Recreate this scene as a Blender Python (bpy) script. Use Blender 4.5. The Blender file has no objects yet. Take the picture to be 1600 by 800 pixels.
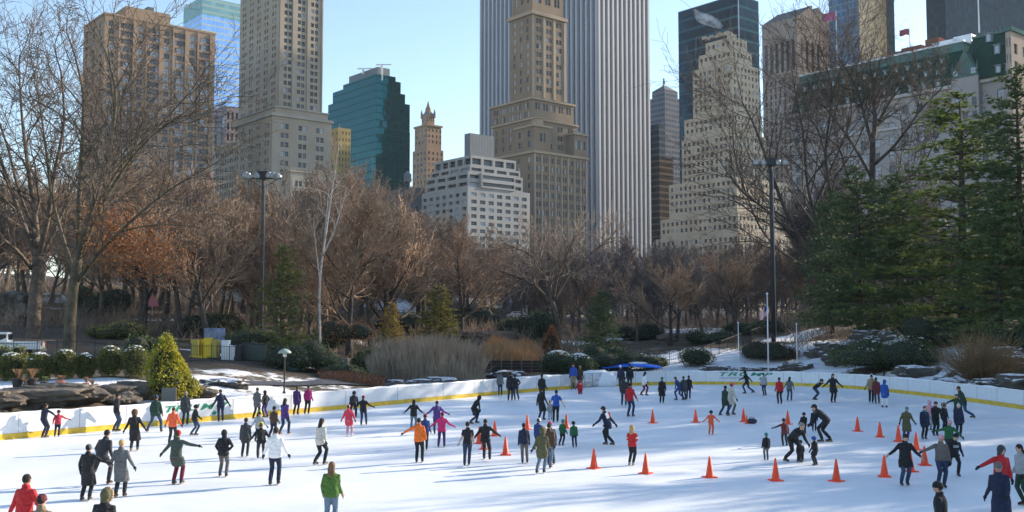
import bpy, bmesh, math, random
from mathutils import Vector, Matrix
R = math.radians
random.seed(7)
scn = bpy.context.scene
COL = scn.collection
# ---------------------------------------------------------------- camera
F = 1600.0
PITCH = math.atan(108 / F)
CAMZ = 5.1
cam_d = bpy.data.cameras.new("camera")
cam_d.sensor_width = 36; cam_d.lens = 36
cam_d.clip_start = 0.5; cam_d.clip_end = 9000
cam = bpy.data.objects.new("camera", cam_d); COL.objects.link(cam)
cam.location = (0, 0, CAMZ); cam.rotation_euler = (R(90) + PITCH, 0, 0)
scn.camera = cam
# ---------------------------------------------------------------- sky, sun, exposure
SUN_EL, SUN_AZ = 21.0, 30.0          # azimuth counted from +X towards +Y
world = bpy.data.worlds.new("World"); scn.world = world; world.use_nodes = True
wn = world.node_tree; bg = wn.nodes['Background']
sky = wn.nodes.new('ShaderNodeTexSky'); sky.sky_type = 'NISHITA'; sky.sun_disc = False
sky.sun_elevation = R(SUN_EL); sky.sun_rotation = R(90 - SUN_AZ)
sky.altitude = 0; sky.air_density = 1.0; sky.dust_density = 0.3; sky.ozone_density = 1.2
wn.links.new(sky.outputs[0], bg.inputs[0]); bg.inputs[1].default_value = 0.15
sl = bpy.data.lights.new("sun", 'SUN'); sl.energy = 5.0; sl.angle = R(0.5); sl.color = (1.0, 0.86, 0.68)
so = bpy.data.objects.new("sun", sl); COL.objects.link(so)
sdir = Vector((math.cos(R(SUN_AZ)) * math.cos(R(SUN_EL)), math.sin(R(SUN_AZ)) * math.cos(R(SUN_EL)), math.sin(R(SUN_EL))))
so.rotation_euler = sdir.to_track_quat('Z', 'Y').to_euler(); so.location = (200, 150, 120)
vs = scn.view_settings
vs.view_transform = 'Standard'; vs.look = 'None'; vs.gamma = 1; vs.use_curve_mapping = False
vs.exposure = 0.88
try:
    scn.cycles.max_bounces = 5; scn.cycles.diffuse_bounces = 3; scn.cycles.glossy_bounces = 2
    scn.cycles.volume_bounces = 1; scn.cycles.transparent_max_bounces = 6
except Exception: pass

# ---------------------------------------------------------------- pixel helpers (photo pixels, 1600 x 800)
_c, _s = math.cos(PITCH), math.sin(PITCH)
def ray(px, py):
    u = (px - 800) / F; v = (400 - py) / F
    y = _c - v * _s; z = _s + v * _c
    return u / y, z / y
def at(px, py, Y):
    u, w = ray(px, py); return Vector((u * Y, Y, CAMZ + w * Y))
def ground(px, py, z=0.0):
    u, w = ray(px, py); Y = (z - CAMZ) / w
    return Vector((u * Y, Y, z))
def to_px(p):
    d = Vector(p) - Vector((0, 0, CAMZ))
    zc = d.y * _c + d.z * _s; yc = -d.y * _s + d.z * _c
    return 800 + F * d.x / zc, 400 - F * yc / zc

# ---------------------------------------------------------------- object helpers
def tag(o, label=None, cat=None, group=None, kind=None):
    if label: o['label'] = label
    if cat: o['category'] = cat
    if group: o['group'] = group
    if kind: o['kind'] = kind
    return o
def empty(name, loc, rz=0, label=None, cat=None, group=None):
    o = bpy.data.objects.new(name, None); COL.objects.link(o)
    o.location = loc; o.rotation_euler = (0, 0, rz); o.empty_display_size = 0.2
    return tag(o, label, cat, group)
def link(name, me, parent=None, loc=None, rot=None):
    o = bpy.data.objects.new(name, me); COL.objects.link(o)
    if parent: o.parent = parent
    if loc is not None: o.location = loc
    if rot is not None: o.rotation_euler = rot
    return o
def copy_tree(o, parent=None):
    c = o.copy(); COL.objects.link(c)
    if parent: c.parent = parent
    for ch in list(o.children): copy_tree(ch, c)
    return c
def ring_basis(d, hint=None):
    d = d.normalized()
    h = hint if hint is not None else (Vector((0, 0, 1)) if abs(d.z) < .9 else Vector((1, 0, 0)))
    a = h.cross(d)
    if a.length < 1e-5: a = Vector((0, 1, 0)).cross(d)
    a.normalize(); return a, d.cross(a).normalized()

class MB:
    def __init__(s): s.v = []; s.f = []; s.m = []; s.uv = []
    def face(s, pts, m=0, uv=None):
        i = len(s.v); s.v += [tuple(p) for p in pts]; s.f.append(tuple(range(i, i + len(pts)))); s.m.append(m); s.uv.append(uv)
    def idx(s, vs_, fs, m=0):
        i = len(s.v); s.v += [tuple(p) for p in vs_]
        for f in fs: s.f.append(tuple(i + k for k in f)); s.m.append(m); s.uv.append(None)
    def box(s, c, size, m=0, rz=0, rot=None):
        hx, hy, hz = size[0] / 2, size[1] / 2, size[2] / 2
        M = rot if rot is not None else Matrix.Rotation(rz, 3, 'Z'); c = Vector(c)
        vs_ = [c + M @ Vector((x * hx, y * hy, z * hz)) for z in (-1, 1) for y in (-1, 1) for x in (-1, 1)]
        s.idx(vs_, [(0, 2, 3, 1), (4, 5, 7, 6), (0, 1, 5, 4), (2, 6, 7, 3), (0, 4, 6, 2), (1, 3, 7, 5)], m)
    def tube(s, pts, rad, n=6, m=0, cap=True, hint=None):
        """loft along points; rad: list of r or (rx, ry); one continuous skin"""
        pts = [Vector(p) for p in pts]; vs_ = []; k = len(pts)
        pa = None
        for i, p in enumerate(pts):
            d = (pts[min(i + 1, k - 1)] - pts[max(i - 1, 0)])
            if d.length < 1e-7: d = Vector((0, 0, 1))
            if pa is None: a, b = ring_basis(d, hint)
            else:
                d.normalize(); a = pa - d * pa.dot(d)
                if a.length < 1e-4: a, b = ring_basis(d, hint)
                a.normalize(); b = d.cross(a)
            pa = a
            r = rad[i]; rx, ry = (r, r) if not isinstance(r, tuple) else r
            for j in range(n):
                t = 2 * math.pi * j / n
                vs_.append(p + a * (math.cos(t) * rx) + b * (math.sin(t) * ry))
        fs = [(i * n + j, i * n + (j + 1) % n, (i + 1) * n + (j + 1) % n, (i + 1) * n + j) for i in range(k - 1) for j in range(n)]
        if cap: fs.append(tuple(reversed(range(n)))); fs.append(tuple((k - 1) * n + j for j in range(n)))
        s.idx(vs_, fs, m)
    def ball(s, c, r, nu=10, nv=7, m=0, wob=0, rnd=None, rot=None):
        rx, ry, rz = r if isinstance(r, tuple) else (r, r, r); c = Vector(c); vs_ = []
        M = rot if rot is not None else Matrix.Identity(3)
        vs_.append(c + M @ Vector((0, 0, -rz)))
        for i in range(1, nv):
            ph = math.pi * i / nv
            for j in range(nu):
                t = 2 * math.pi * j / nu
                k = 1 + (wob * (rnd.random() - .5) if wob else 0)
                vs_.append(c + M @ Vector((math.sin(ph) * math.cos(t) * rx * k, math.sin(ph) * math.sin(t) * ry * k, -math.cos(ph) * rz * k)))
        vs_.append(c + M @ Vector((0, 0, rz)))
        fs = [(0, 1 + (j + 1) % nu, 1 + j) for j in range(nu)]
        for i in range(nv - 2):
            for j in range(nu):
                a = 1 + i * nu; fs.append((a + j, a + (j + 1) % nu, a + nu + (j + 1) % nu, a + nu + j))
        L = len(vs_) - 1; a = 1 + (nv - 2) * nu
        fs += [(a + j, a + (j + 1) % nu, L) for j in range(nu)]
        s.idx(vs_, fs, m)
    def mesh(s, name, mats, smooth=False, off=None):
        me = bpy.data.meshes.new(name)
        v = s.v if off is None else [(p[0] - off[0], p[1] - off[1], p[2] - off[2]) for p in s.v]
        me.from_pydata(v, [], s.f)
        for m_ in (mats if isinstance(mats, (list, tuple)) else [mats]): me.materials.append(m_)
        me.polygons.foreach_set('material_index', s.m)
        if smooth: me.polygons.foreach_set('use_smooth', [True] * len(s.f))
        if any(u is not None for u in s.uv):
            L = me.uv_layers.new(name='UVMap'); dat = []
            for f, u in zip(s.f, s.uv):
                for k in range(len(f)): dat += list(u[k]) if u else [0, 0]
            L.data.foreach_set('uv', dat)
        me.update(); return me
    def build(s, name, mats, parent=None, smooth=False, off=None, loc=None):
        if off is not None and parent is None and loc is None: loc = off
        return link(name, s.mesh(name, mats, smooth, off), parent, loc)

# ---------------------------------------------------------------- materials
MATS = {}
def mat(name, col, rough=.7, metal=0, var=0.0, scale=2.0, col2=None, bump=0.0, bscale=None, spec=None, emit=None, coords='Object', objvar=0.0, transl=0):
    if name in MATS: return MATS[name]
    m = bpy.data.materials.new(name); m.use_nodes = True; nt = m.node_tree; b = nt.nodes['Principled BSDF']
    b.inputs['Base Color'].default_value = (*col, 1); b.inputs['Roughness'].default_value = rough; b.inputs['Metallic'].default_value = metal
    if spec is not None: b.inputs['Specular IOR Level'].default_value = spec
    if emit: b.inputs['Emission Color'].default_value = (*emit[:3], 1); b.inputs['Emission Strength'].default_value = emit[3]
    tc = nt.nodes.new('ShaderNodeTexCoord')
    last = None
    if var or col2:
        n = nt.nodes.new('ShaderNodeTexNoise'); n.inputs['Scale'].default_value = scale; n.inputs['Detail'].default_value = 5; n.inputs['Roughness'].default_value = .65
        nt.links.new(tc.outputs[coords], n.inputs['Vector'])
        cr = nt.nodes.new('ShaderNodeValToRGB'); cr.color_ramp.elements[0].position = .35; cr.color_ramp.elements[1].position = .65
        c2 = col2 or tuple(min(1, c * (1 + var)) for c in col); c1 = col if col2 else tuple(c * (1 - var) for c in col)
        cr.color_ramp.elements[0].color = (*c1, 1); cr.color_ramp.elements[1].color = (*c2, 1)
        nt.links.new(n.outputs['Fac'], cr.inputs['Fac']); last = cr.outputs['Color']
    if objvar:
        oi = nt.nodes.new('ShaderNodeObjectInfo'); hs = nt.nodes.new('ShaderNodeHueSaturation')
        mr = nt.nodes.new('ShaderNodeMapRange'); mr.inputs[3].default_value = 1 - objvar; mr.inputs[4].default_value = 1 + objvar
        nt.links.new(oi.outputs['Random'], mr.inputs[0]); nt.links.new(mr.outputs[0], hs.inputs['Value'])
        if last: nt.links.new(last, hs.inputs['Color'])
        else: hs.inputs['Color'].default_value = (*col, 1)
        last = hs.outputs['Color']
    if last: nt.links.new(last, b.inputs['Base Color'])
    if bump:
        n2 = nt.nodes.new('ShaderNodeTexNoise'); n2.inputs['Scale'].default_value = bscale or scale * 4; n2.inputs['Detail'].default_value = 4
        nt.links.new(tc.outputs[coords], n2.inputs['Vector'])
        bp = nt.nodes.new('ShaderNodeBump'); bp.inputs['Strength'].default_value = bump; bp.inputs['Distance'].default_value = .1
        nt.links.new(n2.outputs['Fac'], bp.inputs['Height']); nt.links.new(bp.outputs[0], b.inputs['Normal'])
    if transl:
        tr = nt.nodes.new('ShaderNodeBsdfTranslucent'); mx = nt.nodes.new('ShaderNodeMixShader'); mx.inputs[0].default_value = transl
        if last: nt.links.new(last, tr.inputs[0])
        else: tr.inputs[0].default_value = (*col, 1)
        nt.links.new(b.outputs[0], mx.inputs[1]); nt.links.new(tr.outputs[0], mx.inputs[2])
        nt.links.new(mx.outputs[0], nt.nodes['Material Output'].inputs[0])
    MATS[name] = m; return m
def nd(nt, t, **kw):
    n = nt.nodes.new(t)
    for k, v in kw.items():
        if k.startswith('i'): n.inputs[int(k[1:])].default_value = v
        else: setattr(n, k, v)
    return n
def mth(nt, op, a, b=None, c=None):
    n = nt.nodes.new('ShaderNodeMath'); n.operation = op
    for i, x in enumerate((a, b, c)):
        if x is None: continue
        if isinstance(x, (int, float)): n.inputs[i].default_value = x
        else: nt.links.new(x, n.inputs[i])
    return n.outputs[0]
def mixc(nt, fac, a, b):
    n = nt.nodes.new('ShaderNodeMix'); n.data_type = 'RGBA'
    if isinstance(fac, (int, float)): n.inputs[0].default_value = fac
    else: nt.links.new(fac, n.inputs[0])
    for i, x in ((6, a), (7, b)):
        if isinstance(x, tuple): n.inputs[i].default_value = (*x, 1)
        else: nt.links.new(x, n.inputs[i])
    return n.outputs[2]
def curtain(name, glass, band, mull,  fh=3.8, bay=1.5, bandf=.3, mullf=.12, metal=.5, rough=.08, warp=.0, vary=.3, band_metal=0.0, glass2=None, spec=.0):
    """glass curtain wall: UV in metres (along the face, up)"""
    m = bpy.data.materials.new(name); m.use_nodes = True; nt = m.node_tree; b = nt.nodes['Principled BSDF']
    uv = nt.nodes.new('ShaderNodeUVMap'); sp = nt.nodes.new('ShaderNodeSeparateXYZ'); nt.links.new(uv.outputs[0], sp.inputs[0])
    U, V = sp.outputs[0], sp.outputs[1]
    fu = mth(nt, 'DIVIDE', U, bay); fv = mth(nt, 'DIVIDE', V, fh)
    isb = mth(nt, 'LESS_THAN', mth(nt, 'FRACT', fv), bandf); ism = mth(nt, 'LESS_THAN', mth(nt, 'FRACT', fu), mullf)
    cb = nt.nodes.new('ShaderNodeCombineXYZ'); nt.links.new(mth(nt, 'FLOOR', fu), cb.inputs[0]); nt.links.new(mth(nt, 'FLOOR', fv), cb.inputs[1])
    wn_ = nt.nodes.new('ShaderNodeTexWhiteNoise'); wn_.noise_dimensions = '2D'; nt.links.new(cb.outputs[0], wn_.inputs['Vector'])
    g2 = glass2 or tuple(min(1, g * 2.2 + .02) for g in glass)
    gcol = mixc(nt, mth(nt, 'MULTIPLY', mth(nt, 'POWER', wn_.outputs[0], 2.5), vary), glass, g2)
    col = mixc(nt, isb, gcol, band); col = mixc(nt, ism, col, mull)
    nt.links.new(col, b.inputs['Base Color']); b.inputs['Specular IOR Level'].default_value = spec
    notg = mth(nt, 'MAXIMUM', isb, ism)
    mm = mth(nt, 'MULTIPLY', mth(nt, 'SUBTRACT', 1.0, notg), metal)
    if band_metal: mm = mth(nt, 'ADD', mm, mth(nt, 'MULTIPLY', isb, band_metal))
    nt.links.new(mm, b.inputs['Metallic'])
    nt.links.new(mth(nt, 'ADD', mth(nt, 'MULTIPLY', notg, .35 if not band_metal else .1), rough), b.inputs['Roughness'])
    if warp:
        no = nt.nodes.new('ShaderNodeTexNoise'); no.inputs['Scale'].default_value = .06; no.inputs['Detail'].default_value = 3
        tc = nt.nodes.new('ShaderNodeTexCoord'); nt.links.new(tc.outputs['Object'], no.inputs['Vector'])
        bp = nt.nodes.new('ShaderNodeBump'); bp.inputs['Strength'].default_value = warp; bp.inputs['Distance'].default_value = 1
        nt.links.new(no.outputs[0], bp.inputs['Height']); nt.links.new(bp.outputs[0], b.inputs['Normal'])
    return m

M_snow = mat('snow', (.82, .84, .88), .6, var=.04, scale=.8, bump=.3, bscale=3)
M_rock = mat('rock', (.09, .08, .07), .85, var=0, scale=1.6, col2=(.20, .18, .155), bump=.9, bscale=4)
M_white = mat('white_paint', (.78, .79, .8), .4, var=.04, scale=3)
M_black = mat('black_iron', (.015, .015, .018), .5)
M_steel = mat('galvanised_steel', (.35, .36, .37), .45, metal=.6)

# ---------------------------------------------------------------- rink outline (base of the boards on the ice)
LP = [(0, 688), (124, 676.5), (320, 658.5), (540, 639), (720, 622), (800, 615), (892, 607.5), (951, 603.7), (1060, 601), (1130, 601), (1210, 602), (1280, 604.5), (1350, 609), (1419, 616), (1510, 627), (1600, 640)]
lp = [ground(*p) for p in LP]
left_ext = [Vector((-17, 9, 0)), Vector((-24, 15, 0)), Vector((-28.5, 25, 0)), Vector((-28.5, 35, 0)), Vector((-26, 41, 0))]
right_ext = [Vector((31.2, 50, 0)), Vector((29.5, 38, 0)), Vector((26, 25, 0)), Vector((20, 14, 0)), Vector((14, 9, 0))]
ctrl = left_ext + lp + right_ext
def catmull(P, n=6, closed=True):
    out = []; N = len(P)
    for i in range(N if closed else N - 1):
        p0, p1, p2, p3 = (P[(i - 1) % N], P[i], P[(i + 1) % N], P[(i + 2) % N]) if closed else (P[max(i - 1, 0)], P[i], P[i + 1], P[min(i + 2, N - 1)])
        for k in range(n):
            t = k / n
            out.append(.5 * ((2 * p1) + (p2 - p0) * t + (2 * p0 - 5 * p1 + 4 * p2 - p3) * t * t + (3 * p1 - p0 - 3 * p2 + p3) * t ** 3))
    if not closed: out.append(P[-1])
    return out
RING = catmull(ctrl, 5)
def inside(x, y):
    c = False; n = len(RING); j = n - 1
    for i in range(n):
        a, b = RING[i], RING[j]
        if (a.y > y) != (b.y > y) and x < (b.x - a.x) * (y - a.y) / (b.y - a.y) + a.x: c = not c
        j = i
    return c

# ---------------------------------------------------------------- terrain height
PROF = [
 (-2500, [(0, 1), (30, 2), (60, 4), (200, 8), (400, 10)]),
 (-800, [(30, .5), (38, 2), (60, 3), (100, 4.5), (200, 12), (400, 24)]),
 (-300, [(42, .1), (47, 1.3), (60, 2.2), (100, 4), (200, 13), (400, 26)]),
 (0, [(47, .1), (50.5, 1.35), (57, 1.7), (61, 2.05), (70, 2.6), (80, 3.1), (95, 4.1), (140, 8.0), (200, 14), (400, 26)]),
 (130, [(50, .1), (53, 1.4), (58, 1.6), (61, 2.0), (66, 2.3), (80, 3.1), (95, 4.1), (140, 7.5), (200, 13), (400, 24)]),
 (240, [(54, .1), (57, 1.0), (62, 1.8), (66, 2.1), (75, 2.5), (85, 3.4), (110, 4.6), (150, 7.5), (200, 12), (400, 18)]),
 (420, [(59, .1), (63, .8), (67, 1.1), (75, 1.75), (83, 2.4), (95, 3.0), (130, 5), (200, 9), (400, 12)]),
 (600, [(68, .1), (74, .6), (85, .9), (100, 1.3), (130, 2.3), (160, 5.0), (185, 11.5), (200, 13), (250, 13), (400, 12)]),
 (760, [(76, .1), (81, .4), (100, .9), (112, 1.6), (118, 3.6), (135, 3.9), (160, 5.4), (200, 8.5), (400, 10)]),
 (900, [(84, .1), (89, .5), (110, 1.1), (140, 2.6), (200, 5.6), (400, 9)]),
 (1000, [(88, .1), (93, .6), (105, 1.5), (125, 3.1), (150, 4.1), (200, 6.5), (400, 8)]),
 (1150, [(89, .1), (93, .9), (100, 1.8), (108, 2.8), (125, 3.9), (200, 6), (400, 8)]),
 (1300, [(85, .1), (89, 1.1), (95, 2.4), (105, 4.3), (125, 5.5), (200, 7), (400, 8)]),
 (1450, [(74, .1), (79, 1.3), (88, 3.1), (98, 4.7), (110, 5.5), (200, 8), (400, 8)]),
 (1600, [(63, .1), (68, 1.1), (78, 2.7), (88, 4.4), (100, 5.5), (200, 8), (400, 8)]),
 (2000, [(48, .1), (54, 1.4), (65, 3.5), (80, 5), (200, 8), (400, 8)]),
 (3200, [(26, .1), (32, 1.5), (42, 3.5), (60, 5), (200, 8), (400, 8)]),
 (6000, [(0, 1), (20, 2), (40, 4), (60, 5), (200, 8), (400, 8)]),
]
def lerp_prof(pr, y):
    if y <= pr[0][0]: return pr[0][1]
    for (a, za), (b, zb) in zip(pr, pr[1:]):
        if y <= b:
            t = (y - a) / (b - a); return za + (zb - za) * t
    return pr[-1][1]
from mathutils import noise as mn
def H(x, y):
    if y < 9: return 0.0 + 1.2 * min(1, max(0, (9 - y) / 6)) if abs(x) < 40 else 1.5
    px = 800 + F * x / y
    px = max(-2500, min(6000, px))
    for (a, pa), (b, pb) in zip(PROF, PROF[1:]):
        if px <= b:
            t = (px - a) / (b - a); z = lerp_prof(pa, y) * (1 - t) + lerp_prof(pb, y) * t; break
    n = mn.fractal(Vector((x * .12, y * .12, 3)), 1, 2, 5)
    amp = .35 * min(1, max(0, (z - .1) / 1.0)) * (1 if y < 160 else 2)
    if px > 1230 and y < 120: amp *= 2.0
    return z + n * amp

# terrain: one sheet to the horizon, dipped under the ice
def axis(lo, hi, step, far):
    a = [lo]
    while a[-1] < hi: a.append(a[-1] + step)
    s = step
    while a[-1] < far: s *= 1.22; a.append(a[-1] + s)
    s = step; b = [lo]
    while b[0] > -far: s *= 1.22; b.insert(0, b[0] - s)
    return b[:-1] + a
xs = axis(-62, 66, .8, 5200); ys = axis(2, 130, .8, 6500)
ys = [y for y in ys if y > -400]
tv = []; tf = []; snowv = []
nx, ny = len(xs), len(ys)
RING2 = [RING[i].lerp(RING[(i + 1) % len(RING)], t) for i in range(len(RING)) for t in (0, .33, .66)]
def near_ring(x, y):
    return min((x - p.x) ** 2 + (y - p.y) ** 2 for p in RING2) if (-36 < x < 40 and 4 < y < 98) else 999
for y in ys:
    for x in xs:
        if -36 < x < 40 and 4 < y < 98 and inside(x, y): z = -.35
        else:
            z = H(x, y) if y < 450 and abs(x) < 900 else 9.0
            if near_ring(x, y) < 2.6: z = min(z, -.2)
        tv.append((x, y, z))
for j in range(ny - 1):
    for i in range(nx - 1):
        a = j * nx + i; tf.append((a, a + 1, a + nx + 1, a + nx))
me = bpy.data.meshes.new('ground'); me.from_pydata(tv, [], tf)
me.polygons.foreach_set('use_smooth', [True] * len(tf))
# where snow lies, as patches chosen by place (base colour of the ground itself)
SNOWP = [  # (px, py, Y, rx, ry, amount)
 (60, 596, 59, 9, 1.6, 1.3), (150, 598, 60, 5, 1.6, 1.2), (20, 600, 57, 5, 1.2, .9), (180, 615, 57, 4, 1.5, .9),
 (330, 640, 61, 3, 3, .9), (400, 620, 66, 6, 3, .9), (470, 600, 72, 6, 3.5, .55), (360, 590, 71, 4, 3, .6), (380, 558, 84, 6, 1.2, 1.2), (470, 566, 84, 5, 3, .9), (640, 601, 76, 6, 2.2, .9), (800, 590, 86, 6, 2.5, .5),
 (990, 524, 140, 11, 5, 1.3), (1085, 552, 102, 6, 7, 1.3), (1110, 575, 95, 12, 3, 1.0), (1240, 545, 98, 5, 7, 1.1), (1200, 575, 92, 8, 3, .8), (1380, 525, 95, 4, 4, 1.2), (1300, 570, 90, 6, 4, .85), (1560, 590, 74, 6, 4, .95), (1440, 590, 80, 9, 3, .95), (1590, 560, 74, 5, 5, .9), (1340, 540, 98, 5, 3, .9), (1480, 560, 84, 5, 3, .8), (1240, 520, 110, 4, 3, .9),
 (300, 486, 128, 6, 3, .8), (90, 475, 135, 14, 3, .5), (630, 455, 178, 9, 4, 1.4), (700, 480, 170, 12, 4, 1.0), (450, 500, 120, 8, 3, .8), (350, 505, 118, 5, 2, .8), (560, 500, 130, 7, 3, .8), (1050, 505, 150, 12, 4, 1.0), (1150, 512, 135, 8, 3, .9), (200, 490, 125, 6, 2, .7), (820, 487, 170, 8, 5, .9), (755, 522, 122, 5, 3, .7), (900, 500, 190, 12, 5, .7), (720, 600, 80, 7, 1.5, .8)]
SN = [(at(a, b, Y), rx, ry, am) for a, b, Y, rx, ry, am in SNOWP]
sa = me.attributes.new('snow', 'FLOAT', 'POINT'); sv = []
for (x, y, z) in tv:
    s = 0
    if 40 < y < 220 and abs(x) < 120:
        for c, rx, ry, am in SN:
            d = ((x - c.x) / rx) ** 2 + ((y - c.y) / ry) ** 2
            if d < 4: s = max(s, am * math.exp(-d))
    sv.append(s)
sa.data.foreach_set('value', sv)
gm = bpy.data.materials.new('park_ground'); gm.use_nodes = True; nt = gm.node_tree; b = nt.nodes['Principled BSDF']; b.inputs['Roughness'].default_value = .9
tc = nt.nodes.new('ShaderNodeTexCoord'); P = tc.outputs['Object']
def noi(sc, det=5, ro=.6):
    n = nt.nodes.new('ShaderNodeTexNoise'); n.inputs['Scale'].default_value = sc; n.inputs['Detail'].default_value = det; n.inputs['Roughness'].default_value = ro; nt.links.new(P, n.inputs['Vector']); return n.outputs['Fac']
leaf = mixc(nt, mth(nt, 'MULTIPLY_ADD', noi(1.5, 8, .75), 2.4, -.7), (.045, .032, .022), (.15, .085, .05))
soil = mixc(nt, mth(nt, 'MULTIPLY_ADD', noi(.15), 3, -1), (.06, .055, .03), leaf)
rockc = mixc(nt, noi(2.5, 8, .7), (.05, .048, .045), (.17, .155, .14))
soil = mixc(nt, mth(nt, 'MULTIPLY_ADD', noi(.35, 4), 6, -3.2), soil, rockc)
at_ = nt.nodes.new('ShaderNodeAttribute'); at_.attribute_name = 'snow'
sf = mth(nt, 'MULTIPLY_ADD', mth(nt, 'ADD', at_.outputs['Fac'], mth(nt, 'MULTIPLY', noi(1.1, 8, .72), 1.25)), 7, -7.1)
cl = nt.nodes.new('ShaderNodeClamp'); nt.links.new(sf, cl.inputs[0])
nt.links.new(mixc(nt, cl.outputs[0], soil, (.82, .84, .88)), b.inputs['Base Color'])
bp = nt.nodes.new('ShaderNodeBump'); bp.inputs['Strength'].default_value = .7; bp.inputs['Distance'].default_value = .25
nt.links.new(noi(2.2, 8, .7), bp.inputs['Height']); nt.links.new(bp.outputs[0], b.inputs['Normal'])
me.materials.append(gm)
tag(link('ground', me), kind='structure')

# ---------------------------------------------------------------- ice
im = bpy.data.materials.new('ice'); im.use_nodes = True; nt = im.node_tree; b = nt.nodes['Principled BSDF']
tc = nt.nodes.new('ShaderNodeTexCoord'); P = tc.outputs['Object']
n1 = noi(.25, 6, .6)
mp = nt.nodes.new('ShaderNodeMapping'); mp.inputs['Scale'].default_value = (.6, 3.5, 1); mp.inputs['Rotation'].default_value = (0, 0, .25); nt.links.new(P, mp.inputs[0])
n2n = nt.nodes.new('ShaderNodeTexNoise'); n2n.inputs['Scale'].default_value = 1.5; n2n.inputs['Detail'].default_value = 8; n2n.inputs['Roughness'].default_value = .75; nt.links.new(mp.outputs[0], n2n.inputs['Vector'])
k = mth(nt, 'MULTIPLY_ADD', mth(nt, 'ADD', n1, n2n.outputs[0]), 1.6, -1.1)
cl = nt.nodes.new('ShaderNodeClamp'); nt.links.new(k, cl.inputs[0])
# skate scratches
vo = nt.nodes.new('ShaderNodeTexWave'); vo.wave_type = 'RINGS'; vo.inputs['Scale'].default_value = .9; vo.inputs['Distortion'].default_value = 14; vo.inputs['Detail'].default_value = 4; nt.links.new(P, vo.inputs[0])
vo2 = nt.nodes.new('ShaderNodeTexWave'); vo2.wave_type = 'BANDS'; vo2.inputs['Scale'].default_value = 1.7; vo2.inputs['Distortion'].default_value = 22; vo2.inputs['Detail'].default_value = 5; nt.links.new(P, vo2.inputs[0])
scr = mth(nt, 'MAXIMUM', mth(nt, 'GREATER_THAN', vo.outputs['Fac'], .95), mth(nt, 'GREATER_THAN', vo2.outputs['Fac'], .97))
ic = mixc(nt, cl.outputs[0], (.72, .78, .84), (.90, .91, .92))
ic = mixc(nt, mth(nt, 'MULTIPLY', scr, .55), ic, (.88, .9, .93))
nt.links.new(ic, b.inputs['Base Color'])
nt.links.new(mth(nt, 'MULTIPLY_ADD', cl.outputs[0], .3, .3), b.inputs['Roughness'])
b.inputs['Specular IOR Level'].default_value = .3
bp = nt.nodes.new('ShaderNodeBump'); bp.inputs['Strength'].default_value = .12; bp.inputs['Distance'].default_value = .02; nt.links.new(n2n.outputs[0], bp.inputs['Height']); nt.links.new(bp.outputs[0], b.inputs['Normal'])
m = MB(); m.face([(p.x, p.y, 0) for p in RING]); o = m.build('ice', im); tag(o, kind='structure')
# ================================================================= BOARDS
def seg_len(a, b): return (Vector(b) - Vector(a)).length
M_board = mat('board_plastic', (.68, .71, .74), .4, var=.05, scale=3.5)
M_kick = mat('kick_strip', (.62, .42, .03), .45, var=.2, scale=3)
M_green = mat('sign_green', (.0, .22, .13), .5)
M_greyink = mat('sign_grey', (.35, .38, .42), .5)
def ring_out(i):
    n = len(RING); t = (RING[(i + 1) % n] - RING[(i - 1) % n]); t.normalize()
    return Vector((-t.y, t.x, 0))      # loop runs clockwise seen from above -> left side is outside
# index of the gate gap
gap_a, gap_b = ground(892, 607.5), ground(951, 603.7)
ia = min(range(len(RING)), key=lambda i: (RING[i] - gap_a).length); ib = min(range(len(RING)), key=lambda i: (RING[i] - gap_b).length)
left_i = list(range(0, ia + 1)); right_i = list(range(ib, len(RING)))
cen = sum(RING, Vector()) / len(RING)
def offp(i, d, z):
    o_ = ring_out(i)
    if o_.dot(RING[i] - cen) < 0: o_ = -o_
    p = RING[i] + o_ * d; return Vector((p.x, p.y, z))
def sweep(idx, prof, m, mi=0, closed_prof=True):
    """profile = list of (outward, z), swept along ring indices"""
    k = len(prof); vs_ = [offp(i, d, z) for i in idx for d, z in prof]; fs = []
    for a in range(len(idx) - 1):
        for j in range(k):
            fs.append((a * k + j, a * k + (j + 1) % k, (a + 1) * k + (j + 1) % k, (a + 1) * k + j))
    fs.append(tuple(range(k))); fs.append(tuple(reversed([(len(idx) - 1) * k + j for j in range(k)])))
    m.idx(vs_, fs, mi)
V0 = Vector((0, 0, 1))
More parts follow.
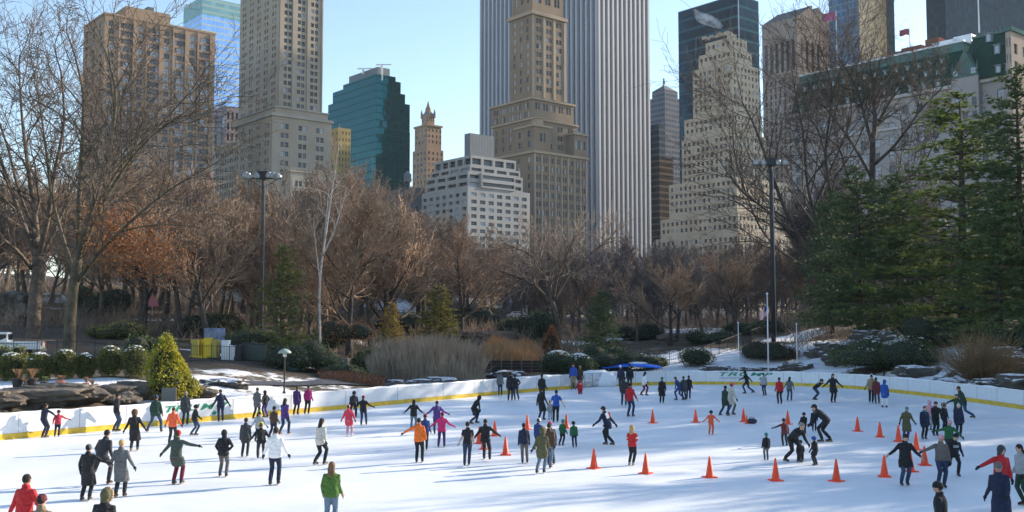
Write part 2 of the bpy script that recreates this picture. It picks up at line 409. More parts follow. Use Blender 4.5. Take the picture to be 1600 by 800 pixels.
def boards(idx, label):
    base = RING[idx[len(idx) // 2]]
    root = empty('rink_boards', base, label=label, cat='rink boards', group='low boards round the ice rink')
    m = MB(); sweep(idx, [(.0, .26), (.09, .26), (.09, 1.1), (.0, 1.1)], m); m.build('board_panel', M_board, root, off=base)
    m = MB(); sweep(idx, [(-.025, .0), (.1, .0), (.1, .255), (-.025, .255)], m); m.build('kick_strip', M_kick, root, off=base)
    m = MB(); sweep(idx, [(-.03, 1.103), (.13, 1.103), (.12, 1.15), (-.01, 1.15)], m); m.build('cap_rail', M_white, root, off=base)
    pm = MB(); pm.tube([(0, 0, 0), (0, 0, 1.08)], [.03, .03], 5); pm = pm.mesh('post', M_steel)
    for i in idx[::3]: link('post', pm, root, offp(i, .12, 0) - base)
    # snow heaped on the rail in uneven lengths
    m = MB(); rr = random.Random(3)
    sp_, sr_ = [], []
    for a, b_ in zip(idx, idx[1:]):
        for q in range(6): sp_.append(offp(a, .05, 1.14).lerp(offp(b_, .05, 1.14), q / 6)); k_ = mn.noise(sp_[-1] * 1.3) * .05 + mn.noise(sp_[-1] * .35) * .06; sr_.append((.07, max(.012, .045 + k_)))
    m.tube(sp_, sr_, 8, hint=V0)
    m.build('snow_cap', M_snow, root, smooth=True, off=base)
    # dark seams between the panels
    m = MB(); m.box((0, 0, 0), (.03, .012, .84)); sm_ = m.mesh('panel_seam', M_greyink)
    for i in idx[::2]:
        d = ring_out(i); link('panel_seam', sm_, root, offp(i, -.004, .68) - base, (0, 0, math.atan2(d.y, d.x) + math.pi / 2))
    return root
bl = boards(left_i, 'white boards with yellow kick strip running down the left side up to the metal gate')
br = boards(right_i, 'white boards with yellow kick strip curving round the far right end of the rink')

def text_mesh(txt, size, shear=0, bold=0.0, ext=.004):
    c = bpy.data.curves.new('txt', 'FONT'); c.body = txt; c.size = size; c.shear = shear; c.offset = bold; c.extrude = ext; c.align_x = 'CENTER'
    o = bpy.data.objects.new('txt', c); COL.objects.link(o)
    bpy.context.view_layer.update()
    me = bpy.data.meshes.new_from_object(o.evaluated_get(bpy.context.evaluated_depsgraph_get()))
    bpy.data.objects.remove(o); return me
def on_board(pxa, pxb, root, parts):
    A = ground(pxa, 0) if False else None
def board_pt(px):
    best = None
    for i in range(len(RING) - 1):
        if RING[i].y < 40: continue
        a, b_ = RING[i], RING[i + 1]; pa, pb = to_px(a)[0], to_px(b_)[0]
        if (pa - px) * (pb - px) <= 0 and abs(pa - pb) > 1e-6:
            t = (px - pa) / (pb - pa); return a.lerp(b_, t), i
    return RING[20], 20
def sign(root, pxa, pxb, zt, zb, url=True):
    a, _ = board_pt(pxa); b_, _ = board_pt(pxb); mid, i = board_pt((pxa + pxb) / 2)
    d = (b_ - a); W = d.length; d.normalize(); ang = math.atan2(d.y, d.x)
    nrm = Vector((d.y, -d.x, 0))
    if nrm.y > 0: nrm = -nrm
    base = root.location
    # keep the letters just proud of the board face along the curve: one letter at a time
    word = 'TRUMP'; cws = (.9, 1.0, 1.0, 1.3, .9); tot = sum(cws); acc = 0
    for k, ch in enumerate(word):
        cw = W * cws[k] / tot; pxk = pxa + (pxb - pxa) * (acc + cws[k] / 2) / tot; acc += cws[k]; p, i = board_pt(pxk)
        t = (RING[i + 1] - RING[i]).normalized(); an = math.atan2(t.y, t.x); n_ = Vector((t.y, -t.x, 0))
        if n_.y > 0: n_ = -n_
        me = text_mesh(ch, (zt - zb) * 1.38, .3, .010)
        wd = max(v.co.x for v in me.vertices) - min(v.co.x for v in me.vertices); sx = cw * .97 / max(wd, .01)
        me.materials.append(M_green)
        o = link('letter', me, root, (p + n_ * .012 + Vector((0, 0, zb))) - base, (R(90), 0, an)); o.scale = (sx, 1, 1)
    return mid, d, nrm, ang, base
mid, d, nrm, ang, base = sign(bl, 252, 352, .96, .64)
def leaf_mark(root, px, z, s):
    p, i = board_pt(px); t = (RING[i + 1] - RING[i]).normalized(); n_ = Vector((t.y, -t.x, 0))
    if n_.y > 0: n_ = -n_
    pts = [(0, -.5), (.06, -.15), (.35, -.3), (.3, -.12), (.5, .1), (.3, .1), (.32, .28), (.13, .15), (.0, .5), (-.13, .15), (-.32, .28), (-.3, .1), (-.5, .1), (-.3, -.12), (-.35, -.3), (-.06, -.15)]
    m = MB(); q = [p + n_ * .014 + t * (x * s) + Vector((0, 0, z + y * s)) for x, y in pts]
    m.idx([Vector(v) for v in q] + [v + n_ * .006 for v in q], [tuple(range(16, 32))] + [(k, (k + 1) % 16, 16 + (k + 1) % 16, 16 + k) for k in range(16)])
    m.build('leaf_emblem', M_green, root, off=root.location)
leaf_mark(bl, 334, .40, .36)
mid, d, nrm, ang, base = sign(br, 1120, 1206, 1.06, .76)
leaf_mark(br, 1189, .52, .34)
mu = text_mesh('www.trumprink.com', .3, .1, .004); mu.materials.append(M_greyink)
p, i = board_pt(1146); t = (RING[i + 1] - RING[i]).normalized(); n_ = Vector((t.y, -t.x, 0)); n_ = n_ if n_.y < 0 else -n_
wd = max(v.co.x for v in mu.vertices) - min(v.co.x for v in mu.vertices)
o = link('web_address_lettering', mu, br, (p + n_ * .03 + Vector((0, 0, .5))) - br.location, (R(90), 0, math.atan2(t.y, t.x))); o.scale = (2.9 / wd, 1, 1)

# ================================================================= BUILDINGS
eL = Vector((-.643, .766, 0)); eR = Vector((.766, .643, 0))
G_dark = mat('window_dark', (.012, .015, .022), .15, spec=.4)
G_mid = mat('window_blind', (.07, .085, .11), .3, spec=.4)
G_pale = mat('window_pale', (.40, .46, .55), .3, spec=.4)  # pale tone for blinds and for sky reflections painted into the glass
G_mull = mat('window_bar', (.20, .19, .18), .6)
G_lit = mat('window_lit', (.6, .45, .2), .4, emit=(1, .7, .3, 1.6))
M_roof = mat('roof_grey', (.12, .12, .12), .8, var=.2, scale=.3)
class Bld:
    def __init__(s, name, pxc, D, label, zb=4.0, rnd=1):
        u, _ = ray(pxc, 250); s.C = Vector((u * D, D, 0)); s.zb = zb; s.D = D; s.pxc = pxc
        s.root = empty(name, (s.C.x, s.C.y, zb), label=label, cat='building'); s.off = Vector((s.C.x, s.C.y, zb))
        s.wall = MB(); s.trim = MB(); s.roof = MB(); s.panes = []; s.r = random.Random(rnd)
    def A(s, px, py=250, b=0):
        u = ray(px, py)[0]; c = s.C + eR * b; return (c.x - u * c.y) / (.643 + .766 * u)
    def B(s, px, py=250, a=0):
        u = ray(px, py)[0]; c = s.C + eL * a; return (u * c.y - c.x) / (.766 - .643 * u)
    def z(s, py, a=0, b=0, px=None):
        p = s.C + eL * a + eR * b
        return at(px if px is not None else s.pxc, py, p.y).z
    def P(s, a, b, z): return s.C + eL * a + eR * b + Vector((0, 0, z))
    def facade(s, O, U, N, W, z0, z1, sp):
        """sp: cols [(centre, width) in m], fh floor height, wh window height, sill"""
        w = s.wall; m = sp.get('m', 0)
        if not sp.get('cols') :
            w.face([O + Vector((0, 0, z0)), O + U * W + Vector((0, 0, z0)), O + U * W + Vector((0, 0, z1)), O + Vector((0, 0, z1))], m, [(0, z0), (W, z0), (W, z1), (0, z1)]); return
        cols = sp['cols']; fh = sp['fh']; wh = sp['wh']; sill = sp.get('sill', (fh - wh) / 2); dep = sp.get('dep', .35)
        n = max(1, int((z1 - z0 - sp.get('top', .8)) / fh)); top = z1
        zt = z1 - sp.get('top', .8)
        q = lambda x0, x1, za, zc, mm=m: w.face([O + U * x0 + Vector((0, 0, za)), O + U * x1 + Vector((0, 0, za)), O + U * x1 + Vector((0, 0, zc)), O + U * x0 + Vector((0, 0, zc))], mm, [(x0, za), (x1, za), (x1, zc), (x0, zc)])
        q(0, W, zt, z1)
        zz = zt
        for k in range(n):
            a = zz - fh; w0 = a + sill; w1 = w0 + wh
            if a < z0: break
            q(0, W, w1, zz); q(0, W, a, w0)
            x = 0
            for c, cw in cols:
                xa, xb = c - cw / 2, c + cw / 2
                q(x, xa, w0, w1); x = xb
                I = -N * dep
                pa, pb = O + U * xa, O + U * xb
                for (p1, p2) in ((pa + Vector((0, 0, w0)), pb + Vector((0, 0, w0))), (pb + Vector((0, 0, w1)), pa + Vector((0, 0, w1)))):
                    w.face([p1, p1 + I, p2 + I, p2], m)
                for p_, f in ((pa, 1), (pb, -1)):
                    l = [p_ + Vector((0, 0, w0)), p_ + Vector((0, 0, w1)), p_ + I + Vector((0, 0, w1)), p_ + I + Vector((0, 0, w0))]
                    w.face(l if f > 0 else l[::-1], m)
                s.panes.append((O + U * (c) + I + Vector((0, 0, (w0 + w1) / 2)), U, N, cw, wh, sp.get('lit', 0), sp.get('pale', .25)))
            q(x, W, w0, w1)
            zz = a
        if zz > z0: q(0, W, z0, zz)
    def block(s, a0, a1, b0, b1, z0, z1, L=None, Rr=None, roof=True, m=0):
        P = s.P; L = dict(L or {}); Rr = dict(Rr or {}); L.setdefault('m', m); Rr.setdefault('m', m)
        s.facade(P(a1, b0, 0), -eL, -eR, a1 - a0, z0, z1, L)
        s.facade(P(a0, b0, 0), eR, -eL, b1 - b0, z0, z1, Rr)
        s.wall.face([P(a0, b1, z0), P(a1, b1, z0), P(a1, b1, z1), P(a0, b1, z1)], m, [(0, z0), (a1 - a0, z0), (a1 - a0, z1), (0, z1)])
        s.wall.face([P(a1, b1, z0), P(a1, b0, z0), P(a1, b0, z1), P(a1, b1, z1)], m, [(0, z0), (b1 - b0, z0), (b1 - b0, z1), (0, z1)])
        if roof: s.roof.face([P(a0, b0, z1), P(a0, b1, z1), P(a1, b1, z1), P(a1, b0, z1)])
        else: s.wall.face([P(a0, b0, z1), P(a0, b1, z1), P(a1, b1, z1), P(a1, b0, z1)], m)
    def cornice(s, a0, a1, b0, b1, z, h=1.0, out=.6):
        s.obox(s.trim, a0 - out, a1 + out, b0 - out, b1 + out, z, z + h)
    def obox(s, mb, a0, a1, b0, b1, z0, z1, m=0, ta=0, tb=0):
        P = s.P; v = [P(a0, b0, z0), P(a0, b1, z0), P(a1, b1, z0), P(a1, b0, z0), P(a0 + ta, b0 + tb, z1), P(a0 + ta, b1 - tb, z1), P(a1 - ta, b1 - tb, z1), P(a1 - ta, b0 + tb, z1)]
        mb.idx(v, [(0, 3, 2, 1), (4, 5, 6, 7), (0, 1, 5, 4), (1, 2, 6, 5), (2, 3, 7, 6), (3, 0, 4, 7)], m)
    def finish(s, wallm, trimm=None, roofm=None):
        s.wall.build('wall', wallm, s.root, off=s.off)
        if s.trim.f: s.trim.build('cornice', trimm or wallm, s.root, off=s.off)
        if s.roof.f: s.roof.build('roof', roofm or M_roof, s.root, off=s.off)
        if not s.panes: return s
        def score(p):
            x, y = to_px(p[0]); return (0 if (0 < x < 1600 and 0 < y < 330) else 1, (p[0] - Vector((0, 0, 5))).length / (p[3] * p[4]) ** .5)
        ps = sorted(s.panes, key=score); cache = {}
        rest = MB()
        def pane(mb, c, U, N, w, h, g):
            z = Vector((0, 0, h / 2)); u = U * (w / 2)
            mb.face([c - u - z, c + u - z, c + u + z, c - u + z], g)
            e = N * .06; f = U * .05
            mb.face([c - f - z + e, c + f - z + e, c + f + z + e, c - f + z + e], 3)
            if h > 1.2: 
                y = Vector((0, 0, .06)); mb.face([c - u - y + e, c + u - y + e, c + u + y + e, c - u + y + e], 3)
        for i, (c, U, N, w, h, lit, pale) in enumerate(ps):
            x = s.r.random(); g = 2 if x < pale * .5 else (1 if x < pale * 1.3 + .15 else 0)
            if lit and s.r.random() < lit: g = 4
            if i < 100:
                key = (round(w, 2), round(h, 2), round(U.x, 2), g)
                if key not in cache:
                    mb = MB(); pane(mb, Vector(), U, N, w, h, g); cache[key] = mb.mesh('window', [G_dark, G_mid, G_pale, G_mull, G_lit])
                link('window', cache[key], s.root, c - s.off)
            else: pane(rest, c, U, N, w, h, g)
        if rest.f:
            o = rest.build('window', [G_dark, G_mid, G_pale, G_mull, G_lit], s.root, off=s.off); o['kind'] = 'stuff'
        return s
def even(n, W, wf, marg=0):
    p = (W - 2 * marg) / n; return [(marg + p * (i + .5), p * wf) for i in range(n)]
def pairs(n, W, ww, gap, marg=0):
    p = (W - 2 * marg) / n; o = []
    for i in range(n):
        c = marg + p * (i + .5); o += [(c - gap / 2 - ww / 2, ww), (c + gap / 2 + ww / 2, ww)]
    return o

def stone(name, col, col2=None, sc=.08):
    return mat(name, col, .85, scale=sc, col2=col2 or tuple(c * 1.25 for c in col), bump=.2, bscale=1.2, spec=.0)
# --- 1 brown brick apartment slab
S = Bld('apartment_building', 158, 380, 'wide brown brick apartment slab with grouped windows behind the bare trees', rnd=2)
a1 = S.A(130, 80); b1 = S.B(336, 80); zt = S.z(22); W = b1
cols = []
for f, k in ((.055, 1), (.19, 3), (.305, 1), (.425, 3), (.545, 1), (.66, 3), (.78, 1), (.89, 3)):
    if k == 1: cols.append((f * W, 2.1))
    else: cols += [(f * W - 2.1, 1.95), (f * W, 1.95), (f * W + 2.1, 1.95)]
S.block(0, a1, 0, b1, 4, zt, dict(cols=even(3, a1, .3), fh=3.0, wh=1.7, top=1.6), dict(cols=cols, fh=3.0, wh=2.0, top=1.6, dep=.3, pale=.8))
S.block(a1, a1 + 3, 1.5, b1, 4, zt - 3, {}, {})
S.obox(S.trim, -.25, a1 + .25, -.25, b1 + .25, zt, zt + .8)
pz = at(230, 15, S.P(2, S.B(230, 40), 0).y).z; S.block(2, a1 - 2, S.B(199, 40), S.B(269, 40), zt + .8, pz, m=0)
S.obox(S.roof, 4, 8, S.B(236, 40), S.B(246, 40), pz + .01, pz + 2)
for f in (.125, .25, .365, .485, .605, .72, .835, .955):
    S.obox(S.wall, -.45, .05, f * W - .35, f * W + .35, 5, zt - .3)
S.finish(stone('brown_brick', (.31, .225, .16), (.37, .27, .195)))
# --- 2 blue glass tower
S = Bld('office_tower', 311, 640, 'pale blue glass tower with horizontal bands rising behind the brown slab', rnd=3)
S.block(0, 30, 0, S.B(400, 60), 4, S.z(22), roof=False)
S.block(0, 30, 0, S.B(400, 60), S.z(22) + .01, S.z(-6), m=1)
S.finish([curtain('blue_glass', (.30, .48, .80), (.55, .62, .55), (.45, .6, .75), 4.0, 3.0, .22, .05, .7, .12, .1, .4, glass2=(.6, .75, .95)),
          curtain('pale_green_glass', (.22, .38, .38), (.35, .5, .48), (.3, .42, .42), 4.0, 3.0, .4, .05, .4, .15)])
# --- grey low building between
S = Bld('grey_building', 352, 470, 'narrow grey building with tall dark openings left of the limestone tower', rnd=4)
a1 = S.A(334, 190); b1 = S.B(380, 190)
S.block(0, a1, 0, b1, 4, S.z(165), dict(cols=even(2, a1, .5), fh=9, wh=6.5, top=2), dict(cols=even(4, b1, .5), fh=5, wh=3.5, top=2))
S.finish(stone('mauve_stone', (.27, .25, .27)))
# --- 3 limestone tower
S = Bld('limestone_tower', 433, 430, 'tall grey limestone tower with pairs of windows cut off by the top edge', rnd=5)
a1 = S.A(374, 100); b1 = S.B(504, 100)
zt = 215
lc = [(a1 - x, w) for x, w in pairs(5, a1, 1.3, .5, 1.5)]
spL = dict(cols=pairs(5, a1, 1.3, .9, 1.0), fh=3.05, wh=1.7, top=1.2, dep=.35, pale=.6)
spR = dict(cols=pairs(3, b1, 1.5, .5, 1.0), fh=3.05, wh=1.75, top=1.2, pale=.3)
zs = S.z(168)
S.block(0, a1, 0, b1, zs, zt, spL, spR)
for f in (0, 1 / 3, 2 / 3, 1): S.obox(S.wall, -.5, .02, max(.2, f * b1 - .8), min(b1 - .2, f * b1 + .8) , zs, zt)
z2 = S.z(181); a2 = S.A(392, 190) + 2
S.block(-2.5, a1 + 1, -2.5, b1 + 1.5, z2, zs - .5, dict(cols=pairs(5, a1 + 3.5, 1.3, .9, 1), fh=3.1, wh=1.7, top=.5), dict(cols=pairs(3, b1 + 4, 1.5, .5, 1), fh=3.1, wh=1.8, top=.5))
S.cornice(-2.5, a1 + 1, -2.5, b1 + 1.5, zs - .5, .5, .5)
S.block(-5, a2, -5, b1 + 2, 4, z2 - 1.2, dict(cols=pairs(4, a2 + 5, 1.3, .9, 1), fh=3.7, wh=2.0, top=2), dict(cols=pairs(3, b1 + 7, 1.6, .5, 1.5), fh=3.9, wh=2.1, top=2, pale=.4))
S.cornice(-5, a2, -5, b1 + 2, z2 - 1.2, 1.2, .7)
a3 = S.A(354, 205) + 4
z3 = S.z(206)
S.block(a2 + .01, a3, -4, b1, 4, z3 - 1, dict(cols=pairs(5, a3 - a2, 1.3, .9, 1), fh=3.7, wh=2.0, top=1.5), {})
S.cornice(a2 + .8, a3, -4, b1 - 1, z3 - 1, .9, .6)
S.obox(S.roof, -2, 3, 3, 14, z2 + .1, z2 + 3)
S.finish(stone('limestone_grey', (.33, .28, .22), (.39, .34, .28)), stone('limestone_trim', (.34, .31, .27)))
# --- cream wing in front
S = Bld('cream_building', 455, 400, 'low cream building with roof balustrade at the foot of the limestone tower', rnd=6)
a1 = S.A(415, 270); b1 = S.B(527, 270)
S.block(0, a1, 0, b1, 4, S.z(268), dict(cols=pairs(2, a1, 1.2, .5, 1), fh=4, wh=2, top=2), dict(cols=pairs(4, b1, 1.2, .5, 1), fh=4, wh=2.2, top=2.5))
S.cornice(0, a1, 0, b1, S.z(268), .5, .6)
for i in range(14): S.obox(S.trim, .1, .4, b1 * i / 14 + .1, b1 * i / 14 + .35, S.z(268) + .5, S.z(268) + 1.4)
S.obox(S.trim, .1, .4, 0, b1, S.z(268) + 1.4, S.z(268) + 1.6)
S.finish(stone('cream_stone', (.38, .33, .27)))
# --- 4 teal glass
S = Bld('glass_tower', 587, 520, 'stepped teal green glass tower with roof cranes', rnd=7)
def stp(a, b, z0, z1): S.block(0, a, 0, b, z0, z1, roof=True)
aA = lambda px: S.A(px, 150); bB = lambda px: S.B(px, 150)
zz = [4, S.z(270), S.z(200), S.z(158), S.z(136), S.z(120)]
S.block(0, aA(503), 0, bB(641), 4, S.z(200))
S.block(0, aA(511), 0, bB(640.5), S.z(200), S.z(155))
S.block(0, aA(513), 0, bB(633), S.z(155), S.z(140)); S.block(0, aA(520), 0, bB(626), S.z(140), S.z(122))
S.block(0, aA(536), 0, bB(618), S.z(122), S.z(115))
S.block(2, aA(540), 2, bB(612), S.z(115), S.z(102), m=1)
S.block(5, aA(560), 5, bB(606), S.z(102), S.z(99.5), m=1)
S.wall.build
teal = curtain('teal_glass', (.012, .075, .085), (.01, .05, .055), (.008, .035, .04), 3.8, 1.6, .16, .10, .75, .06, .35, .25, band_metal=.5)
mk = MB()
for px in (553, 598):
    a_, b_ = (S.A(px, 110), 0) if px < 587 else (0, S.B(px, 110))
    p = S.P(a_ * .6 + .5, b_ * .8 + .5, 0); z0 = S.z(108) if px < 587 else S.z(124)
    mk.tube([p + Vector((0, 0, z0)), p + Vector((0, 0, S.z(99)))], [.7, .6], 6); mk.tube([p + Vector((-3, 0, S.z(99))), p + Vector((5, 0, S.z(98.5)))], [.35, .3], 5)
mk.build('roof_crane', M_white, S.root, off=S.off)
S.finish([teal, mat('teal_plant_screen', (.10, .13, .15), .5)])
# ochre building in front of teal
S = Bld('ochre_building', 528, 500, 'small ochre brick building low against the teal glass tower', rnd=8)
S.block(0, S.A(517, 220), 0, S.B(548, 220), 4, S.z(199), dict(cols=even(2, S.A(517, 220), .3), fh=3.3, wh=1.6), dict(cols=even(4, S.B(548, 220), .35), fh=3.3, wh=1.6))
S.block(S.A(517, 220), S.A(508, 220), 0, S.B(536, 220), 4, S.z(230)); S.finish(stone('ochre_brick', (.33, .26, .12)))
# --- 5 small crowned tower
S = Bld('crowned_tower', 667, 700, 'slender tan tower with a pinnacled crown and pointed lantern', rnd=9)
a1 = S.A(645, 220); b1 = S.B(693, 220)
S.block(0, a1, 0, b1, 4, S.z(232), dict(cols=even(4, a1, .35), fh=4, wh=2), dict(cols=even(4, b1, .35), fh=4, wh=2))
a2 = S.A(647, 200); b2 = S.B(690.5, 200)
S.block(0.6, a2, .6, b2, S.z(232), S.z(196), dict(cols=even(4, a2, .35), fh=4, wh=2), dict(cols=even(4, b2, .35), fh=4, wh=2))
S.cornice(.6, a2, .6, b2, S.z(196), 1.2, .7)
a3, b3 = a2 - 3.5, b2 - 3.5; S.block(4, a3, 4, b3, S.z(193), S.z(176), dict(cols=even(3, a3 - 4, .35), fh=5, wh=3), dict(cols=even(3, b3 - 4, .35), fh=5, wh=3), roof=False)
S.obox(S.roof, 4, a3, 4, b3, S.z(176) + .05, S.z(168), ta=(a3 - 4) * .33, tb=(b3 - 4) * .33)
cx = S.P((4 + a3) / 2, (4 + b3) / 2, 0)
S.trim.tube([cx + Vector((0, 0, S.z(170))), cx + Vector((0, 0, S.z(164))), cx + Vector((0, 0, S.z(162))), cx + Vector((0, 0, S.z(153)))], [2.2, 1.8, 1.2, .2], 8)
for a_, b_ in ((4, 4), (4, b3), (a3, 4), (a3, b3)):
    q_ = S.P(a_, b_, 0); S.trim.tube([q_ + Vector((0, 0, S.z(180))), q_ + Vector((0, 0, S.z(172))), q_ + Vector((0, 0, S.z(166)))], [.9, .8, .1], 6)
S.finish(stone('tan_brick', (.30, .21, .145)), None, mat('crown_copper', (.16, .19, .19), .6))
# --- 6 white stepped block
S = Bld('white_apartment_block', 731, 430, 'white stepped apartment block with dark horizontal windows and a plain penthouse', rnd=10)
a1 = S.A(659, 300); b1 = S.B(828, 300); za, zb_, zc, zd, ze = S.z(292), S.z(278), S.z(266), S.z(255), S.z(241)
S.block(0, a1, 0, b1, 4, S.z(291), dict(cols=even(7, a1, .55), fh=3.1, wh=1.5, top=1.6, dep=.5), dict(cols=even(7, b1, .62, 1), fh=3.1, wh=1.6, top=1.6, dep=.5, pale=.5))
def lv(da, db, db2, p0, p1, nl, nr, hf=.5):
    z0, z1 = S.z(p0), S.z(p1); A0, A1, B0, B1 = .8, a1 - da, .8 + db2, b1 - db
    n = max(1, round((z1 - z0) / 3.2)); h = (z1 - z0) / n
    S.block(A0, A1, B0, B1, z0, z1, dict(cols=even(nl, A1 - A0, .78), fh=h * .99, wh=h * hf, top=.02, sill=h * (1 - hf) * .35, dep=1.0, pale=.1), dict(cols=even(nr, B1 - B0, .78), fh=h * .99, wh=h * hf, top=.02, sill=h * (1 - hf) * .35, dep=1.0, pale=.1))
lv(2, 3.5, 0, 291, 267, 4, 4, .45)
S.block(-.6, 2, 7, b1 - 9, S.z(291), S.z(268), {}, dict(cols=even(1, b1 - 16, .94), fh=(S.z(268) - S.z(291)) / 2 * .99, wh=1.6, top=.02, dep=.9))
lv(4, 5, 1, 267, 257, 4, 4, .5); lv(6.5, 7.5, 1.5, 257, 241, 5, 4, .6)
S.block(2.5, S.A(717, 225), 3, S.B(778, 225), S.z(241), S.z(205), m=1)
S.finish([stone('white_concrete', (.31, .305, .30), (.38, .375, .37)), curtain('penthouse_panel', (.2, .21, .22), (.24, .25, .26), (.13, .14, .15), 1.6, 1.6, .1, .1, 0, .6, vary=.1)])
# --- 7 hotel tower with cornices
S = Bld('hotel_tower', 832, 500, 'brown brick hotel tower with tan cornices in front of the white striped skyscraper', rnd=11)
a1 = S.A(797, 90); b1 = S.B(883, 90); z20, z155 = S.z(22), S.z(153)
cL = lambda W: even(3, W, .3, 1); cR = lambda W: pairs(3, W, 1.55, .45, 1)
S.block(0, a1, 0, b1, z155, z20, dict(cols=cL(a1), fh=4.25, wh=2.5, pale=1.1, top=.6), dict(cols=cR(b1), fh=4.25, wh=2.3, top=.6, pale=.35))
S.cornice(0, a1, 0, b1, z20, 1.8, 1.1)
S.block(.8, a1 - .8, .8, b1 - .8, z20 + 1.8, 190, dict(cols=cL(a1 - 1.6), fh=6, wh=4.2, top=.6), dict(cols=cR(b1 - 1.6), fh=6, wh=4.2, top=.6))
for f in (.02, .35, .66, .985): S.obox(S.trim, -.35, .02, f * b1 - .7, f * b1 + .7, z155 + 1, z20 - .3)
A2, B2 = S.A(771, 170), S.B(893, 170); zz1 = S.z(186)
S.block(-1.5, A2, -1.5, B2, zz1, z155 - 1, dict(cols=pairs(5, A2 + 1.5, 1.4, .6, 1), fh=4.4, wh=2.7, pale=.9, top=.5), dict(cols=pairs(5, B2 + 1.5, 1.3, .5, 1), fh=5, wh=3.4, top=.5, pale=.5))
S.cornice(-1.5, A2, -1.5, B2, z155 - 1, 1, .9)
A3, B3 = S.A(776, 220), S.B(896, 200); z3 = S.z(240)
S.block(-2.5, A3, -2.5, B3, z3, zz1 - .9, dict(cols=even(5, A3, .25), fh=4.4, wh=2.4, pale=.9), dict(cols=pairs(4, B3 + 2.5, 1.3, .6, 1), fh=4.4, wh=2.4))
S.cornice(-2.5, A3, -2.5, B3, zz1 - .9, .9, .9)
b4a, b4b = S.B(897, 230, -8), S.B(917, 230, -8)
S.block(-8, 6, -6, 5, z3, S.z(203), dict(cols=even(2, 14, .3), fh=5, wh=3), dict(cols=pairs(1, 11, 1.5, .6, 1), fh=7, wh=4.2, top=1.5))
S.cornice(-8, 6, -6, 5, S.z(203), 1, .8)
B3 = b4a + 3
S.block(-8, 8, B3 - 3, b4b, z3, S.z(206), {}, dict(cols=pairs(2, b4b - B3 + 3, 1.3, .5, .6), fh=7, wh=4.2, top=1.5))
S.cornice(-8, 8, B3 - 3, b4b, S.z(206), 1, .8)
S.obox(S.trim, -7, -3, -3, 1, S.z(203) + 1, S.z(203) + 4.4); S.obox(S.trim, -7.6, -2.4, -3.6, 1.6, S.z(203) + 4.4, S.z(203) + 5)
S.trim.ball(S.P(-3, B3 + 3, S.z(206) + 1.2), (3, 3, 2.2), 10, 6)
S.block(-8, A3 + 2, -6, b4b, 4, z3 - 1.2, dict(cols=even(5, A3 + 10, .25), fh=4.2, wh=2.3), dict(cols=pairs(8, b4b + 6, 1.2, .5, .6), fh=4.3, wh=2.5, lit=.01, pale=.5))
S.cornice(-8, A3 + 2, -6, b4b, z3 - 1.2, 1.2, .9)
for f in (.0, .13, .27, .39, .51, .63, .76, .88, .99): S.obox(S.trim, -8.4, -7.98, -6 + f * (b4b + 5.2), -6 + f * (b4b + 5.2) + .8, 6, z3 - 1.5)
S.finish(stone('hotel_brick', (.235, .18, .13), (.29, .225, .165)), stone('hotel_trim', (.38, .30, .22), (.43, .34, .25)))
# --- 8 white finned skyscraper
S = Bld('striped_skyscraper', 935, 600, 'massive skyscraper of white vertical marble fins and dark glass strips', rnd=12)
a1 = S.A(753.5, 100); b1 = S.B(1012, 200)
S.block(0, a1, 0, b1, 4, 260)
fin = MB()
def fins(n, W, axisU, O, N, mb):
    p = W / n
    for i in range(n + 1):
        c = O + axisU * (p * i); u = axisU * (p * .27); 
        v = []
        for z in (5, 260): v += [c - u + Vector((0, 0, z)), c - u * .7 + N * 1.6 + Vector((0, 0, z)), c + u * .7 + N * 1.6 + Vector((0, 0, z)), c + u + Vector((0, 0, z))]
        mb.idx(v, [(0, 1, 5, 4), (1, 2, 6, 5), (2, 3, 7, 6)])
fins(26, a1, eL, S.P(0, 0, 0), -eR, fin); fins(11, b1, eR, S.P(0, 0, 0), -eL, fin)
fin.build('marble_fin_cladding', mat('white_marble', (.37, .38, .42), .6, var=.08, scale=.02), S.root, off=S.off)
S.finish(curtain('dark_strip_glass', (.03, .045, .08), (.055, .07, .10), (.05, .06, .08), 3.9, 2.5, .35, .06, .3, .15, 0, .5))
# --- 9 background pair between
S = Bld('capped_tower', 1040, 760, 'bluish stone tower with a pitched crown beyond the striped skyscraper', rnd=13)
S.block(0, S.A(1012, 160), 0, S.B(1066, 160), 4, S.z(150), m=0); S.block(2, S.A(1016, 140), 2, S.B(1062, 140), S.z(150), S.z(138))
q_ = S.P(6, 6, 0); S.obox(S.roof, 2, S.A(1016, 140), 2, S.B(1062, 140), S.z(138) + .05, S.z(128), ta=6, tb=6)
S.trim.tube([S.P(2, 2, S.z(130)), S.P(8, 8, S.z(117)), S.P(16, 16, S.z(130))], [.5, .5, .5], 5)
S.finish(curtain('capped_wall', (.06, .08, .11), (.24, .23, .24), (.22, .21, .22), 4, 3.2, .5, .25, .2, .3))
S = Bld('bronze_building', 1030, 640, 'dark bronze glass building low beside the striped skyscraper', rnd=14)
S.block(0, S.A(1000, 260), 0, S.B(1052, 260), 4, S.z(245), m=0); S.block(0, S.A(1000, 260), 0, S.B(1040, 260), S.z(245), S.z(193), m=1)
S.finish([curtain('bronze_glass', (.06, .045, .03), (.16, .12, .08), (.10, .075, .05), 4, 2.4, .3, .12, .5, .15), curtain('slate_glass', (.05, .07, .09), (.12, .13, .14), (.09, .1, .11), 4, 2.4, .35, .1, .4, .2)])
# --- 10 dark teal slab behind the stepped white tower
S = Bld('dark_office_slab', 1155, 680, 'dark teal office slab rising behind the stepped white tower', rnd=15)
S.block(0, S.A(1060, 60), 0, S.B(1186, 60), 4, S.z(-9))
S.finish(curtain('dark_teal', (.012, .03, .045), (.05, .13, .16), (.02, .04, .055), 7.6, 2.4, .22, .12, .5, .1, 0, .6))
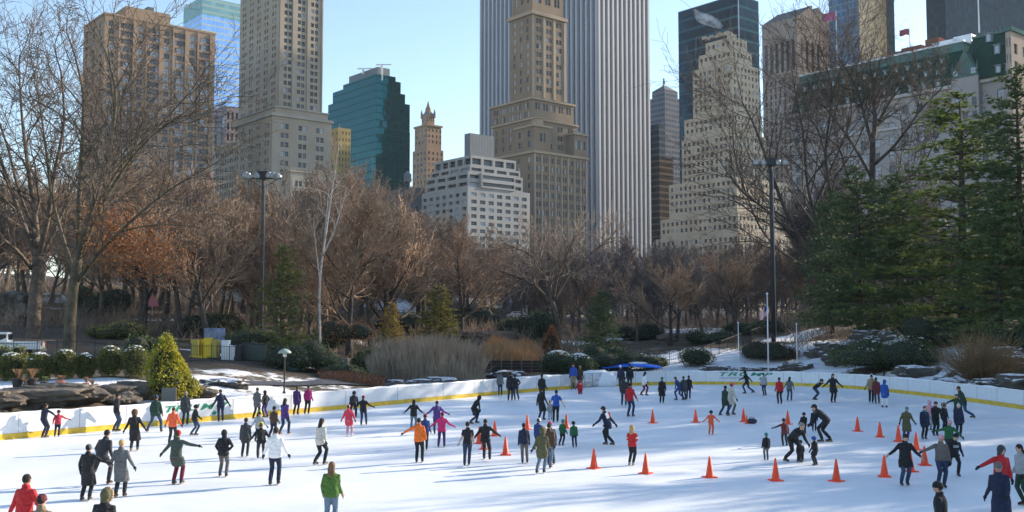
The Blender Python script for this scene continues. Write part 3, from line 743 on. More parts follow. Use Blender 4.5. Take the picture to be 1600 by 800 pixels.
# --- 11 stepped white tower
S = Bld('stepped_white_tower', 1146, 520, 'cream stone tower stepping down in many setbacks with steam above', rnd=16)
def st(pl, pr, p0, p1, fh=3.75, off=0, nl=None, nr=None, cor=0):
    a_, b_ = S.A(pl, p1), S.B(pr, p1); W1, W2 = a_ - off, b_ - off
    nl = nl or max(1, round(W1 / 3.2)); nr = nr or max(1, round(W2 / 3.2))
    S.block(off, a_, off, b_, S.z(p0), S.z(p1), dict(cols=even(nl, W1, .5, .6), fh=fh, wh=2.0, top=1.0, dep=.4, lit=.004, pale=.25), dict(cols=even(nr, W2, .5, .6), fh=fh, wh=2.0, top=1.0, dep=.4, pale=.35))
st(1130, 1158, 56, 48, 3.2, 3); st(1110, 1150, 48, 43.5, 3, 5)
for k in range(4): S.obox(S.trim, 7 + k * 5, 9.5 + k * 5, 6, 10, S.z(43.5), S.z(40 - k % 2))
st(1100, 1170, 74, 56, off=1.2); st(1090, 1176, 96, 74, off=.6); st(1082, 1185, 174, 96)
def st2(pl, pr, p0, p1, o):
    a_, b_ = S.A(pl, p1, -o), S.B(pr, p1, -o)
    S.block(-o, a_, -o, b_, S.z(p0), S.z(p1), dict(cols=even(max(1, round((a_ + o) / 3.2)), a_ + o, .5, .6), fh=3.75, wh=2.0, top=1, dep=.4, lit=.006), dict(cols=even(max(1, round((b_ + o) / 3.2)), b_ + o, .5, .6), fh=3.75, wh=2.0, top=1, dep=.4, pale=.35))
st2(1069, 1190, 207, 174, 1); st2(1065, 1196, 280, 207, 2); st2(1045, 1236, 336, 280, 8); st2(1032, 1240, 368, 336, 10); st2(1025, 1245, 530, 368, 12)
for t_ in (.22, .42, .62, .82):    # shallow piers on the upper shaft
    x = S.A(1082, 120) * t_; S.obox(S.wall, x - .5, x + .5, -.5, .02, S.z(174), S.z(100))
S.finish(stone('cream_limestone', (.45, .375, .285), (.51, .435, .34)))
# --- 12 pink granite tower with pediment
S = Bld('granite_tower', 1249, 620, 'pinkish granite tower with broken pediment roof behind the bare crowns', rnd=17)
a1 = S.A(1191, 80); b1 = S.B(1303, 80); z0 = S.z(33)
S.block(0, a1, 0, b1, 4, S.z(110), dict(cols=even(7, a1, .4, 1), fh=4.2, wh=3.0, top=3), dict(cols=even(8, b1, .4, 1), fh=4.2, wh=3.0, top=3), roof=False)
S.block(0, a1, 0, b1, S.z(110), z0, dict(cols=even(6, a1, .6, 1), fh=(z0 - S.z(110)) - .05, wh=(z0 - S.z(110)) * .62, top=.01, sill=1.0, dep=.8, pale=0), dict(cols=[(b1 * .13, 1.6), (b1 * .27, 3.2), (b1 * .42, 3.2), (b1 * .57, 3.2), (b1 * .78, 1.2), (b1 * .85, 1.2), (b1 * .92, 1.2)], fh=(z0 - S.z(110)) - .05, wh=(z0 - S.z(110)) * .6, top=.01, sill=2, dep=.8, pale=0), roof=False)
zr, zp = z0, S.z(4)
P_ = S.P
hb = b1 * .42; zpk = zr + (b1) * .33
for (f0, f1) in ((0, hb), (b1 - hb, b1)):   # two halves of the gable with the round notch between
    pk0 = zr + 3 if f0 == 0 else zpk; pk1 = zpk if f0 == 0 else zr + 3
    v = [P_(0, f0, zr), P_(0, f1, zr), P_(0, f1, pk1), P_(0, f0, pk0), P_(a1, f0, zr), P_(a1, f1, zr), P_(a1, f1, pk1), P_(a1, f0, pk0)]
    S.wall.idx(v, [(0, 1, 2, 3), (4, 7, 6, 5), (0, 3, 7, 4), (1, 5, 6, 2)]); S.roof.idx([x + Vector((0, 0, .05)) for x in (v[3], v[2], v[6], v[7])], [(0, 1, 2, 3)])
nb = 8; cxb = b1 / 2; rr_ = b1 / 2 - hb
arc = [(cxb - rr_ * math.cos(math.pi * i / nb), zpk - 2 - rr_ * math.sin(math.pi * i / nb)) for i in range(nb + 1)]
for (p1_, p2_) in zip(arc, arc[1:]):
    S.wall.idx([P_(0, p1_[0], zr), P_(0, p2_[0], zr), P_(0, p2_[0], max(zr, p2_[1])), P_(0, p1_[0], max(zr, p1_[1])), P_(a1, p1_[0], zr), P_(a1, p2_[0], zr), P_(a1, p2_[0], max(zr, p2_[1])), P_(a1, p1_[0], max(zr, p1_[1]))], [(0, 1, 2, 3), (3, 2, 6, 7)])
S.finish(stone('pink_granite', (.31, .265, .235), (.36, .31, .28)))
# --- 13 glass and gold tower
S = Bld('gold_fronted_tower', 1347, 580, 'tower with one blue gridded side and one mottled gold reflecting side', rnd=18)
a1 = S.A(1296, 60); bg_, bd = S.B(1386, 60), S.B(1402, 60)
S.block(0, a1, 0, bg_, 4, 250); S.block(1.5, a1, bg_, bd, 4, 250, m=2)
gold = bpy.data.materials.new('gold_reflection_glass'); gold.use_nodes = True; nt = gold.node_tree; b = nt.nodes['Principled BSDF']  # mottled gold reflections painted into the colour of the glass
uv = nt.nodes.new('ShaderNodeUVMap'); P = uv.outputs[0]
mp = nt.nodes.new('ShaderNodeMapping'); mp.inputs['Scale'].default_value = (1.6, .45, 1); nt.links.new(P, mp.inputs[0])
vn = nt.nodes.new('ShaderNodeTexVoronoi'); vn.inputs['Scale'].default_value = .5; nt.links.new(mp.outputs[0], vn.inputs['Vector'])
nn_ = nt.nodes.new('ShaderNodeTexNoise'); nn_.inputs['Scale'].default_value = .5; nn_.inputs['Detail'].default_value = 6; nt.links.new(mp.outputs[0], nn_.inputs['Vector'])
f_ = mth(nt, 'MULTIPLY_ADD', mth(nt, 'ADD', nn_.outputs[0], mth(nt, 'MULTIPLY', vn.outputs['Distance'], .4)), 3, -1.5)
cl = nt.nodes.new('ShaderNodeClamp'); nt.links.new(f_, cl.inputs[0])
nt.links.new(mixc(nt, cl.outputs[0], (.10, .06, .03), (.60, .38, .15)), b.inputs['Base Color']); b.inputs['Roughness'].default_value = .3; b.inputs['Metallic'].default_value = .2
gb = MB(); gb.face([S.P(-.02, .3, 4), S.P(-.02, bg_ - .3, 4), S.P(-.02, bg_ - .3, 249), S.P(-.02, .3, 249)], 0, [(0, 4), (bg_, 4), (bg_, 249), (0, 249)])
gb.build('gold_reflection_pane', gold, S.root, off=S.off)
S.finish([curtain('blue_grid', (.06, .11, .18), (.16, .21, .27), (.15, .2, .26), 4, 2.6, .28, .2, .4, .12, 0, .3), M_roof, curtain('dark_side', (.04, .05, .065), (.06, .07, .08), (.05, .06, .07), 4, 2.6, .3, .2, .05, .3)])
# --- 14 dark slab at the right
S = Bld('dark_corner_tower', 1484, 600, 'dark blue glass tower with a pale edge filling the top right corner', rnd=19)
S.block(0, 12, 0, S.B(1640, 20), 4, 260); S.block(12, S.A(1477, 20) + 3, 1, 10, 4, 260, m=1)
S.finish([curtain('navy_glass', (.02, .035, .055), (.03, .045, .065), (.03, .045, .06), 4, 2.4, .3, .12, .0, .6, 0, .4), stone('pale_edge', (.34, .34, .35))])
# --- 15 grand hotel with green mansard
S = Bld('grand_hotel', 1580, 258, 'white grand hotel with dark green mansard roof full of dormers and a copper gable', rnd=20)
a1 = S.A(1236, 180); b1 = 40
ze_ = S.z(128) ; yE = lambda a: S.C.y + .766 * a
zeave = at(1487, 139, yE(S.A(1487, 139))).z; ztop = at(1500, 77, yE(S.A(1500, 83)) + 2.3).z; zband = at(1500, 63, yE(S.A(1500, 65)) + 3).z
sp = dict(cols=even(int(a1 / 4.3), a1, .36), fh=4.0, wh=2.3, top=1.5, dep=.4, pale=.9)
S.block(0, a1, 0, b1, 4, zeave, sp, dict(cols=even(9, b1, .36), fh=4.0, wh=2.3, top=1.5, pale=.9), roof=False)
S.cornice(0, a1, 0, b1, zeave, .9, .9); S.cornice(0, a1, 0, b1, zeave - 8.5, .6, .5); S.cornice(0, a1, 0, b1, zeave - 22, .6, .5)
M_mans = mat('mansard_green', (.022, .055, .042), .7, var=.25, scale=.15, spec=0); M_cop = mat('verdigris_copper', (.095, .165, .15), .7, var=.2, scale=.2, spec=0)
ro = MB(); ap = S.A(1493, 100)
S.obox(ro, ap, a1, 0, b1, zeave + .9, ztop, 0, 0, 3.6)
S.obox(ro, ap, a1, 3.6, b1 - 3.6, ztop + .01, zband, 1, 0, 1.2)
S.obox(ro, ap - .2, a1, 4.5, b1 - 4.5, zband + .01, zband + .5, 2)
# tower pavilion with steep roof
S.obox(ro, -1, ap, -1.5, 22, zeave + .9, at(1535, 52, yE(6)).z, 0, 3.2, 5)
zt_ = at(1535, 52, yE(6)).z
S.obox(ro, 2.0, ap - 3.0, 3.2, 17.3, zt_ + .01, zt_ + .6, 1)
for i in range(9):
    q_ = S.P(2.2 + (ap - 5.4) * i / 8, 3.4, zt_ + .6); ro.tube([q_, q_ + Vector((0, 0, .5 + .6 * (i % 2)))], [.18, .05], 5, 1)
ro.build('mansard_roof', [M_mans, M_cop, M_snow], S.root, off=S.off)
# copper gable
g = MB(); ga0, ga1 = S.A(1533, 110), S.A(1491, 110); gz0, gz1 = at(1510, 124, yE(12)).z, at(1510, 84, yE(12)).z; gm_ = (ga0 + ga1) / 2
prof_ = [(ga0, gz0), (ga1, gz0), (ga1 - .6, gz0 + 2.2), (gm_ + 1.6, gz0 + 4.2), (gm_ + .5, gz1 - .5), (gm_, gz1), (gm_ - .5, gz1 - .5), (gm_ - 1.6, gz0 + 4.2), (ga0 + .6, gz0 + 2.2)]
fr = [S.P(a_, -1.8, z_) for a_, z_ in prof_]; bk = [S.P(a_, 3, z_) for a_, z_ in prof_]; n_ = len(prof_)
g.idx(fr + bk, [tuple(range(n_))] + [(i, (i + 1) % n_, n_ + (i + 1) % n_, n_ + i) for i in range(n_)], 0)
S.obox(g, ga0, ga1, -1.8, 3, zeave - 12, gz0 - .01, 1)
for a_ in (ga0 + .3, ga1 - .3, gm_): g.tube([S.P(a_, -1.6, gz0 + (1.5 if a_ != gm_ else 6.5)), S.P(a_, -1.6, gz0 + (4.2 if a_ != gm_ else 9.2))], [.3, .05], 6)
g.build('copper_gable', [M_cop, stone('hotel_white', (.31, .29, .29), (.37, .345, .345))], S.root, off=S.off)
for i in range(3):
    for lvl in (0, 1, 2):
        a_ = ga0 + (ga1 - ga0) * (i + .5) / 3
        S.panes.append((S.P(a_, -1.9, gz0 - 3 - lvl * 3.6 if lvl else gz0 + 1.4), -eL, -eR, 1.2, 2.0 if lvl else 1.5, 0, .9))
# dormers
dm = MB(); S.P
M_dorm = mat('dormer_trim', (.20, .25, .25), .6)
def dormer(a_, z_, w, h, inset):
    mb = MB(); 
    def bx(a0, a1_, b0, b1_, z0, z1, m=0): S.obox(mb, a0, a1_, b0, b1_, z0, z1, m)
    bx(a_ - w / 2, a_ + w / 2, inset, inset + 2.2, z_, z_ + h); bx(a_ - w / 2 - .2, a_ + w / 2 + .2, inset - .25, inset + 2.2, z_ + h + .002, z_ + h + .25)
    bx(a_ - w * .28, a_ + w * .28, inset - .03, inset, z_ + .25, z_ + h - .2, 1)
    mb.build('dormer', [M_dorm, G_pale], S.root, off=S.off)
for lvl, (zf, n, w, h) in enumerate(((.03, 12, 1.15, 1.7), (.36, 14, .8, 1.15), (.64, 14, .9, 1.1))):
    for i in range(n):
        a_ = ap + 3 + (a1 - ap - 5) * (i + .5 + (.25 if lvl == 1 else 0)) / n
        dormer(a_, zeave + .9 + (ztop - zeave) * zf, w, h, 3.6 * zf - .5)
dormer(gm_ - 5, zeave + 11, 1.4, 2.2, 1.6); dormer(gm_ - 7.5, zeave + 7.2, 1.5, 2.3, .8); dormer(gm_ - 8.5, zeave + 1.4, 1.4, 2.2, -1.1); dormer(gm_ - 11, zeave + 1.4, 1.4, 2.2, -1.1)
# chimneys and snowy plant on the roof
ch = MB()
for a_, w, h, m in ((a1 * .34, 4, 3.2, 0), (a1 * .42, 6, 2.2, 0), (a1 * .5, 5, 1.6, 0), (a1 * .25, 8, 3.0, 1), (a1 * .2, 5, 3.6, 1)):
    S.obox(ch, a_, a_ + w, 8, 12, zband + .5, zband + .5 + h * (.6 if m else 1), m)
ch.build('roof_plant', [stone('chimney_brick', (.16, .07, .05)), M_snow], S.root, off=S.off)
# cream wing to the right
S.finish([stone('hotel_white', (.36, .335, .33))], stone('hotel_cornice', (.40, .38, .375)))
hotel = S
S = Bld('cream_wing_building', 1586, 250, 'cream stone block with green roof edge at the far right behind the hotel', rnd=21)
wa = S.A(1571, 60)
S.block(0, wa, 0, S.B(1690, 60), 60, S.z(48), dict(cols=even(2, wa, .3), fh=4, wh=2.2), dict(cols=even(9, S.B(1690, 60), .4), fh=4.4, wh=2.6, top=2))
S.block(0, wa, 0, S.B(1690, 60), 4, 60)
S.cornice(0, wa, 0, S.B(1690, 60), S.z(48), 1.0, .5)
S.finish(stone('warm_stone', (.36, .30, .26)), M_cop)
# low dark building below the crowned tower, with a water tank
S = Bld('low_grey_block', 640, 470, 'low dark grey block with a water tank between the teal tower and white block', rnd=22)
S.block(0, S.A(596, 290), 0, S.B(664, 290), 4, S.z(292), dict(cols=even(6, S.A(596, 290), .4), fh=3.6, wh=2), dict(cols=even(3, S.B(664, 290), .4), fh=3.6, wh=2))
wt = MB(); q_ = S.P(4.5, 2, S.z(292))
for dx, dy in ((-1, -1), (1, -1), (1, 1), (-1, 1)): wt.tube([q_ + Vector((dx, dy, 0)), q_ + Vector((dx, dy, 3))], [.12, .12], 4)
wt.tube([q_ + Vector((0, 0, 3)), q_ + Vector((0, 0, 6.5)), q_ + Vector((0, 0, 8.2))], [1.9, 1.8, .1], 12); wt.build('water_tank', mat('tank_wood', (.14, .16, .18), .8), S.root, off=S.off)
S.finish(stone('slate_wall', (.12, .13, .15)))
# steam above the stepped tower
stm = bpy.data.materials.new('steam'); stm.use_nodes = True; nt = stm.node_tree
nt.nodes.remove(nt.nodes['Principled BSDF']); pv = nt.nodes.new('ShaderNodeVolumePrincipled'); pv.inputs['Color'].default_value = (1, 1, 1, 1); pv.inputs['Anisotropy'].default_value = .5
tc = nt.nodes.new('ShaderNodeTexCoord'); nn_ = nt.nodes.new('ShaderNodeTexNoise'); nn_.inputs['Scale'].default_value = .25; nn_.inputs['Detail'].default_value = 3; nt.links.new(tc.outputs['Object'], nn_.inputs['Vector'])
dd = mth(nt, 'MULTIPLY', mth(nt, 'MAXIMUM', mth(nt, 'SUBTRACT', nn_.outputs[0], .36), 0.0), .9); nt.links.new(dd, pv.inputs['Density']); nt.links.new(pv.outputs[0], nt.nodes['Material Output'].inputs['Volume'])
m = MB(); c0 = at(1122, 42, 528); m.tube([at(1128, 43, 528), at(1118, 36, 528), at(1106, 31, 526), at(1094, 27, 524), at(1084, 16, 522)], [1.2, 2.6, 3.2, 2.8, 1.2], 10)
tag(m.build('steam', stm, off=c0), 'thin white steam drifting off the stepped tower top', 'steam', kind='stuff')
# ================================================================= TREES
def rdir(rnd, d, ang):
    a, b = ring_basis(d); t = rnd.random() * 2 * math.pi
    return (d * math.cos(ang) + (a * math.cos(t) + b * math.sin(t)) * math.sin(ang)).normalized()
def path(rnd, p, d, L, n, wander, trop):
    pts = [p.copy()]; dd = d.copy()
    for i in range(n):
        dd = (dd + Vector((rnd.gauss(0, wander), rnd.gauss(0, wander), rnd.gauss(0, wander) + trop))).normalized()
        pts.append(pts[-1] + dd * (L / n))
    return pts
def grow(T, Cw, rnd, p, d, L, r, lvl, cfg):
    """one branch and everything on it"""
    ns = (7, 6, 4, 3, 2, 2)[min(lvl, 5)]
    pts = path(rnd, p, d, L, ns, cfg['wander'] * (1 if lvl else .35), cfg['trop'][min(lvl, len(cfg['trop']) - 1)])
    tip = max(cfg['rmin'], r * cfg.get('taper', .3)); rad = [r + (tip - r) * (i / ns) for i in range(ns + 1)]
    if lvl == 0: rad[0] = r * 1.5; rad[1] = r * .98
    if lvl <= cfg['tl']: T.tube(pts, rad, 8 if lvl == 0 else 5, cap=lvl == 0)
    else: Cw.tube(pts, rad, 3, cap=False)
    if lvl >= cfg['lv']: return
    n = cfg['n'][lvl]; lo = cfg['lo'] if lvl == 0 else .18
    for k in range(n):
        t = lo + (1 - lo) * (k + rnd.random() * .8) / n; t = min(t, 1)
        i = min(int(t * ns), ns - 1); f = t * ns - i; q = pts[i].lerp(pts[i + 1], f); dd = (pts[i + 1] - pts[i]).normalized()
        rr = max(cfg['rmin'], (rad[i] + (rad[i + 1] - rad[i]) * f) * rnd.uniform(.45, .7))
        L2 = L * cfg['ratio'][min(lvl, len(cfg['ratio']) - 1)] * rnd.uniform(.7, 1.2) * (1 - .45 * (t - lo) / (1 - lo + .001))
        grow(T, Cw, rnd, q, rdir(rnd, dd, R(rnd.uniform(*cfg['ang'][min(lvl, len(cfg['ang']) - 1)]))), L2, rr, lvl + 1, cfg)
    if lvl > 0 and lvl < cfg['lv']:
        grow(T, Cw, rnd, pts[-1], (pts[-1] - pts[-2]).normalized(), L * .45, tip, lvl + 1, cfg)
bark = mat('bark', (.075, .058, .045), .95, scale=1.5, col2=(.17, .13, .10), bump=.8, bscale=5)
bark_d = mat('bark_dark', (.035, .03, .028), .95, scale=1.5, col2=(.085, .07, .06), bump=.8, bscale=5)
bark_g = mat('bark_mossy', (.06, .055, .035), .95, scale=1.2, col2=(.15, .125, .085), bump=.8, bscale=5)
birch_b = mat('birch_bark', (.26, .24, .22), .8, scale=3, col2=(.48, .45, .42), bump=.3)
twig = mat('twigs', (.21, .155, .115), .9, var=.25, scale=.4, objvar=.25)
twig_w = mat('twigs_warm', (.29, .20, .135), .9, var=.35, scale=.3, objvar=.25)  # sunlight on the left wood put into this warmer twig colour
twig_d = mat('twigs_dark', (.115, .085, .065), .9, var=.25, scale=.4)
twig_g = mat('twigs_grey', (.155, .125, .115), .9, var=.25, scale=.4, objvar=.25)
twig_p = mat('twigs_pale', (.34, .26, .20), .9, var=.3, scale=.4)
leafb = mat('brown_leaves', (.30, .12, .045), .8, scale=1.2, col2=(.46, .22, .09), transl=.3)
CFG = dict(wander=.13, trop=(.02, .05, .05, .03, .02), rmin=.012, tl=2, lv=4, n=(9, 7, 6, 5), lo=.3, ratio=(.62, .52, .5, .5), ang=((30, 60), (25, 55), (25, 60), (25, 60)))
def leaf_scatter(mb, rnd, pts, n, spread, size, m=0, up=0):
    for _ in range(n):
        c = rnd.choice(pts) + Vector((rnd.gauss(0, spread), rnd.gauss(0, spread), rnd.gauss(0, spread * .8)))
        a = Vector((rnd.gauss(0, 1), rnd.gauss(0, 1), rnd.gauss(0, 1) + up)).normalized(); b, _x = ring_basis(a)
        s = size * rnd.uniform(.6, 1.3); mb.face([c - b * s * .4, c + a * s * .5, c + b * s * .4, c - a * s * .5], m)
def tree_from(base, mb_t, mb_c, name, bm_, tm_, label, group=None, leaves=None, lm=None):
    root = empty(name, base, label=label, cat='tree', group=group)
    mb_t.build('trunk', bm_, root, smooth=True); mb_c.build('crown', tm_, root)
    if leaves: leaves.build('leaves', lm, root)
    return root
def limb(T, Cw, rnd, pts, r0, r1, n, cfg, lvl=1, L=None):
    """a hand-laid main limb given by points, with branches grown on it"""
    pts = [Vector(p) for p in pts]; k = len(pts) - 1
    P_ = catmull(pts, 4, closed=False); m_ = len(P_) - 1
    rad = [r0 + (r1 - r0) * (i / m_) ** .8 for i in range(m_ + 1)]
    T.tube(P_, rad, 8)
    L = L or sum((a - b).length for a, b in zip(P_, P_[1:]))
    for j in range(n):
        t = .25 + .75 * (j + rnd.random()) / n; i = min(int(t * m_), m_ - 1)
        q = P_[i]; dd = (P_[i + 1] - P_[i]).normalized()
        grow(T, Cw, rnd, q, rdir(rnd, dd, R(rnd.uniform(25, 55))), L * rnd.uniform(.3, .5), rad[i] * rnd.uniform(.4, .6), lvl + 1, cfg)
    grow(T, Cw, rnd, P_[-1], (P_[-1] - P_[-2]).normalized(), L * .3, r1, lvl + 1, cfg)
def hand_tree(name, px, Y, zb, limbs, label, bm_, tm_, seed, cfg, n=9, leaves=None):
    """limbs: list of (pixel polyline with depth offset, r0, r1); traced in metres around the tree's own base"""
    rnd = random.Random(seed); x0 = at(px, 500, Y).x; base = Vector((x0, Y, zb)); T, Cw = MB(), MB()
    for k_, (poly, r0, r1) in enumerate(limbs):
        pts = [at(a, b_, Y + dy) - base for a, b_, dy in poly]
        if k_ == 0: pts = [Vector((pts[0].x, pts[0].y, -.6))] + pts
        limb(T, Cw, rnd, pts, r0, r1, 0 if k_ == 0 else n, cfg)
    lv = None
    if leaves:
        lv = MB(); cl = [at(a, b_, Y + dy) - base for a, b_, dy in leaves]; leaf_scatter(lv, rnd, cl, 5200, 1.15, .2)
    return tree_from(base, T, Cw, name, bm_, tm_, label, leaves=lv, lm=leafb)
c1 = dict(CFG, n=(9, 9, 8, 6), lv=4, tl=2, rmin=.018, wander=.16)
hand_tree('bare_tree', 112, 80, H(at(112, 500, 80).x, 80), [
 ([(108, 545, 0), (110, 500, 0), (114, 455, 0), (122, 405, 0)], .55, .38),
 ([(120, 415, 0), (122, 360, 0), (124, 300, 0), (128, 230, 1), (130, 150, 2), (118, 90, 3)], .30, .08),
 ([(120, 410, 0), (135, 350, -1), (155, 290, -2), (175, 210, -2), (180, 140, -2), (165, 80, -2)], .30, .07),
 ([(126, 400, 0), (150, 340, 1), (190, 270, 2), (235, 215, 3), (290, 175, 3)], .24, .06),
 ([(120, 440, 0), (150, 400, -1), (200, 350, -3), (260, 300, -4), (310, 270, -4)], .2, .05),
 ([(118, 430, 0), (98, 370, 2), (80, 300, 3), (70, 220, 3), (60, 150, 3)], .18, .06),
 ([(128, 380, 0), (165, 300, 2), (205, 240, 4), (255, 190, 5), (300, 140, 5)], .16, .05)],
 'tall bare tree with mossy trunk and clinging brown leaves behind the clipped round bushes', bark_g, twig_d, 11, c1, 11,
 leaves=[(180, 345, 0), (200, 370, 0), (225, 390, -2), (160, 380, 0), (240, 380, -2), (150, 335, 0), (210, 410, -2), (190, 400, -1), (260, 410, -2)])
hand_tree('bare_tree', 52, 92, H(at(52, 500, 92).x, 92), [
 ([(52, 522, 0), (54, 480, 0), (58, 440, 0), (60, 400, 0)], .72, .52),
 ([(58, 405, 0), (40, 360, 0), (22, 310, 0), (5, 260, 1), (-20, 200, 1)], .34, .1),
 ([(60, 400, 0), (55, 340, 1), (45, 270, 2), (35, 190, 2), (30, 110, 2)], .34, .08),
 ([(60, 400, 0), (75, 340, -1), (85, 270, -2), (100, 190, -2), (95, 110, -2)], .3, .08),
 ([(62, 410, 0), (90, 350, 2), (115, 290, 3), (150, 220, 3)], .22, .07),
 ([(50, 420, 0), (25, 390, -3), (-10, 360, -4), (-50, 300, -4)], .2, .07),
 ([(56, 370, 0), (30, 300, 3), (12, 230, 5), (-15, 140, 5), (0, 70, 5)], .2, .05)],
 'broad dark bare tree with thick forked trunk beside the boulder, at the lawn edge', bark, twig_d, 12, c1, 11)
hand_tree('bare_tree', 1298, 116, 4.6, [
 ([(1300, 520, 0), (1298, 470, 0), (1294, 430, 0)], .6, .5),
 ([(1294, 440, 0), (1262, 395, 0), (1228, 330, 0), (1205, 270, 0), (1180, 200, 0), (1160, 160, 0)], .36, .07),
 ([(1294, 430, 0), (1280, 360, 1), (1262, 290, 2), (1255, 210, 2), (1240, 130, 2)], .34, .07),
 ([(1240, 370, 0), (1200, 330, -2), (1160, 300, -3), (1130, 260, -3)], .2, .06),
 ([(1297, 420, 0), (1300, 330, -1), (1290, 240, -2), (1300, 150, -2), (1290, 100, -2)], .3, .06),
 ([(1290, 430, 0), (1230, 400, 2), (1185, 350, 3), (1150, 250, 3), (1145, 190, 3)], .2, .05),
 ([(1270, 330, 1), (1300, 260, 2), (1330, 180, 3), (1320, 110, 3)], .2, .05)],
 'dark bare tree with long limbs arching over the lamp pole, left of the pines', bark_d, twig_d, 13, dict(c1, rmin=.02), 12)
hand_tree('bare_tree', 1364, 114, 4.8, [
 ([(1366, 520, 0), (1364, 400, 0), (1363, 300, 0), (1364, 215, 0)], .55, .34),
 ([(1364, 230, 0), (1350, 180, 0), (1335, 130, 0), (1310, 90, 0)], .24, .06),
 ([(1364, 220, 0), (1378, 180, 1), (1405, 140, 2), (1440, 110, 2)], .22, .06),
 ([(1363, 260, 0), (1400, 225, -1), (1440, 170, -2), (1470, 140, -2)], .22, .05),
 ([(1363, 280, 0), (1335, 230, 2), (1300, 180, 3), (1270, 150, 3)], .22, .05),
 ([(1364, 300, 0), (1400, 290, 0), (1440, 260, 0), (1470, 200, 0)], .2, .05),
 ([(1364, 330, 0), (1330, 290, -2), (1310, 230, -3), (1275, 210, -3)], .18, .05),
 ([(1364, 220, 0), (1366, 160, 0), (1360, 110, 0)], .2, .05)],
 'dark bare tree spreading in front of the green mansard roof between the pines', bark_d, twig_d, 14, dict(c1, rmin=.02), 12)
hand_tree('spreading_tree', 868, 128, 2.3, [
 ([(872, 530, 0), (868, 495, 0), (862, 470, 0)], .4, .34),
 ([(862, 475, 0), (840, 450, 0), (815, 435, 0), (785, 425, 0)], .22, .06),
 ([(864, 470, 0), (852, 430, 2), (830, 400, 3), (800, 385, 3)], .22, .06),
 ([(864, 468, 0), (872, 430, -1), (885, 400, -2), (900, 365, -2)], .22, .06),
 ([(866, 470, 0), (890, 430, 1), (925, 395, 2), (950, 375, 2)], .2, .06),
 ([(862, 470, 0), (858, 420, 0), (855, 380, 0)], .2, .06)],
 'wide spreading bare tree with low snow-dusted limbs below the striped skyscraper', bark, twig_p, 15, dict(c1, rmin=.022, n=(8, 8, 7, 5)), 12)
hand_tree('birch_tree', 500, 80, H(at(500, 500, 80).x, 80), [
 ([(502, 600, 0), (500, 520, 0), (500, 440, 0), (508, 370, 0)], .10, .07),
 ([(508, 372, 0), (514, 330, 0), (520, 290, 0), (526, 250, 0)], .10, .03),
 ([(500, 440, 0), (494, 390, 1), (490, 350, 1)], .06, .02),
 ([(504, 400, 0), (522, 360, -1), (535, 320, -1)], .07, .02)],
 'slender white birch leaning slightly above the bank right of the left lamp pole', birch_b, twig_p, 16, dict(c1, rmin=.010, n=(5, 5, 5, 4)), 5)
# --- repeated bare trees of the wood: five shapes, many individuals
protos = []
for k in range(5):
    rnd = random.Random(50 + k); T, Cw = MB(), MB()
    cfg = dict(CFG, rmin=.022, wander=.12, trop=(.02, .09, .12, .12, .1), tl=1, n=((11, 8, 6, 5), (9, 9, 6, 5), (12, 7, 6, 5), (10, 8, 6, 5), (12, 7, 6, 5))[k], lo=(.22, .3, .2, .35, .25)[k], ratio=((.6, .55, .6, .75), (.75, .5, .55, .75), (.5, .6, .6, .75), (.65, .55, .55, .75), (.5, .55, .6, .75))[k])
    grow(T, Cw, rnd, Vector((0, 0, -.5)), Vector((rnd.gauss(0, .06), rnd.gauss(0, .06), 1)), (12, 10, 14, 11, 13)[k], .28, 0, cfg)
    hmax = max(v[2] for v in Cw.v)
    protos.append((T.mesh('trunk', bark, True), Cw.mesh('crown', twig_w), hmax))
def nth(i): return ('first', 'second', 'third', 'fourth', 'fifth', 'sixth', 'seventh', 'eighth', 'ninth', 'tenth', 'eleventh', 'twelfth')[i]
ZONES = [  # px range, top py range, Y range, count, twig material, tone, place phrase
 (-60, 110, 250, 300, 118, 165, 7, 0, 'brown', 'behind the two lawn trees'),
 (120, 215, 240, 300, 112, 165, 7, 1, 'reddish brown', 'under the brown slab, left half'),
 (215, 335, 235, 290, 105, 165, 9, 1, 'reddish brown', 'under the brown slab, right half'),
 (335, 420, 262, 310, 105, 160, 7, 1, 'orange brown', 'below the limestone tower'),
 (425, 500, 300, 345, 100, 150, 6, 1, 'orange brown', 'below the cream building'),
 (505, 625, 245, 310, 115, 175, 9, 0, 'brown', 'below the teal glass tower'),
 (630, 740, 315, 360, 150, 210, 8, 2, 'grey brown', 'below the white apartment block'),
 (750, 850, 355, 380, 150, 200, 7, 2, 'grey brown', 'behind the wide spreading tree'),
 (870, 985, 352, 395, 145, 200, 8, 2, 'grey brown', 'below the striped skyscraper'),
 (990, 1105, 372, 410, 125, 180, 9, 2, 'grey brown', 'below the stepped white tower'),
 (1110, 1270, 365, 410, 125, 175, 10, 0, 'dull brown', 'around the right lamp pole'),
 (1255, 1440, 235, 300, 122, 150, 9, 2, 'grey brown', 'under the green mansard roof'),
 (1280, 1420, 330, 400, 128, 165, 5, 2, 'grey brown', 'low behind the pine row'),
 (1430, 1620, 320, 390, 118, 150, 6, 2, 'grey brown', 'at the far right behind the pines')]
rz_ = random.Random(99); tm_list = [twig, twig_w, twig_g]; cache_c = {}
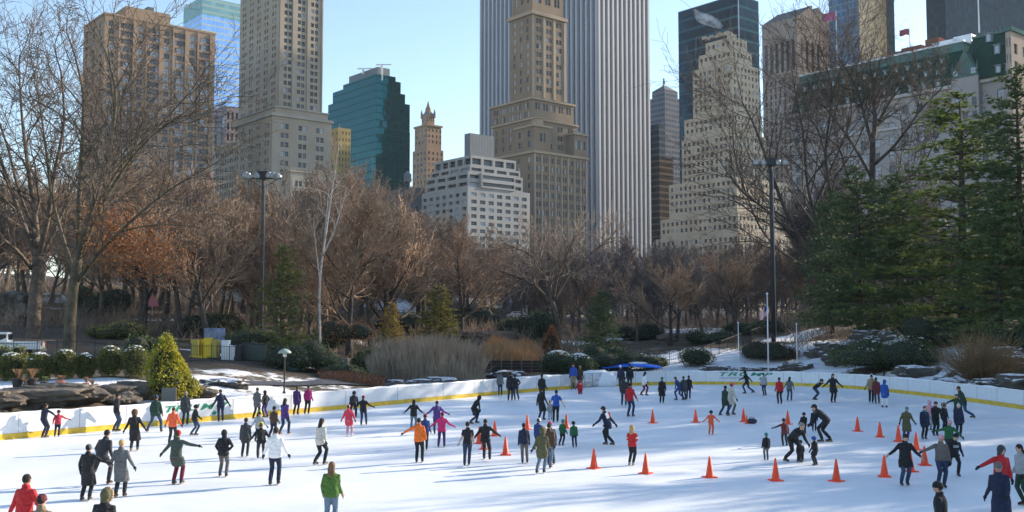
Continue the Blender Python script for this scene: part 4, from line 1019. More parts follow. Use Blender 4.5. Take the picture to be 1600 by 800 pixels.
for (xa, xb, ta, tb, ya, yb, n, mi, tone, where) in ZONES:
    for i in range(n):
        px = xa + (xb - xa) * (i + .5 + rz_.uniform(-.3, .3)) / n; Y = rz_.uniform(ya, yb); top = rz_.uniform(ta - 12, tb + 18)
        x = at(px, 480, Y).x; z = H(x, Y); h = at(px, top, Y).z - z
        k = rz_.randrange(5); tme, cme, hm = protos[k]; s = h / hm
        root = empty('wood_tree', (x, Y, z), rz_.uniform(0, 6.3), f'bare {tone} tree, {nth(i)} from left of those {where}', 'tree', 'bare trees of the park wood')
        root.scale = (s * rz_.uniform(.95, 1.25), s * rz_.uniform(.95, 1.25), s)
        link('trunk', tme, root); o = link('crown', cme, root)
        mj = mi if rz_.random() < .6 else rz_.choice((0, 2, 1))
        if mj != 1: o.material_slots[0].link = 'OBJECT'; o.material_slots[0].material = tm_list[mj]
for px, Y, top, k, lab in ((328, 94, 300, 1, 'twisted bare tree right behind the yellow container'), (286, 100, 285, 3, 'bare tree left of the yellow container, leaning limbs'), (600, 118, 300, 0, 'dark-trunked bare tree above the small golden brown conifer'), (722, 128, 325, 2, 'bare tree standing right of the olive conifer'), (655, 150, 330, 4, 'bare tree on the snowy slope below the white block'), (1046, 118, 385, 1, 'low bare tree above the iron fence, right of the snowy patch'), (1150, 122, 380, 3, 'bare tree between the iron fence and the right lamp pole'), (225, 108, 275, 4, 'bare tree behind the golden conifer shrub'), (545, 100, 262, 2, 'tall bare tree just right of the birch')):
    x = at(px, 480, Y).x; z = H(x, Y); tme, cme, hm = protos[k]; s = (at(px, top, Y).z - z) / hm; root = empty('wood_tree', (x, Y, z), px * .37, lab, 'tree', 'bare trees of the park wood'); root.scale = (s * 1.25, s * 1.25, s)
    o = link('trunk', tme, root); o.material_slots[0].link = 'OBJECT'; o.material_slots[0].material = bark_d; link('crown', cme, root)
# far wood as one mass
fw = MB(); rnd = random.Random(5)
for i in range(230):
    Y = rnd.uniform(175, 300); px = rnd.uniform(-120, 1720); x = at(px, 480, Y).x; z = H(x, Y)
    cfg = dict(CFG, rmin=.06, tl=9, lv=3, n=(10, 7, 6), lo=.06, ratio=(.5, .55, .6))
    T = MB(); hh = rnd.uniform(9, 13)
    grow(T, T, rnd, Vector((x, Y, z - .5)), Vector((0, 0, 1)), hh, .3, 0, dict(cfg, tl=0))
    o_ = len(fw.v); fw.v += T.v; fw.f += [tuple(a + o_ for a in f) for f in T.f]; fw.m += T.m; fw.uv += T.uv
tag(fw.build('distant_wood', twig_g), 'brown haze of far bare woodland filling the park below the towers', 'wood', kind='stuff')
# understorey brush as one mass
br_ = MB(); rnd = random.Random(6)
for i in range(3400):
    Y = rnd.uniform(98, 190); px = rnd.uniform(-80, 1290) if rnd.random() < .85 else rnd.uniform(1290, 1700)
    x = at(px, 480, Y).x
    if 930 < px < 1230 and Y < 138: continue
    z = H(x, Y); L = rnd.uniform(.6, 2.4) * (1.4 if rnd.random() < .15 else 1)
    for q in range(7):
        d = Vector((rnd.gauss(0, .8), rnd.gauss(0, .8), 1)).normalized(); p = Vector((x + rnd.gauss(0, .5), Y + rnd.gauss(0, .5), z - .1))
        br_.tube([p, p + d * L * .5, p + d * L * .8 + Vector((rnd.gauss(0, .3), rnd.gauss(0, .3), L * .2))], [.03, .025, .015], 3, cap=False)
tag(br_.build('undergrowth', twig), 'tangle of bare brown brush under the park trees', 'undergrowth', kind='stuff')

# --- off to the right of the frame stand more trees whose shade falls on the ice
for i, (x, y, s) in enumerate(((52, 78, 1.15), (58, 66, 1.1), (64, 52, 1.2), (43, 50, .95), (51, 54, 1.0), (60, 18, 1.2), (60, 38, 1.15), (47, 32, .9), (56, 26, 1.1), (70, 44, 1.25), (72, 62, 1.3), (68, 76, 1.25), (60, 90, 1.2), (45, 22, .95), (80, 55, 1.3), (82, 70, 1.3), (38, 30, 1.15), (52, 20, 1.3), (66, 32, 1.4), (78, 84, 1.5))):
    tme, cme, hm = protos[i % 5]; root = empty('wood_tree', (x, y, H(x, y)), i * 1.3, f'bare tree, {("first","second","third","fourth","fifth","sixth","seventh","eighth","ninth","tenth","eleventh","twelfth","thirteenth","fourteenth","fifteenth","sixteenth","seventeenth","eighteenth","nineteenth","twentieth","last")[i]} of those beyond the rink\'s right edge', 'tree', 'bare trees of the park wood')
    s *= 1.2; root.scale = (s * 1.1, s * 1.1, s); link('trunk', tme, root); link('crown', cme, root)

# ================================================================= EVERGREENS
pine_n = mat('pine_needles', (.05, .095, .03), .7, scale=.5, col2=(.12, .16, .045), objvar=.2, transl=.15)
pine_b = mat('pine_needles_blue', (.045, .085, .032), .7, scale=.5, col2=(.11, .15, .05), objvar=.2, transl=.15)
gold_n = mat('golden_needles', (.26, .27, .02), .7, scale=1.2, col2=(.50, .46, .05), transl=.4)
yew_n = mat('yew_leaves', (.08, .10, .02), .7, scale=1.5, col2=(.20, .21, .04), transl=.25)
def pine(seed, h, wmax, dens=1.0, droop=.1, lo=.06, shape=1.0, irregular=.35, needle=.42, nw=.055):
    rnd = random.Random(seed); T, N = MB(), MB()
    T.tube(path(rnd, Vector((0, 0, -.6)), Vector((0, 0, 1)), h, 8, .015, .0), [.34 * (1 - i / 8.3) * h / 20 + .03 for i in range(9)], 8)
    z = h * lo; k = 0
    while z < h * .99:
        f = z / h; Lm = wmax * ((1 - f) ** .62) * shape + .45
        nb = 5 if f < .9 else 4
        for b in range(nb):
            L = Lm * rnd.uniform(1 - irregular, 1 + irregular * .6); az = rnd.random() * 6.283
            d = Vector((math.cos(az), math.sin(az), rnd.uniform(-.02, .28) + .4 * f - droop)).normalized()
            pts = path(rnd, Vector((0, 0, z)), d, L, 4, .07, -.01 + .03 * f)
            T.tube(pts, [.06 * L / 4 + .015, .045 * L / 4 + .012, .03, .02, .012], 4, cap=False)
            ncl = max(3, int(L * 6.5 * dens))
            for c in range(ncl):
                t = .25 + .75 * (c + rnd.random()) / ncl; i = min(int(t * 4), 3); q = pts[i].lerp(pts[i + 1], t * 4 - i)
                sw = (1 - abs(t - .6)) * L * .28
                q = q + Vector((rnd.gauss(0, sw), rnd.gauss(0, sw), rnd.gauss(0, .07)))
                for _ in range(11):
                    a = Vector((rnd.gauss(0, 1) + d.x, rnd.gauss(0, 1) + d.y, rnd.gauss(.25, .45))).normalized(); s_, _x = ring_basis(a)
                    l = needle * rnd.uniform(.6, 1.2); s_ = (s_ * math.cos(c) + _x * math.sin(c)) * nw
                    N.face([q - s_, q + s_, q + a * l])
        z += h / 30 * rnd.uniform(.8, 1.3)
    return T.mesh('trunk', bark_d, True), N.mesh('crown', pine_n)
pA = pine(1, 22, 5.2, 1.0); pB = pine(2, 16, 4.6, 1.1, droop=.15); pD = pine(5, 12, 3.0, .5, droop=.05, needle=.5, irregular=.6); pC = pine(3, 9, 2.2, 1.0, needle=.3, nw=.045, lo=.02)
def put_pine(pr, h0, px, Y, top, label, m=None, sx=1.0, name='pine_tree', group='tall pines on the right bank', zb=None, rz=0):
    x = at(px, 480, Y).x; z = H(x, Y) if zb is None else zb; h = at(px, top, Y).z - z; s = h / h0
    root = empty(name, (x, Y, z), rz, label, 'tree', group); root.scale = (s * sx, s * sx, s)
    link('trunk', pr[0], root); o = link('crown', pr[1], root)
    if m: o.material_slots[0].link = 'OBJECT'; o.material_slots[0].material = m
    return root
put_pine(pA, 22, 1508, 93, 148, 'tallest pine, sunlit yellow green, in front of the copper gable', mat('pine_needles_sun_tint', (.09, .14, .03), .7, scale=.5, col2=(.20, .24, .05), transl=.35), 1.55, rz=1)  # lighter yellow green paints sunlight into this pine's needle colour
put_pine(pA, 22, 1600, 88, 108, 'dark pine cut off by the right edge of the photo', pine_b, 1.05, rz=2.5)
put_pine(pB, 16, 1342, 100, 262, 'dark green pine at the left end of the pine row', pine_b, 1.0, rz=.3)
put_pine(pB, 16, 1300, 106, 300, 'lower dark pine just left of the pine row, touching the dark bare trunk', pine_b, .8, rz=4)
put_pine(pB, 16, 1405, 98, 275, 'dark green pine second in the pine row, nearer the tall sunlit one', pine_b, 1.05, rz=2)
put_pine(pB, 16, 1560, 84, 300, 'bushy green pine low beneath the tall sunlit pine', pine_n, 1.1, rz=5)
put_pine(pA, 22, 1690, 80, 130, 'pine beyond the right edge of the photo behind the bank', pine_b, 1.0, rz=3.3)
put_pine(pC, 9, 686, 112, 448, 'small dense cone-shaped olive conifer right of the golden one', mat('olive_needles', (.12, .13, .02), .7, scale=1, col2=(.24, .22, .05), transl=.3), 1.25, 'conifer', None)
put_pine(pC, 9, 612, 106, 474, 'small golden brown conifer between birch and olive conifer', mat('bronze_needles', (.24, .18, .04), .7, scale=1, col2=(.38, .29, .08), transl=.3), 1.0, 'conifer', None)
put_pine(pD, 12, 442, 86, 385, 'loose green cedar right of the left lamp pole', mat('cedar_needles', (.09, .12, .025), .7, scale=1, col2=(.19, .20, .05), transl=.3), .9, 'cedar_tree', None)
put_pine(pC, 9, 940, 104, 455, 'narrow dark evergreen standing behind the snowy arching shrubs', pine_b, 1.1, 'conifer', None)

# ================================================================= SHRUBS
def shrub(px, py, Y, w, h, label, leafm, n=2600, size=.13, name='round_bush', snow=0, group=None, cone=0, core=(.02, .025, .012), dxy=.9, seed=1, z=None, lump=0):
    c = at(px, py, Y); x = c.x; zb = (H(x, Y) if z is None else z) - .05; rnd = random.Random(seed * 7 + int(px))
    root = empty(name, (x, Y, zb), label=label, cat='bush' if not cone else 'shrub', group=group)
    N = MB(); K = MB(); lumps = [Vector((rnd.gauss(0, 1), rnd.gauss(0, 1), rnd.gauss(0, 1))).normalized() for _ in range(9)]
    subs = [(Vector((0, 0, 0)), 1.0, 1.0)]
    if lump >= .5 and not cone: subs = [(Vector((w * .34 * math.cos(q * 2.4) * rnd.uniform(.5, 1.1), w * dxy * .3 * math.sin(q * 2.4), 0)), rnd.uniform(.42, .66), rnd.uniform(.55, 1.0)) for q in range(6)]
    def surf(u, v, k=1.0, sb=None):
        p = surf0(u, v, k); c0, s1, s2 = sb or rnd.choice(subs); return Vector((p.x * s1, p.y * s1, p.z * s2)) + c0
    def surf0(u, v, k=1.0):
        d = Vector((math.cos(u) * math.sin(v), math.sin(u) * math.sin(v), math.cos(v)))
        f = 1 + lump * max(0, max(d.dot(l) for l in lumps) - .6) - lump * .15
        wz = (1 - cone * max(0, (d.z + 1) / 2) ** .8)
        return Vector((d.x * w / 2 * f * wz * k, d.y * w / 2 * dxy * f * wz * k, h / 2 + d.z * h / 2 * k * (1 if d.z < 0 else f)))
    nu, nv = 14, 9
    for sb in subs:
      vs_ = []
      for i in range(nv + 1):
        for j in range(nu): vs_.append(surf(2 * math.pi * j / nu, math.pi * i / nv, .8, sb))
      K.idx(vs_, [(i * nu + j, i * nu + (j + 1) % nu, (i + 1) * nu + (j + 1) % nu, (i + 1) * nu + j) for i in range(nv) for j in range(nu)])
    K.build('dark_core', mat('shrub_core', core, .9), root, smooth=True)  # solid dark core filling the bush behind its leaves
    for _ in range(n):
        v = math.acos(rnd.uniform(-.95, 1)); p = surf(rnd.random() * 6.283, v, rnd.uniform(.8, 1.0) + abs(rnd.gauss(0, .08)))
        a = Vector((rnd.gauss(0, 1), rnd.gauss(0, 1), rnd.gauss(.3, 1))).normalized(); b, _x = ring_basis(a); s = size * rnd.uniform(.6, 1.3)
        N.face([p - b * s * .35, p + a * s * .6, p + b * s * .35, p - a * s * .4])
    N.build('leaves', leafm, root)
    if snow:
        Sm = MB()
        for _ in range(int(snow)):
            v = abs(rnd.gauss(0, .42)); p = surf(rnd.random() * 6.283, v, 1.02); r = rnd.uniform(.03, .09)
            Sm.ball(p, (r * 1.3, r * 1.3, r * .5), 6, 4)
        Sm.build('snow_patch', M_snow, root, smooth=True)['kind'] = 'stuff'
    return root
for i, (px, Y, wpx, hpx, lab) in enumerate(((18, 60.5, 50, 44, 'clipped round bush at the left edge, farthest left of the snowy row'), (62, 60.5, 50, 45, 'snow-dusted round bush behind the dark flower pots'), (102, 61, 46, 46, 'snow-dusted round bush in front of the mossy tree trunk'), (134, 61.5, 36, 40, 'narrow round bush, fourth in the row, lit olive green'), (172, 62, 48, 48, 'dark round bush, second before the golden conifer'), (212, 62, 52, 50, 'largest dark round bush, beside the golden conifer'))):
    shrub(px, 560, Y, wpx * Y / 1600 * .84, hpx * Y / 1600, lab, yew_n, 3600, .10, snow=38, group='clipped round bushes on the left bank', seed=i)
shrub(268, 560, 58, 4.2, 3.2, 'bright golden green conifer shrub behind the grey panel', gold_n, 6500, .15, name='golden_conifer', cone=.72, core=(.05, .05, .01), lump=1.5)
shrub(12, 540, 66, 2.2, 1.5, 'light green shrub at the left edge above the round bushes', mat('light_leaves', (.10, .13, .02), .7, scale=1.5, col2=(.2, .22, .05)), 2500, .14, name='shrub', lump=.5)
shrub(240, 535, 70, 3.2, 2.2, 'dark spreading shrub behind the golden conifer', pine_n, 3500, .16, name='shrub', lump=.6)
shrub(180, 500, 92, 5, 1.8, 'low olive shrub on the lawn behind the iron fence', yew_n, 3500, .16, name='shrub', lump=.6)
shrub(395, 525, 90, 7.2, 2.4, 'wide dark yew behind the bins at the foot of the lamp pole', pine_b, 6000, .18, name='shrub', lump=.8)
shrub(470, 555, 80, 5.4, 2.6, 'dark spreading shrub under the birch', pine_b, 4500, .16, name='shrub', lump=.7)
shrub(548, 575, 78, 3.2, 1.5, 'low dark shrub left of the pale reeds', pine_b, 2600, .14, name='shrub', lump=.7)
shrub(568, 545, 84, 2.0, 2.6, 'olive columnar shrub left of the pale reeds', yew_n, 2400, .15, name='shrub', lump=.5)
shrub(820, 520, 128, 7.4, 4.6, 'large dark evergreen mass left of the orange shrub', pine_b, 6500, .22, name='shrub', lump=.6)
shrub(862, 512, 112, 2.8, 3.6, 'small shrub thick with orange brown leaves in front of the spreading tree', leafb, 3600, .17, name='orange_shrub', cone=.5, core=(.09, .04, .02), lump=.6)
shrub(540, 515, 88, 4.4, 1.9, 'low spreading branches with orange brown leaves right of the birch', leafb, 1500, .17, name='orange_shrub', core=(.05, .03, .02), lump=1.0, z=H(at(540, 500, 88).x, 88) + 2.2)
for q_, (px, Y, w, h, lab) in enumerate(((335, 104, 6, 2.4, 'dark evergreen bush under the twisted bare tree'), (158, 130, 7, 4, 'dark evergreen beside the far parked cars'), (640, 145, 9, 3.5, 'dark hedge mass at the foot of the snowy slope'), (725, 150, 10, 3.6, 'dark hedge mass below the white block'), (1000, 132, 6, 2.2, 'dark evergreen bush above the snowy patch'), (1110, 116, 5, 1.6, 'dark bush beside the smooth boulder'), (505, 112, 6, 2.2, 'dark bush low behind the birch trunk'), (1180, 124, 7, 2.0, 'dark bush behind the iron fence under the right lamp pole'))):
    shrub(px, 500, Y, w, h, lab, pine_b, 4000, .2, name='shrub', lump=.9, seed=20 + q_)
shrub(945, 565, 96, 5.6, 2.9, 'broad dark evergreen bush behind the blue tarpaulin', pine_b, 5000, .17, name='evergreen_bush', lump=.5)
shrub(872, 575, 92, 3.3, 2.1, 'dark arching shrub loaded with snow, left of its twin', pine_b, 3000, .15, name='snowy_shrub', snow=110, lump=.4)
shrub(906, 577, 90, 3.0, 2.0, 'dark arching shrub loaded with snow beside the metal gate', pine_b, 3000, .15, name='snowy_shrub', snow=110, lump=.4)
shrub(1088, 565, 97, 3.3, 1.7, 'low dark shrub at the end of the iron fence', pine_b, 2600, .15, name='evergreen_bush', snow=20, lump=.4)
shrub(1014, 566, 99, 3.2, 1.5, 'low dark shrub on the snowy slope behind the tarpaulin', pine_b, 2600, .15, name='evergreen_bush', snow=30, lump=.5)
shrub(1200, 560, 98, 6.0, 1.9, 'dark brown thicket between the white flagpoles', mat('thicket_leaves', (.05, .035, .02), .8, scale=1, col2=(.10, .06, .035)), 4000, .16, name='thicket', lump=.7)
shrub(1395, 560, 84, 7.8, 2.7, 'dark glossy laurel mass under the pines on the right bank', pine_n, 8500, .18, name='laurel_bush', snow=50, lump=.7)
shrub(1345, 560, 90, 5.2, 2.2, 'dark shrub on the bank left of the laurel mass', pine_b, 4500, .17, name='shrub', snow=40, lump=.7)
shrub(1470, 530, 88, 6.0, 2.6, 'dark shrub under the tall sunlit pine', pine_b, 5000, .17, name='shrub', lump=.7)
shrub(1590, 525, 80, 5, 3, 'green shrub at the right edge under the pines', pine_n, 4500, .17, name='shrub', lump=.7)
# golden twiggy bush on the right bank
rnd = random.Random(44); T = MB(); c = at(1532, 590, 72); zb = H(c.x, 72) - .1
for i in range(420):
    a = rnd.random() * 6.283; tl_ = rnd.uniform(.2, 1.7); d = Vector((math.cos(a) * tl_, math.sin(a) * tl_ * .8, 1)).normalized(); L = rnd.uniform(1.8, 3.9)
    p = Vector((rnd.gauss(0, .25), rnd.gauss(0, .2), 0)); pts = path(rnd, p, d, L, 4, .08, -.02); T.tube(pts, [.022, .018, .014, .012, .008], 3, cap=False)
    for q in range(5): s_ = pts[2 + q % 3]; T.tube([s_, s_ + rdir(rnd, d, .5) * L * .35], [.011, .006], 3, cap=False)
root = empty('twiggy_bush', (c.x, 72, zb), label='golden tan twiggy bush catching the sun on the right bank', cat='bush')
T.build('twigs', mat('golden_twigs', (.19, .12, .055), .8, var=.3, scale=1), root)
lf = MB(); leaf_scatter(lf, rnd, [Vector((rnd.gauss(0, 1.6), rnd.gauss(0, 1), rnd.uniform(1, 3.4))) for _ in range(200)], 1400, .3, .09); lf.build('leaves', mat('golden_leaves', (.28, .17, .05), .8, scale=2, col2=(.4, .27, .09)), root)
# reeds
def reeds(name, pxa, pxb, Ya, Yb, h, n, m_, label, seed, lean=.12):
    rnd = random.Random(seed); T = MB()
    for i in range(n):
        px = rnd.uniform(pxa, pxb); Y = rnd.uniform(Ya, Yb); x = at(px, 550, Y).x; z = H(x, Y); hh = h * rnd.uniform(.45, 1.15) * (1 + .4 * mn.noise(Vector((x * .7, Y * .3, 0))))
        e = math.sin((px - pxa) / (pxb - pxa) * math.pi) ** .4; hh *= .5 + .5 * e
        d = Vector((rnd.gauss(0, lean), rnd.gauss(0, lean), 1)); w = .018
        p = Vector((x, Y, z)); q = p + d * hh * .7; t = p + d * hh + Vector((rnd.gauss(0, .25), rnd.gauss(0, .25), 0))
        T.face([p + Vector((-w, 0, 0)), p + Vector((w, 0, 0)), q + Vector((w, 0, 0)), q + Vector((-w, 0, 0))]); T.face([q + Vector((-w * 1.6, 0, 0)), q + Vector((w * 1.6, 0, 0)), t])
    tag(T.build(name, m_), label, 'reeds', kind='stuff')
reeds('reeds', 578, 752, 80, 88, 3.1, 9000, mat('pale_reed', (.20, .155, .12), .85, scale=.6, col2=(.36, .29, .21)), 'pale grey brown reeds standing behind the boards in the middle', 1, .2)
reeds('reeds', 748, 845, 96, 106, 2.4, 6500, mat('tan_reed', (.30, .17, .08), .85, scale=.6, col2=(.45, .27, .13)), 'tan reeds standing behind the dark timber edge', 2)
reeds('dry_grass', 500, 600, 74, 80, .7, 2500, mat('rust_grass', (.16, .07, .04), .85, scale=.6, col2=(.24, .12, .07)), 'rusty dry grass on the bank below the birch', 3, .4)
# ================================================================= PROPS
def gp(px, Y, dz=0): x = at(px, 480, Y).x; return Vector((x, Y, H(x, Y) + dz))
# --- traffic cones
M_cone = mat('cone_orange', (.88, .07, .012), .5, var=.16, scale=5, objvar=.14)
cm = MB(); cm.tube([(0, 0, .03), (0, 0, .05), (0, 0, .70), (0, 0, .72)], [.15, .135, .03, .018], 14)
cone_body = cm.mesh('cone_body', M_cone, True)
cm = MB(); cm.box((0, 0, .018), (.40, .40, .034)); cone_base = cm.mesh('base', M_cone)
CONES = [(749, 693, 1, 'behind the hooded skater in black'), (756, 702, .9, 'low behind the black-clad skater\'s legs'), (773, 681, 1, 'right beside the black hooded skater'), (790, 711, 1, 'alone right of the black hooded skater'),
 (824, 671, 1, 'just above the head of the navy jacket skater'), (885, 669, 1, 'between the two children in green'), (928, 732, 1, 'in the open ice right of the huddled group'), (1009, 740, 1, 'right of the blond skater in red'),
 (1020, 661, 1, 'in open ice above the blond skater in red'), (1087, 660, 1, 'left of the child in the orange snowsuit'), (1109, 746, 1, 'below the child in the orange snowsuit'), (1162, 659, 1, 'tall one behind the dark bag'), (1167, 662, .62, 'small one touching the dark bag'),
 (1212, 751, 1, 'below the child in the blue helmet'), (1231, 663, 1, 'behind the maroon-sleeved child'), (1307, 752, 1, 'alone in the shaded ice in front of the bending man'), (1340, 674, 1, 'right of the bending man in black'), (1375, 683, 1, 'left of the teal hat skater'),
 (1404, 690, 1, 'behind the shoulder of the black coat skater with arms out'), (1432, 703, 1, 'between the teal hat skater and the holding pair'), (1445, 727, 1, 'between the two skaters holding hands'), (1423, 737, 1, 'behind the legs of the black coat skater'), (1382, 745, 1, 'left of the black coat skater with arms out')]
for px, py, s, lab in CONES:
    p = ground(px, py); root = empty('traffic_cone', p, px * .7, 'orange traffic cone ' + lab, 'traffic cone', 'orange traffic cones on the ice'); root.scale = (s, s, s * random.Random(px).uniform(.95, 1.04))
    link('cone_body', cone_body, root); link('base', cone_base, root)
# dark bag on the ice
m = MB(); m.ball((0, 0, .13), (.27, .16, .15), 12, 8, wob=.1, rnd=random.Random(1)); root = empty('bag', ground(1175, 662), label='dark blue sports bag lying on the ice beside the small cone', cat='bag')
m.build('bag_body', mat('bag_navy', (.02, .03, .05), .7), root, smooth=True)
m = MB(); m.tube([(-.15, 0, .24), (-.08, 0, .34), (.08, 0, .34), (.15, 0, .24)], [.015] * 4, 6); m.build('strap', M_black, root)
# --- metal gate between the boards, and two crowd barriers
def barrier(a, b_, h, label, n=9, name='metal_gate'):
    root = empty(name, a, label=label, cat='gate' if name == 'metal_gate' else 'barrier'); m = MB(); a0 = Vector(a); d = Vector(b_) - a0
    for z in (.15, h * .5, h): m.tube([Vector((0, 0, z)), d + Vector((0, 0, z))], [.025, .025], 6)
    for t in (0, .33, .66, 1): m.tube([d * t, d * t + Vector((0, 0, h))], [.03, .03], 6)
    m.build('frame', M_steel, root); m = MB()
    for i in range(n * 3): t = (i + .5) / (n * 3); m.tube([d * t + Vector((0, 0, .15)), d * t + Vector((0, 0, h))], [.009, .009], 4, cap=False)
    m.tube([Vector((0, 0, .15)), d * .33 + Vector((0, 0, h))], [.02, .02], 4); m.tube([d * .66 + Vector((0, 0, .15)), d + Vector((0, 0, h))], [.02, .02], 4)
    m.build('bar', M_steel, root); return root
ga, gb_ = RING[ia], RING[ib]; g1 = ga.lerp(gb_, .36)
barrier(g1 + Vector((0, .15, 0)), gb_ + Vector((-.05, .1, 0)), 1.15, 'grey metal gate with crossed bars closing the gap in the boards')
m = MB(); q = g1.lerp(gb_, .5); m.ball(q + Vector((0, 1.1, .5)), (2.0, .8, .85), 14, 8, wob=.25, rnd=random.Random(4)); tag(m.build('snow_pile', M_snow, smooth=True, off=q), 'pile of shovelled snow heaped behind the metal gate', 'snow pile')
# --- blue tarpaulin on a low frame
c = gp(986, 94); zb = 1.0; root = empty('tarpaulin', (c.x, c.y, zb), label='bright blue tarpaulin stretched over a low stand behind the boards', cat='tarpaulin')
m = MB(); hw = 46 * 94 / 1600; vs_ = []; rnd = random.Random(2)
for i in range(13):
    for j in range(6):
        x = -hw + 2 * hw * i / 12; y = -.9 + 1.8 * j / 5; z = .68 - .30 * abs(j - 2.5) / 2.5 - .22 * (abs(i - 6) / 6) ** 2 + rnd.gauss(0, .025); vs_.append((x, y, z))
m.idx(vs_, [(i * 6 + j, (i + 1) * 6 + j, (i + 1) * 6 + j + 1, i * 6 + j + 1) for i in range(12) for j in range(5)])
o = m.build('sheet', mat('tarp_blue', (.01, .14, .75), .4, var=.1, scale=2), root, smooth=True); md = o.modifiers.new('th', 'SOLIDIFY'); md.thickness = .03
m = MB()
for sx in (-1, 1):
    for sy in (-.7, .7): m.tube([(sx * hw * .8, sy, -1.0), (sx * hw * .8, sy, .3)], [.05, .05], 6)
m.build('stand', M_steel, root)
m = MB(); m.ball((.6, .1, .62), (.9, .4, .14), 10, 6); m.build('snow_cap', M_snow, root, smooth=True)
# --- light poles
def pole(px, Y, top, label, seed, r=.17, col=mat('pole_timber', (.07, .05, .04), .8, scale=3, col2=(.13, .10, .08)), heads=()):
    b0 = gp(px, Y); zt = at(px, top, Y).z - b0.z; root = empty('light_pole', b0, label=label, cat='light pole', group='tall floodlight poles')
    m = MB(); m.tube([(0, 0, -.3), (0, 0, zt)], [r * 1.1, r * .8], 10); m.build('pole', col, root, smooth=True)
    m = MB(); m.box((0, 0, zt - .35), (3.4, .12, .14)); m.box((0, 0, zt - .05), (1.0, .5, .7)); m.tube([(-1.4, 0, zt - .35), (0, 0, zt - 1.3), (1.4, 0, zt - .35)], [.04, .04, .04], 5); m.build('crossarm', M_black, root)
    m = MB(); m.tube([(r * 1.15, -.05, .5), (r * 1.0, -.05, zt - 1)], [.045, .04], 6); m.build('conduit', M_steel, root)
    for dx, dz, ry in heads:
        h = MB(); Rm = Matrix.Rotation(ry, 3, 'Y') @ Matrix.Rotation(.5, 3, 'X')
        ps = [Rm @ Vector((0, 0, z)) for z in (.28, .15, -.08, -.2)]; h.tube([Vector((dx, -.12, zt - .1 + dz)) + p for p in ps], [.10, .22, .34, .36], 12); h.build('floodlight', M_steel, root, smooth=False)
    return root
pole(408, 95, 273, 'tall timber floodlight pole with cluster of lamps in front of the limestone tower', 1, heads=((-1.35, 0, .3), (-.55, .05, -.2), (.55, .1, .2), (.95, .05, .4), (1.35, 0, -.3), (-1.6, .1, 0)))
pole(1208, 108, 252, 'tall dark floodlight pole in front of the stepped white tower', 2, r=.22, col=mat('pole_dark', (.035, .028, .03), .7), heads=((-1.5, 0, .3), (-.8, 0, -.2), (.8, .0, .2), (1.5, 0, -.3)))
# --- flagpoles
def flagpole(px, top, label, r, flag=False, py=592, Y=91):
    x = at(px, 480, Y).x; z0 = H(x, Y) - .2; zt = at(px, top, Y).z - z0; root = empty('flagpole', (x, Y, z0), label=label, cat='flagpole', group='white poles behind the boards')
    m = MB(); m.tube([(0, 0, 0), (0, 0, zt)], [r, r * .6], 8); m.build('pole', M_white, root, smooth=True)
    m = MB(); m.ball((0, 0, zt + r), r * 1.5, 8, 6); m.build('finial', M_white, root, smooth=True)
    if flag:
        fl = empty('flag', (x, Y, z0), label='small striped national flag drooping from the tallest white pole', cat='flag')
        def cloth(name, cells, mt):
            m = MB()
            for (u0, u1, v0, v1) in cells:
                pts = []
                for u, v in ((u0, v0), (u1, v0), (u1, v1), (u0, v1)):
                    pts.append((-.05 - u * .62, .10 * math.sin(u * 9), zt - 1.0 - v * .85 - u * .55 + .06 * math.sin(u * 12 + v * 3)))
                m.face(pts)
            o = m.build(name, mt, fl); o.modifiers.new('s', 'SOLIDIFY').thickness = .012
        N = 8
        for nm, sel, mt in (('red_stripe', 0, mat('flag_red', (.5, .03, .04), .7)), ('white_stripe', 1, mat('flag_white', (.75, .75, .75), .7))):
            cloth(nm, [(i / N, (i + 1) / N, k / 13, (k + 1) / 13) for k in range(13) if k % 2 == sel for i in range(N) if not (i < 3 and k < 7)], mt)
        cloth('canton', [(i / N, (i + 1) / N, k / 13, (k + 1) / 13) for k in range(7) for i in range(3)], mat('flag_blue', (.02, .04, .22), .7))
flagpole(1199, 460, 'tallest white flagpole, flying the striped flag', .07, True)
flagpole(1153, 505, 'shorter white pole left of the flag', .05); flagpole(1244, 507, 'shorter white pole right of the flag', .05)
# flagpoles up on the hotel and the buildings
def roof_flag(px, y0, y1, Y, label, col, fpx=None, sz=5):
    b_ = at(px, y0, Y); root = empty('roof_flagpole', b_, label=label, cat='flagpole'); m = MB(); h = at(px, y1, Y).z - b_.z; m.tube([(0, 0, 0), (0, 0, h)], [.22, .12], 6); m.build('pole', M_white, root)
    if col:
        m = MB(); vs_ = [(-sz * i / 6, .35 * math.sin(i * 1.6), h - .6 - sz * .62 * j - .25 * i / 6 + .2 * math.sin(i)) for i in range(7) for j in (0, 1)]
        m.idx(vs_, [(2 * i, 2 * i + 1, 2 * i + 3, 2 * i + 2) for i in range(6)]); f = m.build('flag', mat('flag_' + col[0], col[1], .7), root); f.modifiers.new('s', 'SOLIDIFY').thickness = .08
roof_flag(1530, 51, -25, 268, 'tall white flagpole on the pavilion roof of the grand hotel', None)
roof_flag(1311, 240, 16, 300, 'thin flagpole with pink and dark flag before the gridded glass tower', ('pink', (.45, .10, .25)), sz=4)
roof_flag(1422, 88, 42, 300, 'short flagpole with dark red flag above the brick chimneys', ('maroon', (.22, .05, .07)), sz=3)
roof_flag(1155, 75, -20, 528, 'thin white mast rising from the stepped white tower', None)
